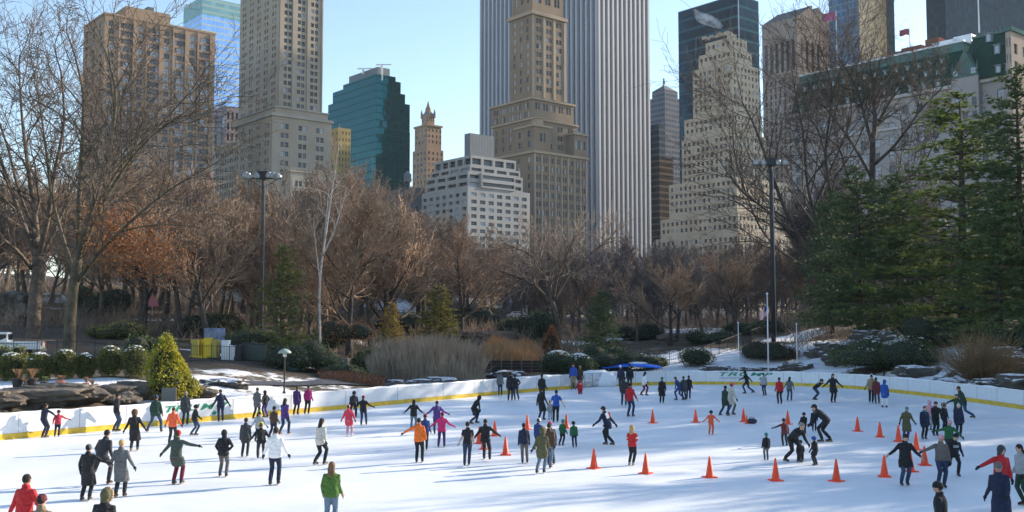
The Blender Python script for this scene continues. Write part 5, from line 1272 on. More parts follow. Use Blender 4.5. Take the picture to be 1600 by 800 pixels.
# --- iron fences
def iron_fence(pts, h, label, dx=.16, post=2.6):
    pts = [Vector(p) for p in pts]; root = empty('iron_fence', pts[0], label=label, cat='fence', group='black iron park fences'); off = pts[0]; m = MB(); ps = MB()
    L = 0; nextp = 0; nextb = 0
    for a, b_ in zip(pts, pts[1:]):
        d = b_ - a; l = d.length; t = 0; za, zb_ = H(a.x, a.y), H(b_.x, b_.y)
        for z in (.12, h - .08): m.tube([Vector((a.x, a.y, za + z)), Vector((b_.x, b_.y, zb_ + z))], [.018, .018], 4)
        n = int(l / dx)
        for i in range(n):
            p = a.lerp(b_, i / n); z0 = za + (zb_ - za) * i / n; m.tube([(p.x, p.y, z0 + .05), (p.x, p.y, z0 + h + .06)], [.011, .009], 3, cap=False)
        n = max(1, int(l / post))
        for i in range(n): p = a.lerp(b_, i / n); z0 = za + (zb_ - za) * i / n; ps.tube([(p.x, p.y, z0 - .1), (p.x, p.y, z0 + h + .12)], [.035, .03], 5)
    m.build('railing', M_black, root, off=off); ps.build('post', M_black, root, off=off); return root
iron_fence(catmull([gp(x, Y) for x, Y in ((940, 112), (1000, 104), (1060, 100), (1110, 103), (1160, 109), (1210, 115), (1268, 121))], 4, False), 1.35, 'black iron picket fence winding up the snowy slope behind the flagpoles')
iron_fence(catmull([gp(x, Y) for x, Y in ((-80, 70), (60, 72), (180, 73), (300, 76), (360, 79), (440, 84))], 4, False), 1.25, 'black iron picket fence behind the clipped round bushes')
iron_fence(catmull([gp(x, Y) for x, Y in ((690, 104), (780, 106), (860, 108), (940, 111))], 4, False), 1.5, 'tall thin fence of iron rods behind the tan reeds')
# --- timber edge behind the boards
root = empty('timber_edge', gp(760, 95), label='dark timber planking edge below the tan reeds', cat='timber edge'); m = MB(); a = gp(752, 95); b_ = gp(862, 95); d = (b_ - a); base_ = Vector(root.location)
for k in range(4): m.box((a + b_) / 2 - base_ + Vector((0, 0, 1.0 - .28 * k)), (d.length, .16, .24), rz=math.atan2(d.y, d.x))
m.build('plank', mat('dark_timber', (.03, .022, .02), .8), root); m = MB()
for k in range(8): p = a.lerp(b_, k / 7) - base_; m.tube([p + Vector((0, -.12, -.4)), p + Vector((0, -.12, 1.6))], [.07, .07], 5)
m.build('post', mat('grey_timber', (.14, .12, .10), .8), root)
# --- rocks
rock_s = bpy.data.materials.new('rock_with_snow'); rock_s.use_nodes = True; nt = rock_s.node_tree; b = nt.nodes['Principled BSDF']; b.inputs['Roughness'].default_value = .85
tc = nt.nodes.new('ShaderNodeTexCoord'); P = tc.outputs['Object']; geo = nt.nodes.new('ShaderNodeNewGeometry'); sp_ = nt.nodes.new('ShaderNodeSeparateXYZ'); nt.links.new(geo.outputs['Normal'], sp_.inputs[0])
rc = mixc(nt, noi(1.3, 6, .7), (.035, .032, .03), (.17, .155, .14))
f_ = mth(nt, 'MULTIPLY_ADD', mth(nt, 'ADD', sp_.outputs[2], mth(nt, 'MULTIPLY', noi(1.6, 6, .7), 1.1)), 8, -10.6); cl = nt.nodes.new('ShaderNodeClamp'); nt.links.new(f_, cl.inputs[0])
nt.links.new(mixc(nt, cl.outputs[0], rc, (.82, .84, .88)), b.inputs['Base Color'])
bp = nt.nodes.new('ShaderNodeBump'); bp.inputs['Strength'].default_value = .9; bp.inputs['Distance'].default_value = .15; nt.links.new(noi(5, 6, .7), bp.inputs['Height']); nt.links.new(bp.outputs[0], b.inputs['Normal'])
def boulder(px, Y, w, d_, h, label, seed, mt=None, name='boulder', sink=.25, ang=0.0):
    bm = bmesh.new(); bmesh.ops.create_icosphere(bm, subdivisions=5, radius=1); c = gp(px, Y)
    for v in bm.verts:
        p = v.co.copy(); n = mn.fractal(p * 1.1 + Vector((seed * 3.1, 0, 0)), 1, 2, 5); n2 = mn.cell(p * 1.6 + Vector((seed, 2, 1)))
        n3 = mn.fractal(p * 4.5 + Vector((seed, 9, 0)), 1, 2, 4); n2 = n2; f = 1 + n * .34 + (n2 - .5) * .16 + n3 * .09; v.co = Vector((p.x * w / 2 * f, p.y * d_ / 2 * f, (p.z * h * .62) * f))
        if v.co.z > h * .45: v.co.z = h * .45 + (v.co.z - h * .45) * .3
    me = bpy.data.meshes.new(name); bm.to_mesh(me); bm.free(); me.materials.append(mt or rock_s); me.polygons.foreach_set('use_smooth', [True] * len(me.polygons))
    return tag(link(name, me, None, (c.x, c.y, c.z + h * (.35 - sink)), (0, 0, ang)), label, 'rock', 'rocks round the rink')
brk = mat('brown_rock', (.06, .048, .038), .85, scale=1.0, col2=(.17, .14, .11), bump=.9, bscale=4)
boulder(10, 112, 7.5, 5, 5.2, 'large rounded brown boulder at the left edge on the lawn', 1, brk)
for i, (px, Y, w, d_, h, lab) in enumerate(((40, 52.5, 6.5, 3, 1.0, 'low brown rock ledge behind the boards at the far left'), (105, 53.5, 4.5, 3, 1.1, 'brown rock ledge below the flower pots'), (165, 55.5, 4.2, 2.6, 1.2, 'dark shaded rock face left of the grey panel'), (215, 57.5, 3.4, 2.4, 1.4, 'dark rock standing just left of the grey panel'), (-40, 50, 6, 3, 1.1, 'rock ledge running out past the left edge'))):
    boulder(px, Y, w, d_, h, lab, 10 + i, brk)
for i, (px, Y, w, d_, h, lab) in enumerate(((1432, 79.5, 3.6, 2.0, 1.3, 'dark flat rock with snow right of the laurel'), (1468, 75, 3.0, 2.2, 1.2, 'snow-streaked rock left of the golden twiggy bush'), (1500, 73, 2.6, 2.0, 1.0, 'small dark rock under the golden twiggy bush'), (1548, 70, 3.6, 2.2, 1.1, 'long dark rock right below the golden twiggy bush'), (1590, 69, 3.6, 2.4, 1.6, 'snowy layered rock at the right edge behind the boards'), (1600, 73, 4, 2.6, 2.0, 'upper snowy rock at the right edge'), (1570, 77, 3.4, 2.6, 1.6, 'snowy rock behind the golden twiggy bush'), (1320, 92, 4.6, 3, 1.7, 'dark rock outcrop left of the laurel'), (1290, 96, 4, 3, 1.6, 'rock with snow patches above the right white pole'), (1365, 96, 5.5, 3, 1.8, 'snow-capped rock on the bank above the laurel'), (1240, 91, 3.4, 2.2, 1.0, 'low dark rock behind the shorter right pole'), (1180, 92, 4.6, 2.2, .9, 'low dark rock behind the tallest flagpole'), (1120, 94, 3.6, 2.2, .9, 'low snowy rock behind the right lettering'))):
    boulder(px, Y, w, d_, h, lab, 30 + i)
for i, (px, Y, w, d_, h, lab) in enumerate(((655, 78, 2.6, 1.8, .9, 'snowy rock at the left foot of the pale reeds'), (690, 79, 3.2, 2, 1.1, 'broad snow-covered rock before the pale reeds'), (735, 80, 2.0, 1.6, .8, 'small snowy rock before the right end of the reeds'), (620, 76, 1.8, 1.4, .8, 'small dark rock below the pale reeds'), (790, 88, 3.2, 1.8, 1.0, 'flat snowy rock by the timber edge'), (1075, 122, 6, 4, 1.7, 'smooth brown boulder on the snow above the iron fence'), (965, 123, 5, 3, 1.2, 'brown boulder left of the snowy patch'), (750, 121, 9, 5, 1.4, 'pale flat rock shelf where people in red stand'), (715, 116, 6, 4, 1.6, 'snow-dusted rock beside the pale rock shelf'), (520, 82, 2.6, 2, 1.0, 'snowy rock beside the birch'), (470, 84, 2.8, 2, 1.1, 'pile-like snowy rock right of the bins'), (300, 60, 3.2, 2, .8, 'low brown rock right of the golden conifer'), (350, 64, 3.2, 2, .7, 'low rock by the dark path right of the golden conifer'))):
    boulder(px, Y, w, d_, h, lab, 60 + i, brk if 'brown' in lab or 'shelf' in lab else None)
# --- dark path on the left bank
m = MB(); pp = catmull([gp(x, Y, .12) for x, Y in ((275, 58), (320, 62), (380, 66), (450, 70), (540, 73.5), (640, 77))], 5, False)
for a, b_ in zip(pp, pp[1:]):
    def w_(p): return Vector((p.x, p.y + 1.1, H(p.x, p.y + 1.1) + .10)), Vector((p.x, p.y - 1.1, H(p.x, p.y - 1.1) + .10))
    a1_, a2_ = w_(a); b1_, b2_ = w_(b_); m.face([a2_, b2_, b1_, a1_])
tag(m.build('path', mat('path_asphalt', (.05, .055, .07), .8, var=.3, scale=1)), kind='structure')
# --- grey panel, pots
c = gp(267, 55.2); root = empty('sign_panel', (c.x, c.y, c.z - .1), .15, 'plain grey upright panel on the bank above the left lettering', 'panel')
m = MB(); m.box((0, 0, .85), (.75, .07, 1.2)); m.build('panel', mat('panel_grey', (.20, .19, .17), .7, var=.1, scale=3), root)
m = MB(); [m.tube([(sx * .36, .05, -.3), (sx * .36, .05, 1.45)], [.03, .03], 6) for sx in (-1, 1)]; m.build('post', M_black, root)
def pot(px, Y, r, h, col, label, plant):
    c = gp(px, Y); root = empty('flower_pot', c, label=label, cat='flower pot', group='flower pots on the left bank'); m = MB()
    m.tube([(0, 0, 0), (0, 0, h * .85), (0, 0, h * .85), (0, 0, h)], [r * .7, r * .95, r * 1.08, r * 1.08], 14, cap=True); m.build('pot', col, root, smooth=False)
    m = MB(); rnd = random.Random(px)
    for _ in range(45): d = Vector((rnd.gauss(0, .3), rnd.gauss(0, .3), 1)); m.tube([(0, 0, h * .9), d * (h * .5) + Vector((0, 0, h)), d * (h * 1.1) + Vector((0, 0, h * .9))], [.012, .01, .006], 3, cap=False)
    m.build('plant', plant, root)
terra = mat('terracotta', (.38, .13, .07), .8, var=.15, scale=6); dkp = mat('dark_pot', (.03, .022, .02), .7)
dry = mat('dry_stems', (.22, .12, .06), .8); grn = mat('green_stems', (.10, .13, .04), .8)
for px, Y, r, h, cl_, lab, pl in ((31, 57.5, .32, .52, dkp, 'large dark flower pot, farthest left', dry), (53, 57.5, .32, .52, dkp, 'large dark flower pot beside the tuft of green stems', dry), (43, 57, .14, .25, dkp, 'small dark pot between the two large dark pots', dry), (73, 57.5, .22, .3, dkp, 'low pot with tall green stems', grn), (98, 57.5, .26, .3, terra, 'wide terracotta pot with dry stems', dry), (138, 57.5, .17, .32, terra, 'terracotta pot, left one of the close pair', dry), (148, 57.3, .18, .28, terra, 'terracotta pot, right one of the close pair', dry)): pot(px, Y, r, h, cl_, lab, pl)
# --- yellow container, cabinets, bins
def boxy(name, px, Y, w, d_, h, mt, label, cat, lidm=None, bev=.04, rz=0, detail=None):
    c = gp(px, Y); root = empty(name, c, rz, label, cat); m = MB()
    v = [(-w / 2 * .9, -d_ / 2 * .9, 0), (w / 2 * .9, -d_ / 2 * .9, 0), (w / 2 * .9, d_ / 2 * .9, 0), (-w / 2 * .9, d_ / 2 * .9, 0), (-w / 2, -d_ / 2, h), (w / 2, -d_ / 2, h), (w / 2, d_ / 2, h), (-w / 2, d_ / 2, h)]
    m.idx(v, [(0, 3, 2, 1), (4, 5, 6, 7), (0, 1, 5, 4), (1, 2, 6, 5), (2, 3, 7, 6), (3, 0, 4, 7)])
    o = m.build('body', mt, root); mdf = o.modifiers.new('b', 'BEVEL'); mdf.width = bev; mdf.segments = 2
    if lidm: m = MB(); m.box((0, 0, h + .04), (w * 1.05, d_ * 1.05, .07)); o = m.build('lid', lidm, root); o.modifiers.new('b', 'BEVEL').width = .02
    return root
yel = mat('container_yellow', (.75, .52, .01), .5, var=.06, scale=2); yel2 = mat('container_ochre', (.42, .34, .06), .6, var=.1, scale=2)
c = gp(322, 80); root = empty('yellow_container', c, 0, 'bright yellow open container with ochre side panels left of the white cabinets', 'container')
m = MB(); m.box((-.75, 0, .72), (.5, .9, 1.4)); m.box((.78, 0, .72), (.42, .9, 1.4)); m.build('side_panel', yel2, root)
m = MB(); m.box((-.22, .35, .72), (.52, .1, 1.4)); m.box((-.3, -.15, .09), (1.4, 1.3, .17)); m.build('back_panel', yel, root)
m = MB(); m.box((.28, -.25, .78), (.56, .35, 1.45)); m.box((.28, -.25, 1.53), (.64, .42, .06)); m.build('front_door', yel, root)
boxy('white_cabinet', 354, 80, .6, .6, 1.45, M_white, 'tall white cabinet beside the yellow container', 'cabinet', M_snow)
boxy('white_cabinet', 364, 80, .7, .6, 1.1, M_white, 'lower white cabinet next to the dark bin', 'cabinet', M_snow)
dkb = mat('bin_dark', (.02, .022, .025), .5); dgb = mat('bin_green', (.04, .06, .055), .5)
boxy('wheelie_bin', 373, 80, .6, .6, 1.15, dkb, 'black bin right of the white cabinets', 'bin', dkb); boxy('wheelie_bin', 391, 81, 1.1, .8, 1.3, dgb, 'large dark green bin behind the yew', 'bin', dkb); boxy('wheelie_bin', 407, 81, 1.0, .8, 1.25, dgb, 'dark green bin, second of the pair by the yew', 'bin', dkb)
boxy('blue_bin', 462, 79, .95, .8, 1.05, mat('bin_blue', (.03, .10, .16), .5), 'blue grey tub topped with snow near the birch', 'bin', M_snow)
boxy('utility_box', 535, 82, 1.1, .7, 1.2, mat('utility_grey', (.16, .15, .14), .7), 'grey brown utility box right of the birch', 'utility box')
# lavender tarps behind container
c = gp(336, 88); root = empty('tarpaulin', c, 0, 'pale blue sheeting hung on the fence behind the yellow container', 'tarpaulin'); m = MB(); rnd = random.Random(9)
vs_ = [(-.9 + 1.8 * i / 10, rnd.gauss(0, .06), 1.9 * j / 6) for i in range(11) for j in range(7)]; m.idx(vs_, [(i * 7 + j, (i + 1) * 7 + j, (i + 1) * 7 + j + 1, i * 7 + j + 1) for i in range(10) for j in range(6)])
o = m.build('sheet', mat('sheet_lavender', (.20, .24, .36), .6, var=.5, scale=1.5), root, smooth=True); o.modifiers.new('s', 'SOLIDIFY').thickness = .02
# park lamp
c = gp(446, 66); root = empty('park_lamp', (c.x, c.y, c.z - .2), 0, 'slim dark park lamp with pale green dome on the left bank', 'lamp post'); hz_ = at(446, 552, 66).z - c.z + .2
m = MB(); m.tube([(0, 0, 0), (0, 0, .3), (0, 0, .35), (0, 0, hz_)], [.12, .1, .06, .045], 8); m.build('post', M_black, root)
m = MB(); m.tube([(0, 0, hz_), (0, 0, hz_ + .1), (0, 0, hz_ + .22), (0, 0, hz_ + .3)], [.42, .40, .25, .04], 14); m.build('lamp_dome', mat('lamp_green', (.30, .38, .33), .5), root, smooth=True)
m = MB(); m.ball((0, 0, hz_ - .1), (.13, .13, .15), 10, 6); m.build('globe', mat('lamp_glass', (.6, .62, .6), .3), root, smooth=True)
# --- vehicles
def car(name, px, Y, L, col, label, yaw, kind='car', s=1.0, z=None):
    c = gp(px, Y); root = empty(name, (c.x, c.y, c.z if z is None else z), yaw, label, 'pickup truck' if kind == 'truck' else 'car'); W = 1.8
    if kind == 'truck': prof_ = [(-2.7, .5), (-2.7, 1.05), (-.5, 1.08), (-.45, 1.75), (.9, 1.75), (1.35, 1.15), (2.6, 1.05), (2.7, .5)]
    elif kind == 'van': prof_ = [(-2.3, .4), (-2.35, 1.1), (-2.2, 1.75), (.9, 1.75), (1.5, 1.15), (2.3, 1.0), (2.35, .4)]
    else: prof_ = [(-2.2, .4), (-2.25, .95), (-1.7, 1.0), (-1.2, 1.42), (.4, 1.42), (1.1, .98), (2.15, .85), (2.25, .4)]
    k = len(prof_); m = MB(); v = [Vector((x, y * W / 2 * (1 if z_ < 1.1 else .86), z_)) for y in (-1, 1) for x, z_ in prof_]
    m.idx(v, [tuple(range(k)), tuple(reversed(range(k, 2 * k)))] + [(i, k + i, k + (i + 1) % k, (i + 1) % k) for i in range(k)])
    o = m.build('body', col, root); bv = o.modifiers.new('b', 'BEVEL'); bv.width = .07; bv.segments = 3
    gl = MB(); zt = 1.66 if kind != 'car' else 1.36; z0_ = 1.12 if kind != 'car' else 1.0
    xs_ = {'truck': [(-.38, .35), (.42, .95)], 'van': [(-2.0, -1.1), (-1.0, -.05), (.05, .85)], 'car': [(-1.15, -.35), (-.27, .55)]}[kind]
    for y in (-1, 1):
        for xa, xb in xs_: gl.box(((xa + xb) / 2, y * W * .455, (z0_ + zt) / 2), (xb - xa, .06, (zt - z0_) * .8))
    gl.box(((-.48, 0, 1.4) if kind == 'truck' else (prof_[2][0] - (.02 if kind == 'van' else -.2), 0, 1.4 if kind == 'van' else 1.18)), (.06, W * .72, .42 if kind != 'car' else .3)); gl.build('window', G_dark, root)
    for x in (-1.5, 1.5):
        for y in (-1, 1):
            w = MB(); w.tube([(x, y * .72, .34), (x, y * .92, .34)], [.34, .34], 16, hint=Vector((0, 0, 1))); wo = w.build('wheel', M_black, root)
            h = MB(); h.tube([(x, y * .91, .34), (x, y * .935, .34)], [.19, .17], 12, hint=Vector((0, 0, 1))); h.build('rim', M_steel, wo)
    for y in (-1, 1):
        t = MB(); t.box((prof_[0][0] - .02, y * .78, .9), (.07, .16, .26)); t.build('tail_light', mat('tail_red', (.5, .02, .02), .3), root)
        t = MB(); t.box((prof_[-1][0] - .03, y * .68, .72), (.08, .3, .16)); t.build('headlight', mat('head_lens', (.6, .6, .6), .2), root)
    t = MB(); t.box((prof_[0][0] - .03, 0, .45), (.12, 1.7, .16)); t.build('bumper', M_steel, root)
    if kind == 'truck': t = MB(); t.box((-2.735, -.1, .62), (.03, .32, .14)); t.build('number_plate', mat('plate_yellow', (.6, .4, .03), .5), root)
    root.scale = (s, s, s); return root
white_car = mat('car_white', (.78, .78, .78), .25); silver = mat('car_silver', (.45, .5, .58), .25, metal=.3)
car('pickup_truck', 6, 74, 5, white_car, 'white pickup truck with red tail lights parked behind the fence', R(195), 'truck')
car('parked_car', 88, 140, 4.5, silver, 'silver blue van parked beyond the lawn between the two trunks', R(5), 'van'); car('parked_car', 128, 142, 4.5, silver, 'white hatchback parked right of the mossy trunk', R(8), 'car')
for i, (px, Y, lab) in enumerate(((812, 172, 'pale car on the far road, leftmost'), (826, 172, 'pale car on the far road, middle'), (842, 173, 'pale car on the far road, right one'))): car('parked_car', px, Y, 4.5, (white_car, silver, white_car)[i], lab, R(3 + i), 'car')
# log, triangle sign
m = MB(); a = gp(14, 122, 2.6); b_ = gp(48, 122, 2.0); m.tube([a, a.lerp(b_, .5), b_], [.35, .32, .28], 8); tag(m.build('log', mat('log_bark', (.28, .21, .13), .9, var=.2), smooth=True, off=a), 'fallen pale log lying behind the broad dark trunk', 'log')
c = gp(238, 118); root = empty('road_sign', c, 0, 'pinkish triangular road sign on a post among the brush', 'road sign'); m = MB(); m.idx([(-.8, 0, 2.2), (.8, 0, 2.2), (0, 0, 3.7), (-.8, .05, 2.2), (.8, .05, 2.2), (0, .05, 3.7)], [(0, 1, 2), (5, 4, 3), (0, 3, 4, 1), (1, 4, 5, 2), (2, 5, 3, 0)])
m.build('plate', mat('sign_pink', (.45, .12, .16), .5), root); m = MB(); m.tube([(0, .05, 0), (0, .05, 2.3)], [.05, .05], 6); m.build('post', M_steel, root)
# ================================================================= PEOPLE
DG = None
def bake(mb, voxel, name, mats, smooth_it=3):
    me = mb.mesh('tmp', mats); o = bpy.data.objects.new('tmp', me); COL.objects.link(o)
    r = o.modifiers.new('r', 'REMESH'); r.mode = 'VOXEL'; r.voxel_size = voxel; r.use_smooth_shade = True
    s = o.modifiers.new('s', 'SMOOTH'); s.factor = .5; s.iterations = smooth_it
    dg = bpy.context.evaluated_depsgraph_get(); out = bpy.data.meshes.new_from_object(o.evaluated_get(dg)); out.name = name
    bpy.data.objects.remove(o); bpy.data.meshes.remove(me)
    if not out.materials:
        for m_ in mats: out.materials.append(m_)
    return out
V = Vector
def D(ab, fw, side):
    """arm direction: ab = degrees out from hanging down, fw = degrees turned forward"""
    a, f = R(ab), R(fw); return V((side * math.sin(a) * math.cos(f), math.sin(a) * math.sin(f), -math.cos(a)))
# feet: (x, y, z) left/right; hip (dx, dy, z); lean fwd, lean side; arms ((upper ab, fw), (fore ab, fw)) left/right
POSES = {
 'stand': dict(feet=((-.10, -.04, 0), (.11, .05, 0)), hip=(0, 0, .94), lean=.04, arms=(((11, 10), (12, 60)), ((9, 10), (16, 75)))),
 'pocket': dict(feet=((-.11, .04, 0), (.13, -.03, 0)), hip=(0, 0, .93), lean=.04, arms=(((32, -25), (38, 150)), ((32, -25), (38, 150)))),
 'chest': dict(feet=((-.09, 0, 0), (.09, 0, 0)), hip=(0, 0, .94), lean=.05, arms=(((18, 40), (95, 115)), ((18, 40), (95, 115)))),
 'out': dict(feet=((-.13, -.05, 0), (.13, .06, 0)), hip=(0, 0, .92), lean=.08, arms=(((42, 0), (48, 20)), ((36, -10), (52, 10)))),
 'wide_arms': dict(feet=((-.12, 0, 0), (.15, .02, 0)), hip=(0, 0, .91), lean=.10, arms=(((48, 5), (50, 10)), ((62, 5), (84, 10)))),
 'out_l': dict(feet=((-.10, 0, 0), (.12, .05, 0)), hip=(0, 0, .93), lean=.05, arms=(((64, 0), (60, 10)), ((14, 10), (16, 60)))),
 'out_r': dict(feet=((-.10, 0, 0), (.12, .05, 0)), hip=(0, 0, .93), lean=.05, arms=(((14, 10), (16, 60)), ((64, 0), (70, 10)))),
 'low_out': dict(feet=((-.10, -.06, 0), (.12, .06, 0)), hip=(0, 0, .93), lean=.06, arms=(((20, 0), (26, 30)), ((26, -10), (30, 20)))),
 'walk': dict(feet=((-.10, -.26, .03), (.09, .20, 0)), hip=(0, 0, .90), lean=.10, arms=(((26, 70), (40, 80)), ((26, -70), (30, -40)))),
 'stride': dict(feet=((-.22, -.36, .05), (.10, .18, 0)), hip=(0, 0, .86), lean=.28, arms=(((32, 20), (40, 50)), ((32, -50), (38, -30)))),
 'stride_r': dict(feet=((-.10, .18, 0), (.24, -.34, .05)), hip=(0, 0, .86), lean=.22, arms=(((40, -50), (44, -30)), ((48, 20), (56, 40)))),
 'wide': dict(feet=((-.34, 0, 0), (.34, .02, 0)), hip=(0, 0, .86), lean=.05, arms=(((22, 10), (20, 70)), ((22, 10), (20, 70)))),
 'glide': dict(feet=((-.16, .22, 0), (.16, -.2, 0)), hip=(0, .02, .84), lean=.5, arms=(((50, -20), (46, -10)), ((50, -20), (50, -10)))),
 'bend': dict(feet=((-.2, .1, 0), (.2, -.12, 0)), hip=(0, -.06, .82), lean=.85, arms=(((30, 80), (34, 85)), ((30, 80), (34, 85)))),
 'spread': dict(feet=((-.1, 0, 0), (.12, -.12, 0)), hip=(0, -.08, .84), lean=.75, arms=(((84, 10), (86, 10)), ((84, 10), (86, 10)))),
 'crouch': dict(feet=((-.14, -.1, 0), (.16, .12, 0)), hip=(0, -.12, .48), lean=.35, arms=(((25, 80), (70, 85)), ((25, 80), (70, 85)))),
 'kneel': dict(feet=((-.12, -.32, 0), (.16, .2, 0)), hip=(0, -.05, .50), lean=.15, arms=(((20, 60), (60, 95)), ((20, 60), (60, 95)))),
}
def ik(h, a, l1, l2):
    d = a - h; L = min(d.length, (l1 + l2) * .999); dn = d.normalized(); x = (l1 * l1 - l2 * l2 + L * L) / (2 * L); y = math.sqrt(max(0, l1 * l1 - x * x))
    f = V((0, 1, 0)); f = (f - dn * f.dot(dn)); f.normalize(); return h + dn * x + f * y
TP = {}
def skel(pose, kid, var=0):
    p = dict(POSES[pose]); rv = random.Random(var * 31 + len(pose)); hz = p['hip']
    if var:
        j = lambda a: rv.uniform(-a, a)
        p['arms'] = tuple(((ua + j(8), uf + j(15)), (fa + j(14) + (8 if uf > 0 else 0), ff + j(20))) for (ua, uf), (fa, ff) in p['arms']); p['feet'] = tuple((x + j(.04), y + j(.10), z) for x, y, z in p['feet'])
        hz = (hz[0] + j(.04), hz[1], hz[2] - rv.uniform(0, .05)); p['lean'] = p['lean'] + rv.uniform(0, .12)
        if var == 2: p['arms'] = (p['arms'][1], p['arms'][0])
    hip = V((hz[0], hz[1], hz[2] + .03)); ln = p['lean']
    up = V((0, math.sin(ln), math.cos(ln))); fwd = V((0, math.cos(ln), -math.sin(ln)))
    ch = hip + up * .34; sh = hip + up * .485; nk = hip + up * .535 + fwd * .01
    up2 = V((0, math.sin(ln * .35), math.cos(ln * .35))); f2 = V((0, math.cos(ln * .35), -math.sin(ln * .35)))
    hr = 1.22 if kid else 1.0
    head = nk + up2 * (.125 * hr) + f2 * .02
    head = head + V((rv.uniform(-.02, .02), 0, 0)) if var else head
    J = dict(hip=hip, up=up, fwd=fwd, ch=ch, sh=sh, nk=nk, head=head, up2=up2, f2=f2, hr=hr, legs=[], arms=[])
    for i, sx in enumerate((-1, 1)):
        h = hip + V((sx * .095, 0, -.03)); f = V(p['feet'][i]) + V((0, -.02, .135)); k = ik(h, f, .43, .43); J['legs'].append((h, k, f))
        s = sh + V((sx * .165, 0, 0)) - up * .055; (ua, uf), (fa, ff) = p['arms'][i]
        e = s + D(ua, uf, sx) * .28; w = e + D(fa, ff, sx) * .25; J['arms'].append((s, e, w, (w - e).normalized()))
    return J
YH = V((0, 1, 0))
def hand_mesh(mb, w, d, side, s=1.0):
    """palm, four unequal curled fingers and a thumb leaving the side of the palm"""
    d = d.normalized(); a = YH - d * YH.dot(d)
    if a.length < .1: a = V((0, 0, 1)) - d * d.z
    a.normalize(); n = d.cross(a) * (-side)       # a: across the palm (thumb side forward), n: palm normal inwards
    mb.tube([w - d * .02, w + d * .03, w + d * .085], [(.024 * s, .018 * s), (.030 * s, .040 * s), (.022 * s, .042 * s)], 8, hint=None)
    for k, (off, L) in enumerate(((.030, .075), (.010, .085), (-.010, .078), (-.029, .060))):
        p = w + d * .075 + a * off * s; q = p + (d + n * .25).normalized() * L * .5 * s; r = q + (d + n * .9).normalized() * L * .5 * s; mb.tube([p, q, r], [.0105 * s, .0095 * s, .007 * s], 6)
    p = w + d * .025 + a * .03 * s; q = p + (d * .7 + a * .7).normalized() * .035 * s; mb.tube([p, q, q + (d + n * .3).normalized() * .03 * s], [.013 * s, .011 * s, .008 * s], 6)
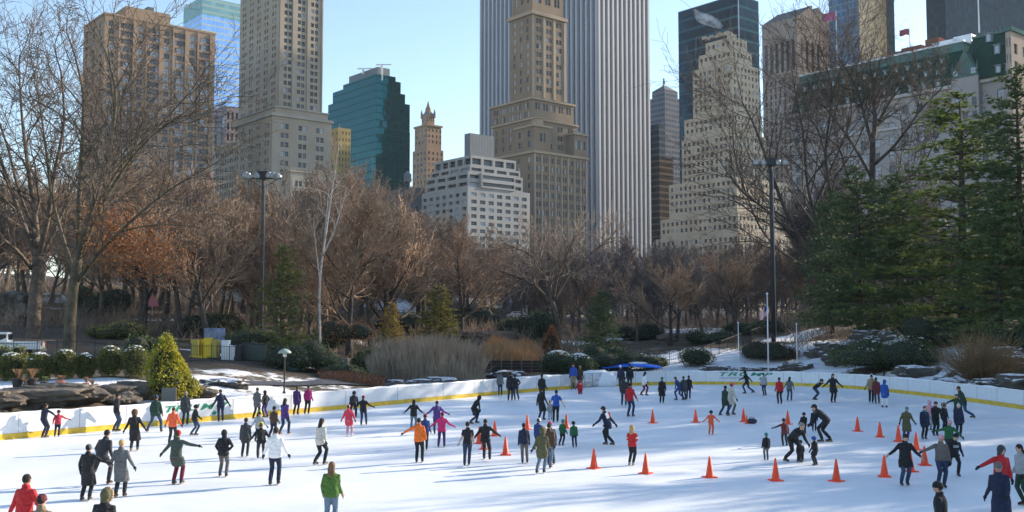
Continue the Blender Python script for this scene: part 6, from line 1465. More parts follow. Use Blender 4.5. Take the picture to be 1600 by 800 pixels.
def tmpl(pose, kid, coat, var=0):
    key = (pose, kid, coat, var)
    if key in TP: return TP[key]
    J = skel(pose, kid, var); out = {}; hip, up, fwd, ch, sh, nk, head, hr = J['hip'], J['up'], J['fwd'], J['ch'], J['sh'], J['nk'], J['head'], J['hr']
    S0 = M_white
    kb = ('body', pose, kid, var)
    if kb not in TP:
        m = MB()
        m.tube([hip - V((0, 0, .1)), hip, hip + up * .16, ch, sh - up * .03, nk - up * .02, nk + up * .06], [(.12, .09), (.165, .11), (.135, .09), (.158, .105), (.12, .08), (.06, .055), (.052, .052)], 14, hint=YH)
        M3 = Matrix((V((1, 0, 0)), J['f2'], J['up2'])).transposed()
        m.ball(head, (.078 * hr, .098 * hr, .118 * hr), 16, 12, rot=M3); m.ball(head - J['up2'] * .05 * hr + J['f2'] * .03, (.058 * hr, .065 * hr, .06 * hr), 12, 8, rot=M3)
        m.ball(head + J['f2'] * .10 * hr - J['up2'] * .012, (.014, .022, .024), 8, 6)
        for sx in (-1, 1): m.ball(head + V((sx * .08 * hr, 0, 0)), (.012, .022, .034), 8, 6)
        for (h, k, f) in J['legs']:
            m.tube([h + V((0, 0, .04)), h.lerp(k, .3), k, k.lerp(f, .35), f, f - V((0, 0, .06))], [.09, .085, .058, .058, .038, .045], 10)
            m.tube([f - V((0, .05, .07)), f + V((0, .05, -.075)), f + V((0, .16, -.09))], [.042, .04, .028], 8)
        for sx, (s, e, w, d) in zip((-1, 1), J['arms']): m.tube([s - V((sx * .05, 0, 0)), s, s.lerp(e, .5), e, e.lerp(w, .3), w], [.05, .058, .047, .038, .040, .026], 10)
        TP[kb] = bake(m, .018, 'body', [S0], 2)
    out['body'] = TP[kb]
    # jacket: thickness grows, hem by coat length
    puff = .034 if coat != 'tee' else .008; hem = {'tee': .06, 'jacket': .10, 'coat': .30, 'long': .48}[coat]
    m = MB(); dn = V((0, 0, -1))
    seg = [hip + dn * hem]; rr = [(.185 + hem * .16, .125 + hem * .18)]
    if hem > .08:
        def legs_at(h_):
            q = [h.lerp(k, min(1, h_ / max(.05, h.z - k.z))) for h, k, f in J['legs']]; ys_ = [v.y for v in q]; xs_ = [abs(v.x) for v in q]
            return sum(ys_) / 2, max(.185 + h_ * .12, max(xs_) + .12), max(.13 + h_ * .10, (max(ys_) - min(ys_)) / 2 + .13)
        seg = []; rr = []
        for h_ in ((hem, hem * .66, hem * .33) if hem > .15 else (hem,)):
            cy, rx_, ry_ = legs_at(h_); seg.append(V((hip.x, cy, hip.z - h_))); rr.append((rx_, ry_))
    seg += [hip - up * .02, hip + up * .16, ch, sh - up * .03, nk - up * .035, nk + up * .03]; rr += [(.18 + puff * .5, .122 + puff * .4), (.150 + puff, .102 + puff), (.165 + puff, .115 + puff), (.125 + puff, .085 + puff), (.085, .078), (.072, .07)]
    m.tube(seg, rr, 16, hint=YH)
    for sx, (s, e, w, d) in zip((-1, 1), J['arms']):
        if coat == 'tee': m.tube([s - V((sx * .07, 0, 0)), s, s.lerp(e, .75)], [.055, .068, .058], 10)
        else: m.tube([s - V((sx * .07, 0, .01)), s, s.lerp(e, .5), e, e.lerp(w, .5), w - d * .01], [.06, .070, .064, .056, .052, .042], 10)
    if coat in ('coat', 'long', 'jacket'): m.ball(nk - fwd * .055 - up * .0, (.085, .045, .055), 10, 6)   # hood folded down
    out['jacket'] = bake(m, .02, 'jacket', [S0], 3)
    kt = ('trousers', pose, var)
    if kt not in TP:
        m = MB(); m.tube([hip - V((0, 0, .13)), hip - V((0, 0, .03)), hip + up * .10], [(.14, .10), (.172, .118), (.15, .10)], 14, hint=YH)
        for (h, k, f) in J['legs']: m.tube([h + V((0, 0, .05)), h.lerp(k, .3), k, k.lerp(f, .4), f + V((0, 0, .0))], [.098, .096, .072, .070, .062], 10)
        TP[kt] = bake(m, .02, 'trousers', [S0], 2)
    out['trousers'] = TP[kt]
    ks = ('skates', pose, var)
    if ks not in TP:
        L = []
        for (h, k, f) in J['legs']:
            m = MB(); sh_ = (f - k).normalized(); m.tube([f - sh_ * .10, f - sh_ * .03, f + V((0, -.005, -.05)), f + V((0, .0, -.075))], [.056, .052, .05, .045], 10)
            m.tube([f + V((0, -.065, -.06)), f + V((0, .04, -.055)), f + V((0, .14, -.07)), f + V((0, .19, -.078))], [.036, .046, .038, .022], 10)
            m.box(f + V((0, .05, -.112)), (.006, .30, .035), 1); m.box(f + V((0, -.035, -.09)), (.02, .04, .03), 1); m.box(f + V((0, .12, -.09)), (.02, .05, .03), 1)
            L.append(m.mesh('skate', [M_black, M_steel], True))
        TP[ks] = L
    out['skates'] = TP[ks]
    kh = ('hands', pose, var)
    if kh not in TP:
        L = []
        for sx, (s, e, w, d) in zip((-1, 1), J['arms']): m = MB(); hand_mesh(m, w, d, sx, 1.1); L.append(m.mesh('hand', [M_black], True))
        TP[kh] = L
    out['hands'] = TP[kh]; out['J'] = J; TP[key] = out
    return out
def headgear(kind, J, kid):
    key = ('hg', kind, id(J))
    if key in TP: return TP[key]
    c, u, f, hr = J['head'], J['up2'], J['f2'], J['hr']; M3 = Matrix((V((1, 0, 0)), f, u)).transposed(); m = MB()
    if kind == 'short': m.ball(c + u * .022 - f * .014, (.088 * hr, .104 * hr, .108 * hr), 14, 9, rot=M3, wob=.08, rnd=random.Random(1))
    elif kind == 'long':
        m.ball(c + u * .02 - f * .016, (.09 * hr, .108 * hr, .112 * hr), 14, 9, rot=M3)
        m.tube([c - f * .05 + u * .03, c - f * .085 - u * .08, J['nk'] - J['fwd'] * .10 - J['up'] * .08, J['nk'] - J['fwd'] * .12 - J['up'] * .22], [(.08, .05), (.095, .05), (.09, .04), (.05, .02)], 10, hint=YH)
    elif kind == 'beanie': m.ball(c + u * .045, (.094 * hr, .108 * hr, .095 * hr), 14, 9, rot=M3); m.tube([c + u * .02 - u * .02, c + u * .035], [(.098 * hr, .112 * hr), (.098 * hr, .112 * hr)], 14, hint=f)
    elif kind == 'pom': m.ball(c + u * .045, (.094 * hr, .108 * hr, .1 * hr), 14, 9, rot=M3); m.tube([c + u * 0, c + u * .035], [(.098 * hr, .112 * hr), (.098 * hr, .112 * hr)], 14, hint=f); m.ball(c + u * .165 * hr, .035, 8, 6, wob=.3, rnd=random.Random(2))
    elif kind == 'helmet': m.ball(c + u * .04, (.108 * hr, .125 * hr, .105 * hr), 16, 9, rot=M3); m.tube([c - f * .02 + u * .0, c + f * .10 + u * .02], [.02, .02], 6)
    elif kind == 'cap': m.ball(c + u * .045, (.092 * hr, .106 * hr, .085 * hr), 14, 9, rot=M3); m.ball(c + f * .12 + u * .03, (.065, .06, .012), 10, 5, rot=M3)
    elif kind in ('hood', 'fur'):
        m.ball(c - f * .02 + u * .01, (.112 * hr, .118 * hr, .135 * hr), 14, 9, rot=M3); m.ball(J['nk'] + u * .02 - f * .02, (.1, .09, .07), 10, 6)
        if kind == 'fur':
            rn = random.Random(3)
            for k in range(16):
                a = 2 * math.pi * k / 16; m.ball(c + V((math.cos(a) * .1 * hr, 0, 0)) + u * math.sin(a) * .125 * hr + f * .06 - u * .0, .042, 6, 5, 1, wob=.5, rnd=rn)
    m = m.mesh('hat', [M_black, M_black], True); TP[key] = m; return m
SKIN = [mat('skin_light', (.50, .30, .22), .6), mat('skin_tan', (.38, .21, .14), .6), mat('skin_brown', (.17, .085, .055), .6)]
COLS = dict(lbrown=(.15, .085, .04), black=(.012, .012, .015), dark=(.03, .03, .035), navy=(.012, .018, .05), grey=(.12, .125, .13), lgrey=(.32, .34, .36), green=(.015, .12, .04), olive=(.09, .085, .04), dgreen=(.015, .045, .03), gg=(.055, .075, .06),
 jeans=(.035, .065, .125), ljeans=(.13, .19, .27), djeans=(.02, .035, .08), white=(.78, .78, .78), cream=(.55, .52, .45), red=(.45, .015, .02), burg=(.16, .01, .025), maroon=(.12, .02, .025), orange=(.80, .16, .02), coral=(.85, .13, .05), pink=(.70, .03, .17), rose=(.6, .04, .08), mag=(.38, .02, .16),
 purple=(.08, .035, .20), dpurple=(.06, .02, .12), blue=(.02, .08, .36), dblue=(.02, .05, .18), khaki=(.28, .21, .12), brown=(.07, .04, .025), tan=(.25, .17, .10), teal=(.02, .25, .25), yellow=(.75, .68, .03), lime=(.45, .62, .04), hair=(.018, .012, .01), bhair=(.06, .03, .018), blond=(.42, .28, .12), ghair=(.22, .21, .2), char=(.04, .045, .05), fur=(.36, .26, .16), lpink=(.62, .32, .38), hpink=(.85, .05, .28), taupe=(.13, .115, .105), grass=(.06, .14, .02))
def cl(c): return mat('cloth_' + c, COLS[c], .85, var=.12, scale=9, bump=1.0, bscale=11)
eye_m = mat('eye', (.02, .015, .012), .3); eyeb = MB(); eyeb.ball((0, 0, 0), (.013, .006, .008), 8, 5); EYE = eyeb.mesh('eye', eye_m)
mo = MB(); mo.ball((0, 0, 0), (.024, .006, .006), 8, 4); MOUTH = mo.mesh('mouth', mat('lips', (.28, .09, .07), .5))
def slot(o, m, i=0): o.material_slots[i].link = 'OBJECT'; o.material_slots[i].material = m
NP = [0]
def person(px, fy, hpx, pose, yaw, jk, coat, tr, hg, hgc, label, skate='black', glove='black', hair='hair', scarf=None, kid=None, skin=None, group='skaters on the ice', name='person', where=None, extra=None, noskate=False):
    NP[0] += 1; kid = (hpx / max(1, fy - 508) < .285) if kid is None else kid
    T = tmpl(pose, kid, coat, NP[0] % 3); J = T['J']
    base = ground(px, fy) if where is None else where
    if where is None and base.y > 40:
        for _ in range(40):
            if inside(base.x, base.y) and min((base - q).length for q in RING2) > .55: break
            base = base * .994
    dist = base.y
    top = max(J['head'].z + .13 * J['hr'], 1.0 if pose in ('bend', 'spread') else 0) + (.03 if hg in ('beanie', 'helmet', 'hood', 'fur') else .09 if hg == 'pom' else 0)
    s = hpx * dist / 1600 / top
    root = empty(name, base, R(yaw), label, 'person', group); root.rotation_euler.y = random.Random(NP[0]).uniform(-.05, .05); root.scale = (s * (1.06 if kid else 1), s * (1.06 if kid else 1), s)
    sk = SKIN[(NP[0] * 7) % 2 if skin is None else skin]
    o = link('body', T['body'], root); slot(o, sk)
    o = link('jacket' if coat != 'tee' else 't_shirt', T['jacket'], root); slot(o, cl(jk))
    if coat in ('coat', 'long'): o.name = 'coat'
    o = link('trousers', T['trousers'], root); slot(o, cl(tr))
    for me_ in T['skates']:
        o = link('skate', me_, root)
        if skate != 'black': slot(o, cl(skate))
    for me_ in T['hands']:
        o = link('glove' if glove else 'hand', me_, root); slot(o, cl(glove) if glove else sk)
    if hg not in ('short', 'long'): o = link('hair', headgear('long' if hair.startswith('+') else 'short', J, kid), root); slot(o, cl(hair.strip('+')))
    o = link({'short': 'hair', 'long': 'hair', 'helmet': 'helmet', 'hood': 'hood', 'fur': 'hood'}.get(hg, 'hat'), headgear(hg, J, kid), root); slot(o, cl(hgc)); slot(o, cl('fur'), 1)
    if abs(((yaw + 180) % 360) - 180) > 70:
        for sx in (-1, 1): link('eye', EYE, root, J['head'] + J['f2'] * .093 * J['hr'] + V((sx * .032, 0, 0)) + J['up2'] * .012)
        link('mouth', MOUTH, root, J['head'] + J['f2'] * .092 * J['hr'] - J['up2'] * .055)
    if scarf:
        m = MB(); n = 12; m.tube([J['nk'] + V((math.cos(2 * math.pi * k / n) * .085, math.sin(2 * math.pi * k / n) * .085, .0)) for k in range(n + 1)], [.035] * (n + 1), 6, cap=False); m.tube([J['nk'] + J['fwd'] * .11, J['ch'] + J['fwd'] * .15], [(.04, .015), (.045, .012)], 8)
        o = m.build('scarf', cl(scarf), root, smooth=True)
    if extra == 'sweep':   # white panel across the back of a jersey
        m = MB(); c_ = J['ch'] - J['fwd'] * .142; m.box((c_.x - .04, c_.y, c_.z), (.17, .02, .24), rot=Matrix.Rotation(-.25, 3, 'Y') @ Matrix.Rotation(-POSES[pose]['lean'], 3, 'X')); m.build('back_panel', cl('white'), root)
        m = MB(); c_ = J['ch'] - J['fwd'] * .14; m.box((c_.x + .09, c_.y + .002, c_.z + .03), (.10, .02, .22), rot=Matrix.Rotation(-POSES[pose]['lean'], 3, 'X')); m.build('side_panel', cl('red'), root)
    if extra == 'stripe':
        for sx, (s_, e, w, d) in zip((-1, 1), J['arms']): m = MB(); m.tube([s_.lerp(e, .55), s_.lerp(e, .75)], [.075, .072], 10); m.build('sleeve_band', cl('white'), root)
    if extra == 'belt': m = MB(); m.tube([J['hip'] + J['up'] * .12, J['hip'] + J['up'] * .16], [(.182, .135), (.182, .135)], 16, hint=YH); m.build('belt', cl('black'), root)
    if extra == 'print': m = MB(); c_ = J['ch'] + J['fwd'] * .142; m.box((c_.x, c_.y, c_.z), (.2, .015, .10), rot=Matrix.Rotation(-POSES[pose]['lean'], 3, 'X')); m.build('chest_print', cl('lgrey'), root)
    if extra == 'backprint': m = MB(); c_ = J['ch'] - J['fwd'] * .142; m.box((c_.x, c_.y, c_.z), (.17, .015, .07), rot=Matrix.Rotation(-POSES[pose]['lean'], 3, 'X')); m.build('back_print', cl('white'), root)
    if extra == 'neon': m = MB(); c_ = J['ch'] + J['fwd'] * .14; m.box((c_.x, c_.y, c_.z), (.14, .015, .3), rot=Matrix.Rotation(-POSES[pose]['lean'], 3, 'X')); m.build('green_panel', cl('grass'), root)
    return root
p = person
# left part of the rink
p(68, 683, 53, 'out_r', -30, 'navy', 'jacket', 'navy', 'long', 'hair', 'dark-haired adult in navy leaning on the boards beside a child in pink')
p(89, 680, 42, 'out_l', 20, 'rose', 'jacket', 'navy', 'beanie', 'brown', 'child in pinkish red jacket holding the left boards')
p(181, 672, 58, 'low_out', -60, 'black', 'jacket', 'jeans', 'short', 'hair', 'adult in black jacket and blue jeans beside the boards below the dark rock', glove='black')
p(210, 705, 65, 'low_out', 10, 'black', 'long', 'black', 'fur', 'brown', 'woman in long black coat with furry hood left of the orange jacket skater', skate='tan')
p(241, 675, 58, 'wide', 0, 'dgreen', 'jacket', 'jeans', 'beanie', 'dblue', 'adult in dark green jacket standing with legs wide, blue hat', glove=None)
p(268, 694, 57, 'low_out', 0, 'coral', 'jacket', 'dark', 'short', 'bhair', 'skater in bright orange jacket directly behind the red hat woman', glove='dark')
p(276, 757, 84, 'wide_arms', -10, 'gg', 'coat', 'burg', 'beanie', 'red', 'woman with red hat and burgundy tights stretching both arms', hair='bhair')
p(304, 680, 48, 'out', -50, 'black', 'jacket', 'jeans', 'helmet', 'black', 'child in black with arms out near the left green lettering')
p(289, 662, 52, 'stand', 0, 'char', 'coat', 'char', 'short', 'ghair', 'adult in dark grey coat pressed to the boards over the left lettering')
p(158, 758, 84, 'stride', -15, 'dark', 'jacket', 'dark', 'short', 'hair', 'man in charcoal jacket and trousers striding between two coated women', skate='brown')
p(136, 782, 87, 'out_l', 0, 'black', 'long', 'black', 'beanie', 'grey', 'person in black coat and grey hat, left arm stretched out', skate='char')
p(187, 777, 88, 'low_out', 0, 'grey', 'long', 'black', 'short', 'blond', 'woman in grey belted coat with blond hair tied up', skate='brown', extra='belt')
p(37, 869, 124, 'low_out', -10, 'red', 'jacket', 'dark', 'short', 'hair', 'boy in red jacket in the lower left corner')
p(64, 914, 139, 'stand', -10, 'tan', 'coat', 'dark', 'beanie', 'maroon', 'person in tan coat and maroon hat cut off by the bottom edge')
p(155, 901, 135, 'stand', 0, 'black', 'coat', 'dark', 'fur', 'olive', 'person in olive furry hood cut off by the bottom edge')
p(345, 658, 50, 'low_out', 20, 'navy', 'jacket', 'djeans', 'short', 'bhair', 'man in navy jacket leaning at the boards right of the lettering')
p(401, 654, 48, 'stand', -20, 'grey', 'coat', 'black', 'short', 'bhair', 'adult in grey coat talking beside purple trousers at the boards')
p(415, 650, 43, 'pocket', 60, 'black', 'jacket', 'purple', 'hood', 'black', 'person in black jacket and bright purple trousers at the boards')
p(462, 647, 44, 'stand', -10, 'dpurple', 'coat', 'dark', 'short', 'bhair', 'person in dark purple coat at the boards, left of the magenta jacket')
p(480, 646, 44, 'stand', 0, 'mag', 'jacket', 'black', 'short', 'bhair', 'person in magenta jacket and black trousers at the boards')
p(445, 679, 56, 'walk', -20, 'purple', 'jacket', 'djeans', 'long', 'hair', 'woman in violet jacket with flowing dark hair skating away')
p(403, 690, 50, 'low_out', 0, 'lgrey', 'jacket', 'dark', 'pom', 'lime', 'child in pale grey jacket and lime green pompom hat')
p(426, 684, 49, 'stand', -20, 'brown', 'jacket', 'navy', 'short', 'hair', 'skater in dark brown jacket right of the lime pompom hat', glove='grass')
p(382, 714, 61, 'stand', 0, 'char', 'coat', 'dark', 'beanie', 'brown', 'slim skater in charcoal coat left of the yellow hat', skate='grey')
p(409, 716, 56, 'stride', 20, 'black', 'jacket', 'dark', 'beanie', 'yellow', 'child in bright yellow hat kicking one leg back', hair='bhair')
p(347, 745, 73, 'pocket', 0, 'black', 'jacket', 'taupe', 'hood', 'black', 'man in black jacket and grey trousers with hands in pockets')
p(428, 758, 89, 'low_out', 0, 'white', 'jacket', 'navy', 'short', 'hair', 'man in bright white jacket and navy trousers seen from behind')
p(500, 727, 72, 'walk', -30, 'cream', 'jacket', 'black', 'long', 'hair', 'woman in cream jacket and black leggings with dark hair')
p(517, 828, 104, 'stand', 0, 'grass', 'jacket', 'ljeans', 'long', 'lbrown', 'woman in green jacket with long light brown hair at the bottom edge', glove=None)
# middle
p(551, 652, 40, 'bend', 0, 'black', 'jacket', 'black', 'short', 'hair', 'person in black bending forward behind the pink child')
p(569, 664, 46, 'out', 0, 'black', 'jacket', 'djeans', 'beanie', 'red', 'skater in black with small red cap and both arms lowered wide')
p(546, 682, 50, 'low_out', 0, 'rose', 'coat', 'lpink', 'beanie', 'lpink', 'child in pinkish red coat, pink tights and white skates', skate='white')
p(646, 673, 48, 'out', 0, 'black', 'jacket', 'ljeans', 'long', 'hair', 'woman in black top and pale jeans with arms spread', glove=None)
p(683, 678, 51, 'out', 10, 'purple', 'jacket', 'djeans', 'short', 'hair', 'skater in purple blue jacket behind the hot pink jacket')
p(664, 703, 56, 'stand', 0, 'dblue', 'jacket', 'dark', 'beanie', 'red', 'person in red hat and dark blue jacket hidden behind the orange jacket')
p(655, 723, 69, 'out_l', -5, 'orange', 'jacket', 'black', 'short', 'hair', 'man in vivid orange jacket and black trousers')
p(690, 699, 55, 'out', 0, 'pink', 'jacket', 'dpurple', 'beanie', 'hpink', 'girl in hot pink jacket and purple trousers with arms out', glove='pink')
p(729, 728, 68, 'walk', 0, 'black', 'tee', 'djeans', 'short', 'hair', 'man in black T-shirt with bare arms skating away', glove=None)
p(759, 719, 63, 'stride_r', -10, 'black', 'jacket', 'black', 'short', 'hair', 'hooded skater all in black striding among the cones')
p(739, 662, 44, 'glide', -70, 'black', 'coat', 'djeans', 'hood', 'black', 'skater in long black top leaning forward near the middle boards')
p(782, 618, 36, 'stand', 0, 'grey', 'jacket', 'djeans', 'short', 'hair', 'person in grey jacket at the boards left of the dark pair')
p(797, 626, 44, 'stand', -10, 'black', 'coat', 'dark', 'short', 'hair', 'taller person of the dark pair by the boards')
p(807, 625, 40, 'pocket', 10, 'dark', 'jacket', 'jeans', 'short', 'hair', 'shorter person in jeans of the dark pair by the boards')
p(847, 629, 44, 'stand', -20, 'black', 'jacket', 'black', 'short', 'hair', 'person in black upright behind the black coat skater')
p(846, 656, 49, 'low_out', -40, 'black', 'long', 'djeans', 'short', 'hair', 'skater in black coat near the blue T-shirt skater')
p(868, 660, 50, 'low_out', 0, 'blue', 'tee', 'black', 'short', 'hair', 'skater in bright blue T-shirt and black trousers', glove=None)
p(860, 656, 30, 'stand', 0, 'lgrey', 'jacket', 'lgrey', 'short', 'hair', 'small child in pale clothes beside the blue T-shirt skater')
p(896, 609, 42, 'stand', 170, 'blue', 'jacket', 'khaki', 'beanie', 'maroon', 'person in blue jacket and khaki trousers at the metal gate', hair='bhair')
p(905, 608, 37, 'stand', 190, 'brown', 'coat', 'khaki', 'beanie', 'fur', 'person in brown coat beside the blue jacket at the gate')
p(907, 616, 24, 'kneel', 10, 'red', 'jacket', 'red', 'short', 'hair', 'person in red crouching low before the metal gate', extra='backprint', kid=False)
p(820, 724, 62, 'stand', 0, 'navy', 'jacket', 'taupe', 'short', 'hair', 'skater in navy jacket and grey trousers left of the huddled group')
p(838, 703, 50, 'stand', -30, 'dblue', 'jacket', 'dark', 'beanie', 'white', 'child with white hat hidden behind the olive puffer jacket')
p(845, 740, 72, 'walk', -20, 'olive', 'coat', 'ljeans', 'fur', 'olive', 'person in olive puffer jacket with fur hood and pale jeans')
p(855, 732, 70, 'stand', -20, 'brown', 'jacket', 'ljeans', 'short', 'hair', 'person in dark brown jacket and pale jeans within the huddled group')
p(862, 726, 67, 'stand', 10, 'char', 'jacket', 'jeans', 'beanie', 'hpink', 'person in charcoal jacket with bright pink hat within the huddled group', skate='maroon')
p(878, 696, 41, 'stand', -30, 'green', 'jacket', 'black', 'helmet', 'teal', 'child in green jacket with teal helmet, left of the two')
p(898, 699, 41, 'stand', 0, 'green', 'jacket', 'navy', 'helmet', 'black', 'child in green jacket with black helmet, right of the two')
p(950, 696, 60, 'stride', 45, 'navy', 'jacket', 'black', 'cap', 'black', 'man in navy, red and white jersey leaning into a turn', extra='sweep')
p(989, 727, 62, 'chest', -30, 'red', 'jacket', 'black', 'long', 'blond', 'blond skater in red and white jacket with white skates', skate='lgrey', extra='stripe')
p(985, 651, 52, 'low_out', -40, 'red', 'jacket', 'djeans', 'short', 'hair', 'skater in red jacket below the group at the tarpaulin', glove=None)
p(975, 634, 45, 'stand', -10, 'dark', 'jacket', 'djeans', 'short', 'hair', 'tall skater in dark jacket before the blue tarpaulin')
p(971, 610, 40, 'stand', 175, 'navy', 'jacket', 'dark', 'beanie', 'white', 'person in navy with white hat in front of the tarpaulin')
p(984, 609, 40, 'stand', 170, 'black', 'jacket', 'dark', 'beanie', 'black', 'person all in black beside the white hat at the tarpaulin')
p(1006, 618, 37, 'walk', -60, 'white', 'jacket', 'burg', 'long', 'hair', 'woman in white jacket and burgundy trousers right of the tarpaulin')
p(1034, 630, 41, 'stand', 180, 'black', 'long', 'black', 'beanie', 'green', 'person in long black coat and green hat')
p(1063, 625, 36, 'glide', 60, 'dblue', 'jacket', 'dblue', 'short', 'bhair', 'skater in dark blue leaning, left of the close pair')
p(1070, 625, 37, 'stand', 10, 'char', 'coat', 'dark', 'short', 'bhair', 'middle skater in charcoal of the close group by the far boards')
p(1076, 624, 37, 'stand', -10, 'black', 'jacket', 'djeans', 'cap', 'black', 'skater in black cap, right one of the close group by the far boards')
p(1132, 650, 47, 'walk', -50, 'dgreen', 'coat', 'djeans', 'short', 'hair', 'skater in dark green parka with hood down beside the pink hat')
p(1141, 648, 50, 'low_out', -60, 'cream', 'coat', 'taupe', 'beanie', 'hpink', 'woman in cream coat with bright pink hat')
p(1168, 615, 36, 'stride_r', 60, 'black', 'jacket', 'djeans', 'hood', 'black', 'skater in black hood gliding before the right lettering')
p(1195, 618, 35, 'stand', 10, 'lgrey', 'jacket', 'djeans', 'short', 'hair', 'skater in pale grey sweater before the right lettering')
p(1219, 631, 41, 'stand', 0, 'red', 'jacket', 'black', 'short', 'hair', 'boy in red jacket and black trousers below the flagpoles')
p(1233, 626, 37, 'low_out', -30, 'grey', 'jacket', 'jeans', 'long', 'hair', 'woman with dark curly hair, grey top and jeans beside the red jacket boy', glove=None)
p(1111, 679, 38, 'out', 180, 'coral', 'jacket', 'coral', 'helmet', 'black', 'small child in neon orange snowsuit and dark helmet', skate='coral', glove='coral')
p(1275, 625, 33, 'spread', -120, 'black', 'jacket', 'jeans', 'short', 'hair', 'skater leaning forward with both arms spread like wings', extra='neon', glove=None)
p(1303, 629, 45, 'out', 180, 'black', 'coat', 'black', 'long', 'bhair', 'woman in black coat with brown hair near the right boards')
p(1197, 719, 43, 'stand', 0, 'black', 'jacket', 'grey', 'helmet', 'teal', 'child in black jacket and pale blue helmet standing alone')
p(1227, 697, 43, 'out_l', 0, 'maroon', 'jacket', 'dark', 'short', 'hair', 'child with maroon sleeves behind the man in black')
p(1240, 722, 62, 'bend', -150, 'black', 'jacket', 'black', 'short', 'ghair', 'man in black bending over a small child')
p(1251, 720, 33, 'kneel', 160, 'dark', 'jacket', 'char', 'helmet', 'dark', 'small child in dark clothes held between the man\'s legs')
p(1256, 680, 36, 'walk', 160, 'black', 'jacket', 'black', 'helmet', 'black', 'small child in black with black helmet, left of the pair')
p(1272, 674, 36, 'stand', 170, 'navy', 'jacket', 'navy', 'helmet', 'dpurple', 'small child in navy with violet helmet beside the bending man')
p(1290, 691, 58, 'bend', 60, 'black', 'jacket', 'black', 'cap', 'black', 'large man in black leaning forward to the small children')
p(1275, 727, 45, 'stand', 30, 'black', 'coat', 'dark', 'helmet', 'blue', 'child in black coat and bright blue helmet')
p(1361, 630, 46, 'walk', -20, 'khaki', 'jacket', 'black', 'beanie', 'white', 'person in khaki jacket and white hat arm in arm by the right boards')
p(1371, 631, 41, 'stand', -20, 'maroon', 'coat', 'djeans', 'short', 'hair', 'person in dark maroon coat arm in arm by the right boards')
p(1382, 637, 44, 'stand', -40, 'blue', 'coat', 'white', 'hood', 'blue', 'skater in bright blue hooded jacket and white trousers')
# right
p(1415, 687, 52, 'low_out', 170, 'olive', 'long', 'purple', 'beanie', 'teal', 'woman in olive coat and teal hat beside a cone', hair='bhair')
p(1444, 686, 51, 'stand', 180, 'navy', 'coat', 'black', 'short', 'hair', 'skater in navy coat with teal scarf', scarf='teal')
p(1451, 672, 47, 'stand', 180, 'lpink', 'jacket', 'lgrey', 'hood', 'lpink', 'person in pale pink hooded jacket behind the navy coat')
p(1462, 681, 54, 'chest', 180, 'black', 'jacket', 'black', 'beanie', 'maroon', 'skater in black jacket and maroon hat with raised hands')
p(1476, 673, 44, 'stand', 190, 'black', 'jacket', 'black', 'fur', 'dark', 'skater in black with furry hood, third in the cluster')
p(1497, 662, 46, 'out_r', 150, 'dgreen', 'coat', 'black', 'long', 'bhair', 'brown-haired person in dark green coat stretching one arm')
p(1507, 654, 50, 'stride', 70, 'dgreen', 'jacket', 'jeans', 'short', 'bhair', 'man in dark green jacket and jeans pushing off at the right boards')
p(1498, 683, 54, 'stand', 170, 'navy', 'coat', 'black', 'pom', 'cream', 'person in navy coat and cream hat at the right of the cluster')
p(1481, 716, 60, 'wide_arms', 180, 'green', 'jacket', 'dark', 'beanie', 'lpink', 'skater in green jacket with arms out behind the pair')
p(1415, 759, 80, 'out', 175, 'black', 'coat', 'jeans', 'cap', 'black', 'skater in black coat and cap holding hands with the taupe jacket', glove=None)
p(1471, 762, 83, 'out_r', 180, 'taupe', 'jacket', 'djeans', 'beanie', 'lpink', 'woman in taupe jacket and pale pink hat holding hands', hair='bhair')
p(1488, 743, 66, 'stride_r', 180, 'black', 'jacket', 'black', 'cap', 'black', 'skater in black jacket with pale chest print behind the holding pair', extra='print')
p(1473, 881, 127, 'stand', 60, 'black', 'jacket', 'black', 'beanie', 'black', 'person in black jacket and black hat cut off at the bottom edge')
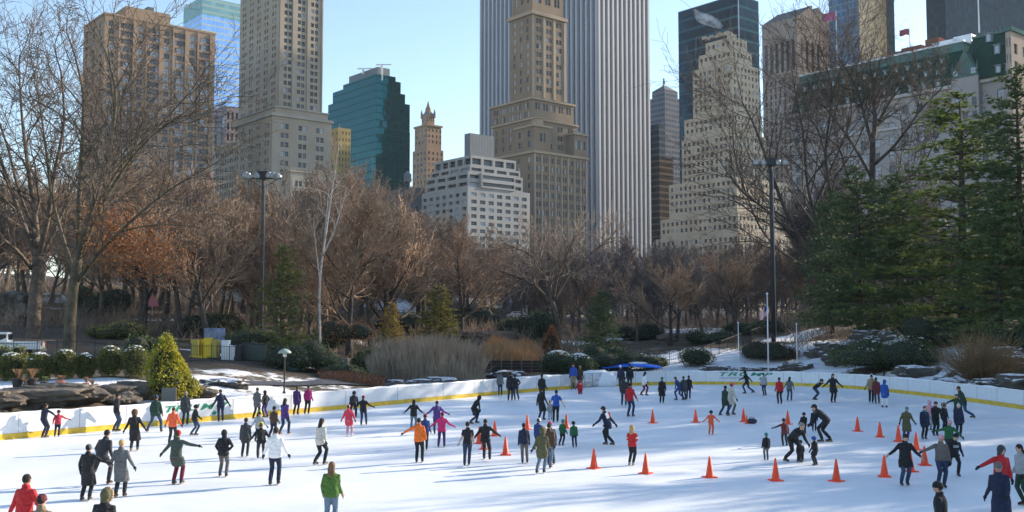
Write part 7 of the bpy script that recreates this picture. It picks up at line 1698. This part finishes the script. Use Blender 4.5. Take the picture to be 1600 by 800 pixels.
p(1563, 800, 104, 'out_r', 190, 'red', 'jacket', 'dark', 'hood', 'char', 'person in red jacket with charcoal hood at the right edge')
p(1570, 832, 110, 'walk', 150, 'navy', 'long', 'black', 'beanie', 'grey', 'woman in long navy coat and grey knit hat at the right edge', hair='bhair')
p(1600, 790, 94, 'stand', 100, 'lgrey', 'jacket', 'dgreen', 'long', 'hair', 'person in pale grey jacket cut off by the right edge')
# people in the park beyond
for px, Y, h, c_, lab in ((744, 121, 13, 'red', 'person in red standing on the pale rock shelf, farthest left'), (753, 121, 13, 'red', 'person in red standing on the pale rock shelf, second'), (762, 122, 10, 'red', 'person in red sitting low on the rock shelf, third'), (768, 122, 10, 'coral', 'person in orange red sitting low on the rock shelf, fourth'), (773, 122, 9, 'red', 'small person in red on the rock shelf, farthest right')):
    w = gp(px, Y, .35); p(px, 0, h, 'stand' if h > 11 else 'kneel', px * 7 % 360, c_, 'jacket', 'dark', 'short', 'hair', lab, group='people in the park', where=w, kid=False)
p(42, 0, 27, 'walk', 90, 'dark', 'jacket', 'dark', 'beanie', 'red', 'walker in dark clothes and red cap beside the broad trunk', group='people in the park', where=gp(41, 100), kid=False)
p(1060, 0, 11, 'kneel', 60, 'navy', 'jacket', 'dark', 'short', 'hair', 'person in navy sitting by the smooth boulder above the iron fence', group='people in the park', where=gp(1058, 119, .4), kid=False)
# ================================================================= AIR
hm = bpy.data.materials.new('haze_air'); hm.use_nodes = True; nt = hm.node_tree; nt.nodes.remove(nt.nodes['Principled BSDF'])
pv = nt.nodes.new('ShaderNodeVolumePrincipled'); pv.inputs['Color'].default_value = (.62, .80, 1, 1); pv.inputs['Density'].default_value = .00007; pv.inputs['Anisotropy'].default_value = .1
nt.links.new(pv.outputs[0], nt.nodes['Material Output'].inputs['Volume'])
m = MB(); x0, x1, y0, y1, z0, z1 = -6600, 6600, -520, 8200, -4, 275
m.box(((x0 + x1) / 2, (y0 + y1) / 2, (z0 + z1) / 2), (x1 - x0, y1 - y0, z1 - z0)); tag(m.build('haze', hm), 'thin bluish winter air between the rink and the skyscrapers', 'haze', kind='stuff')
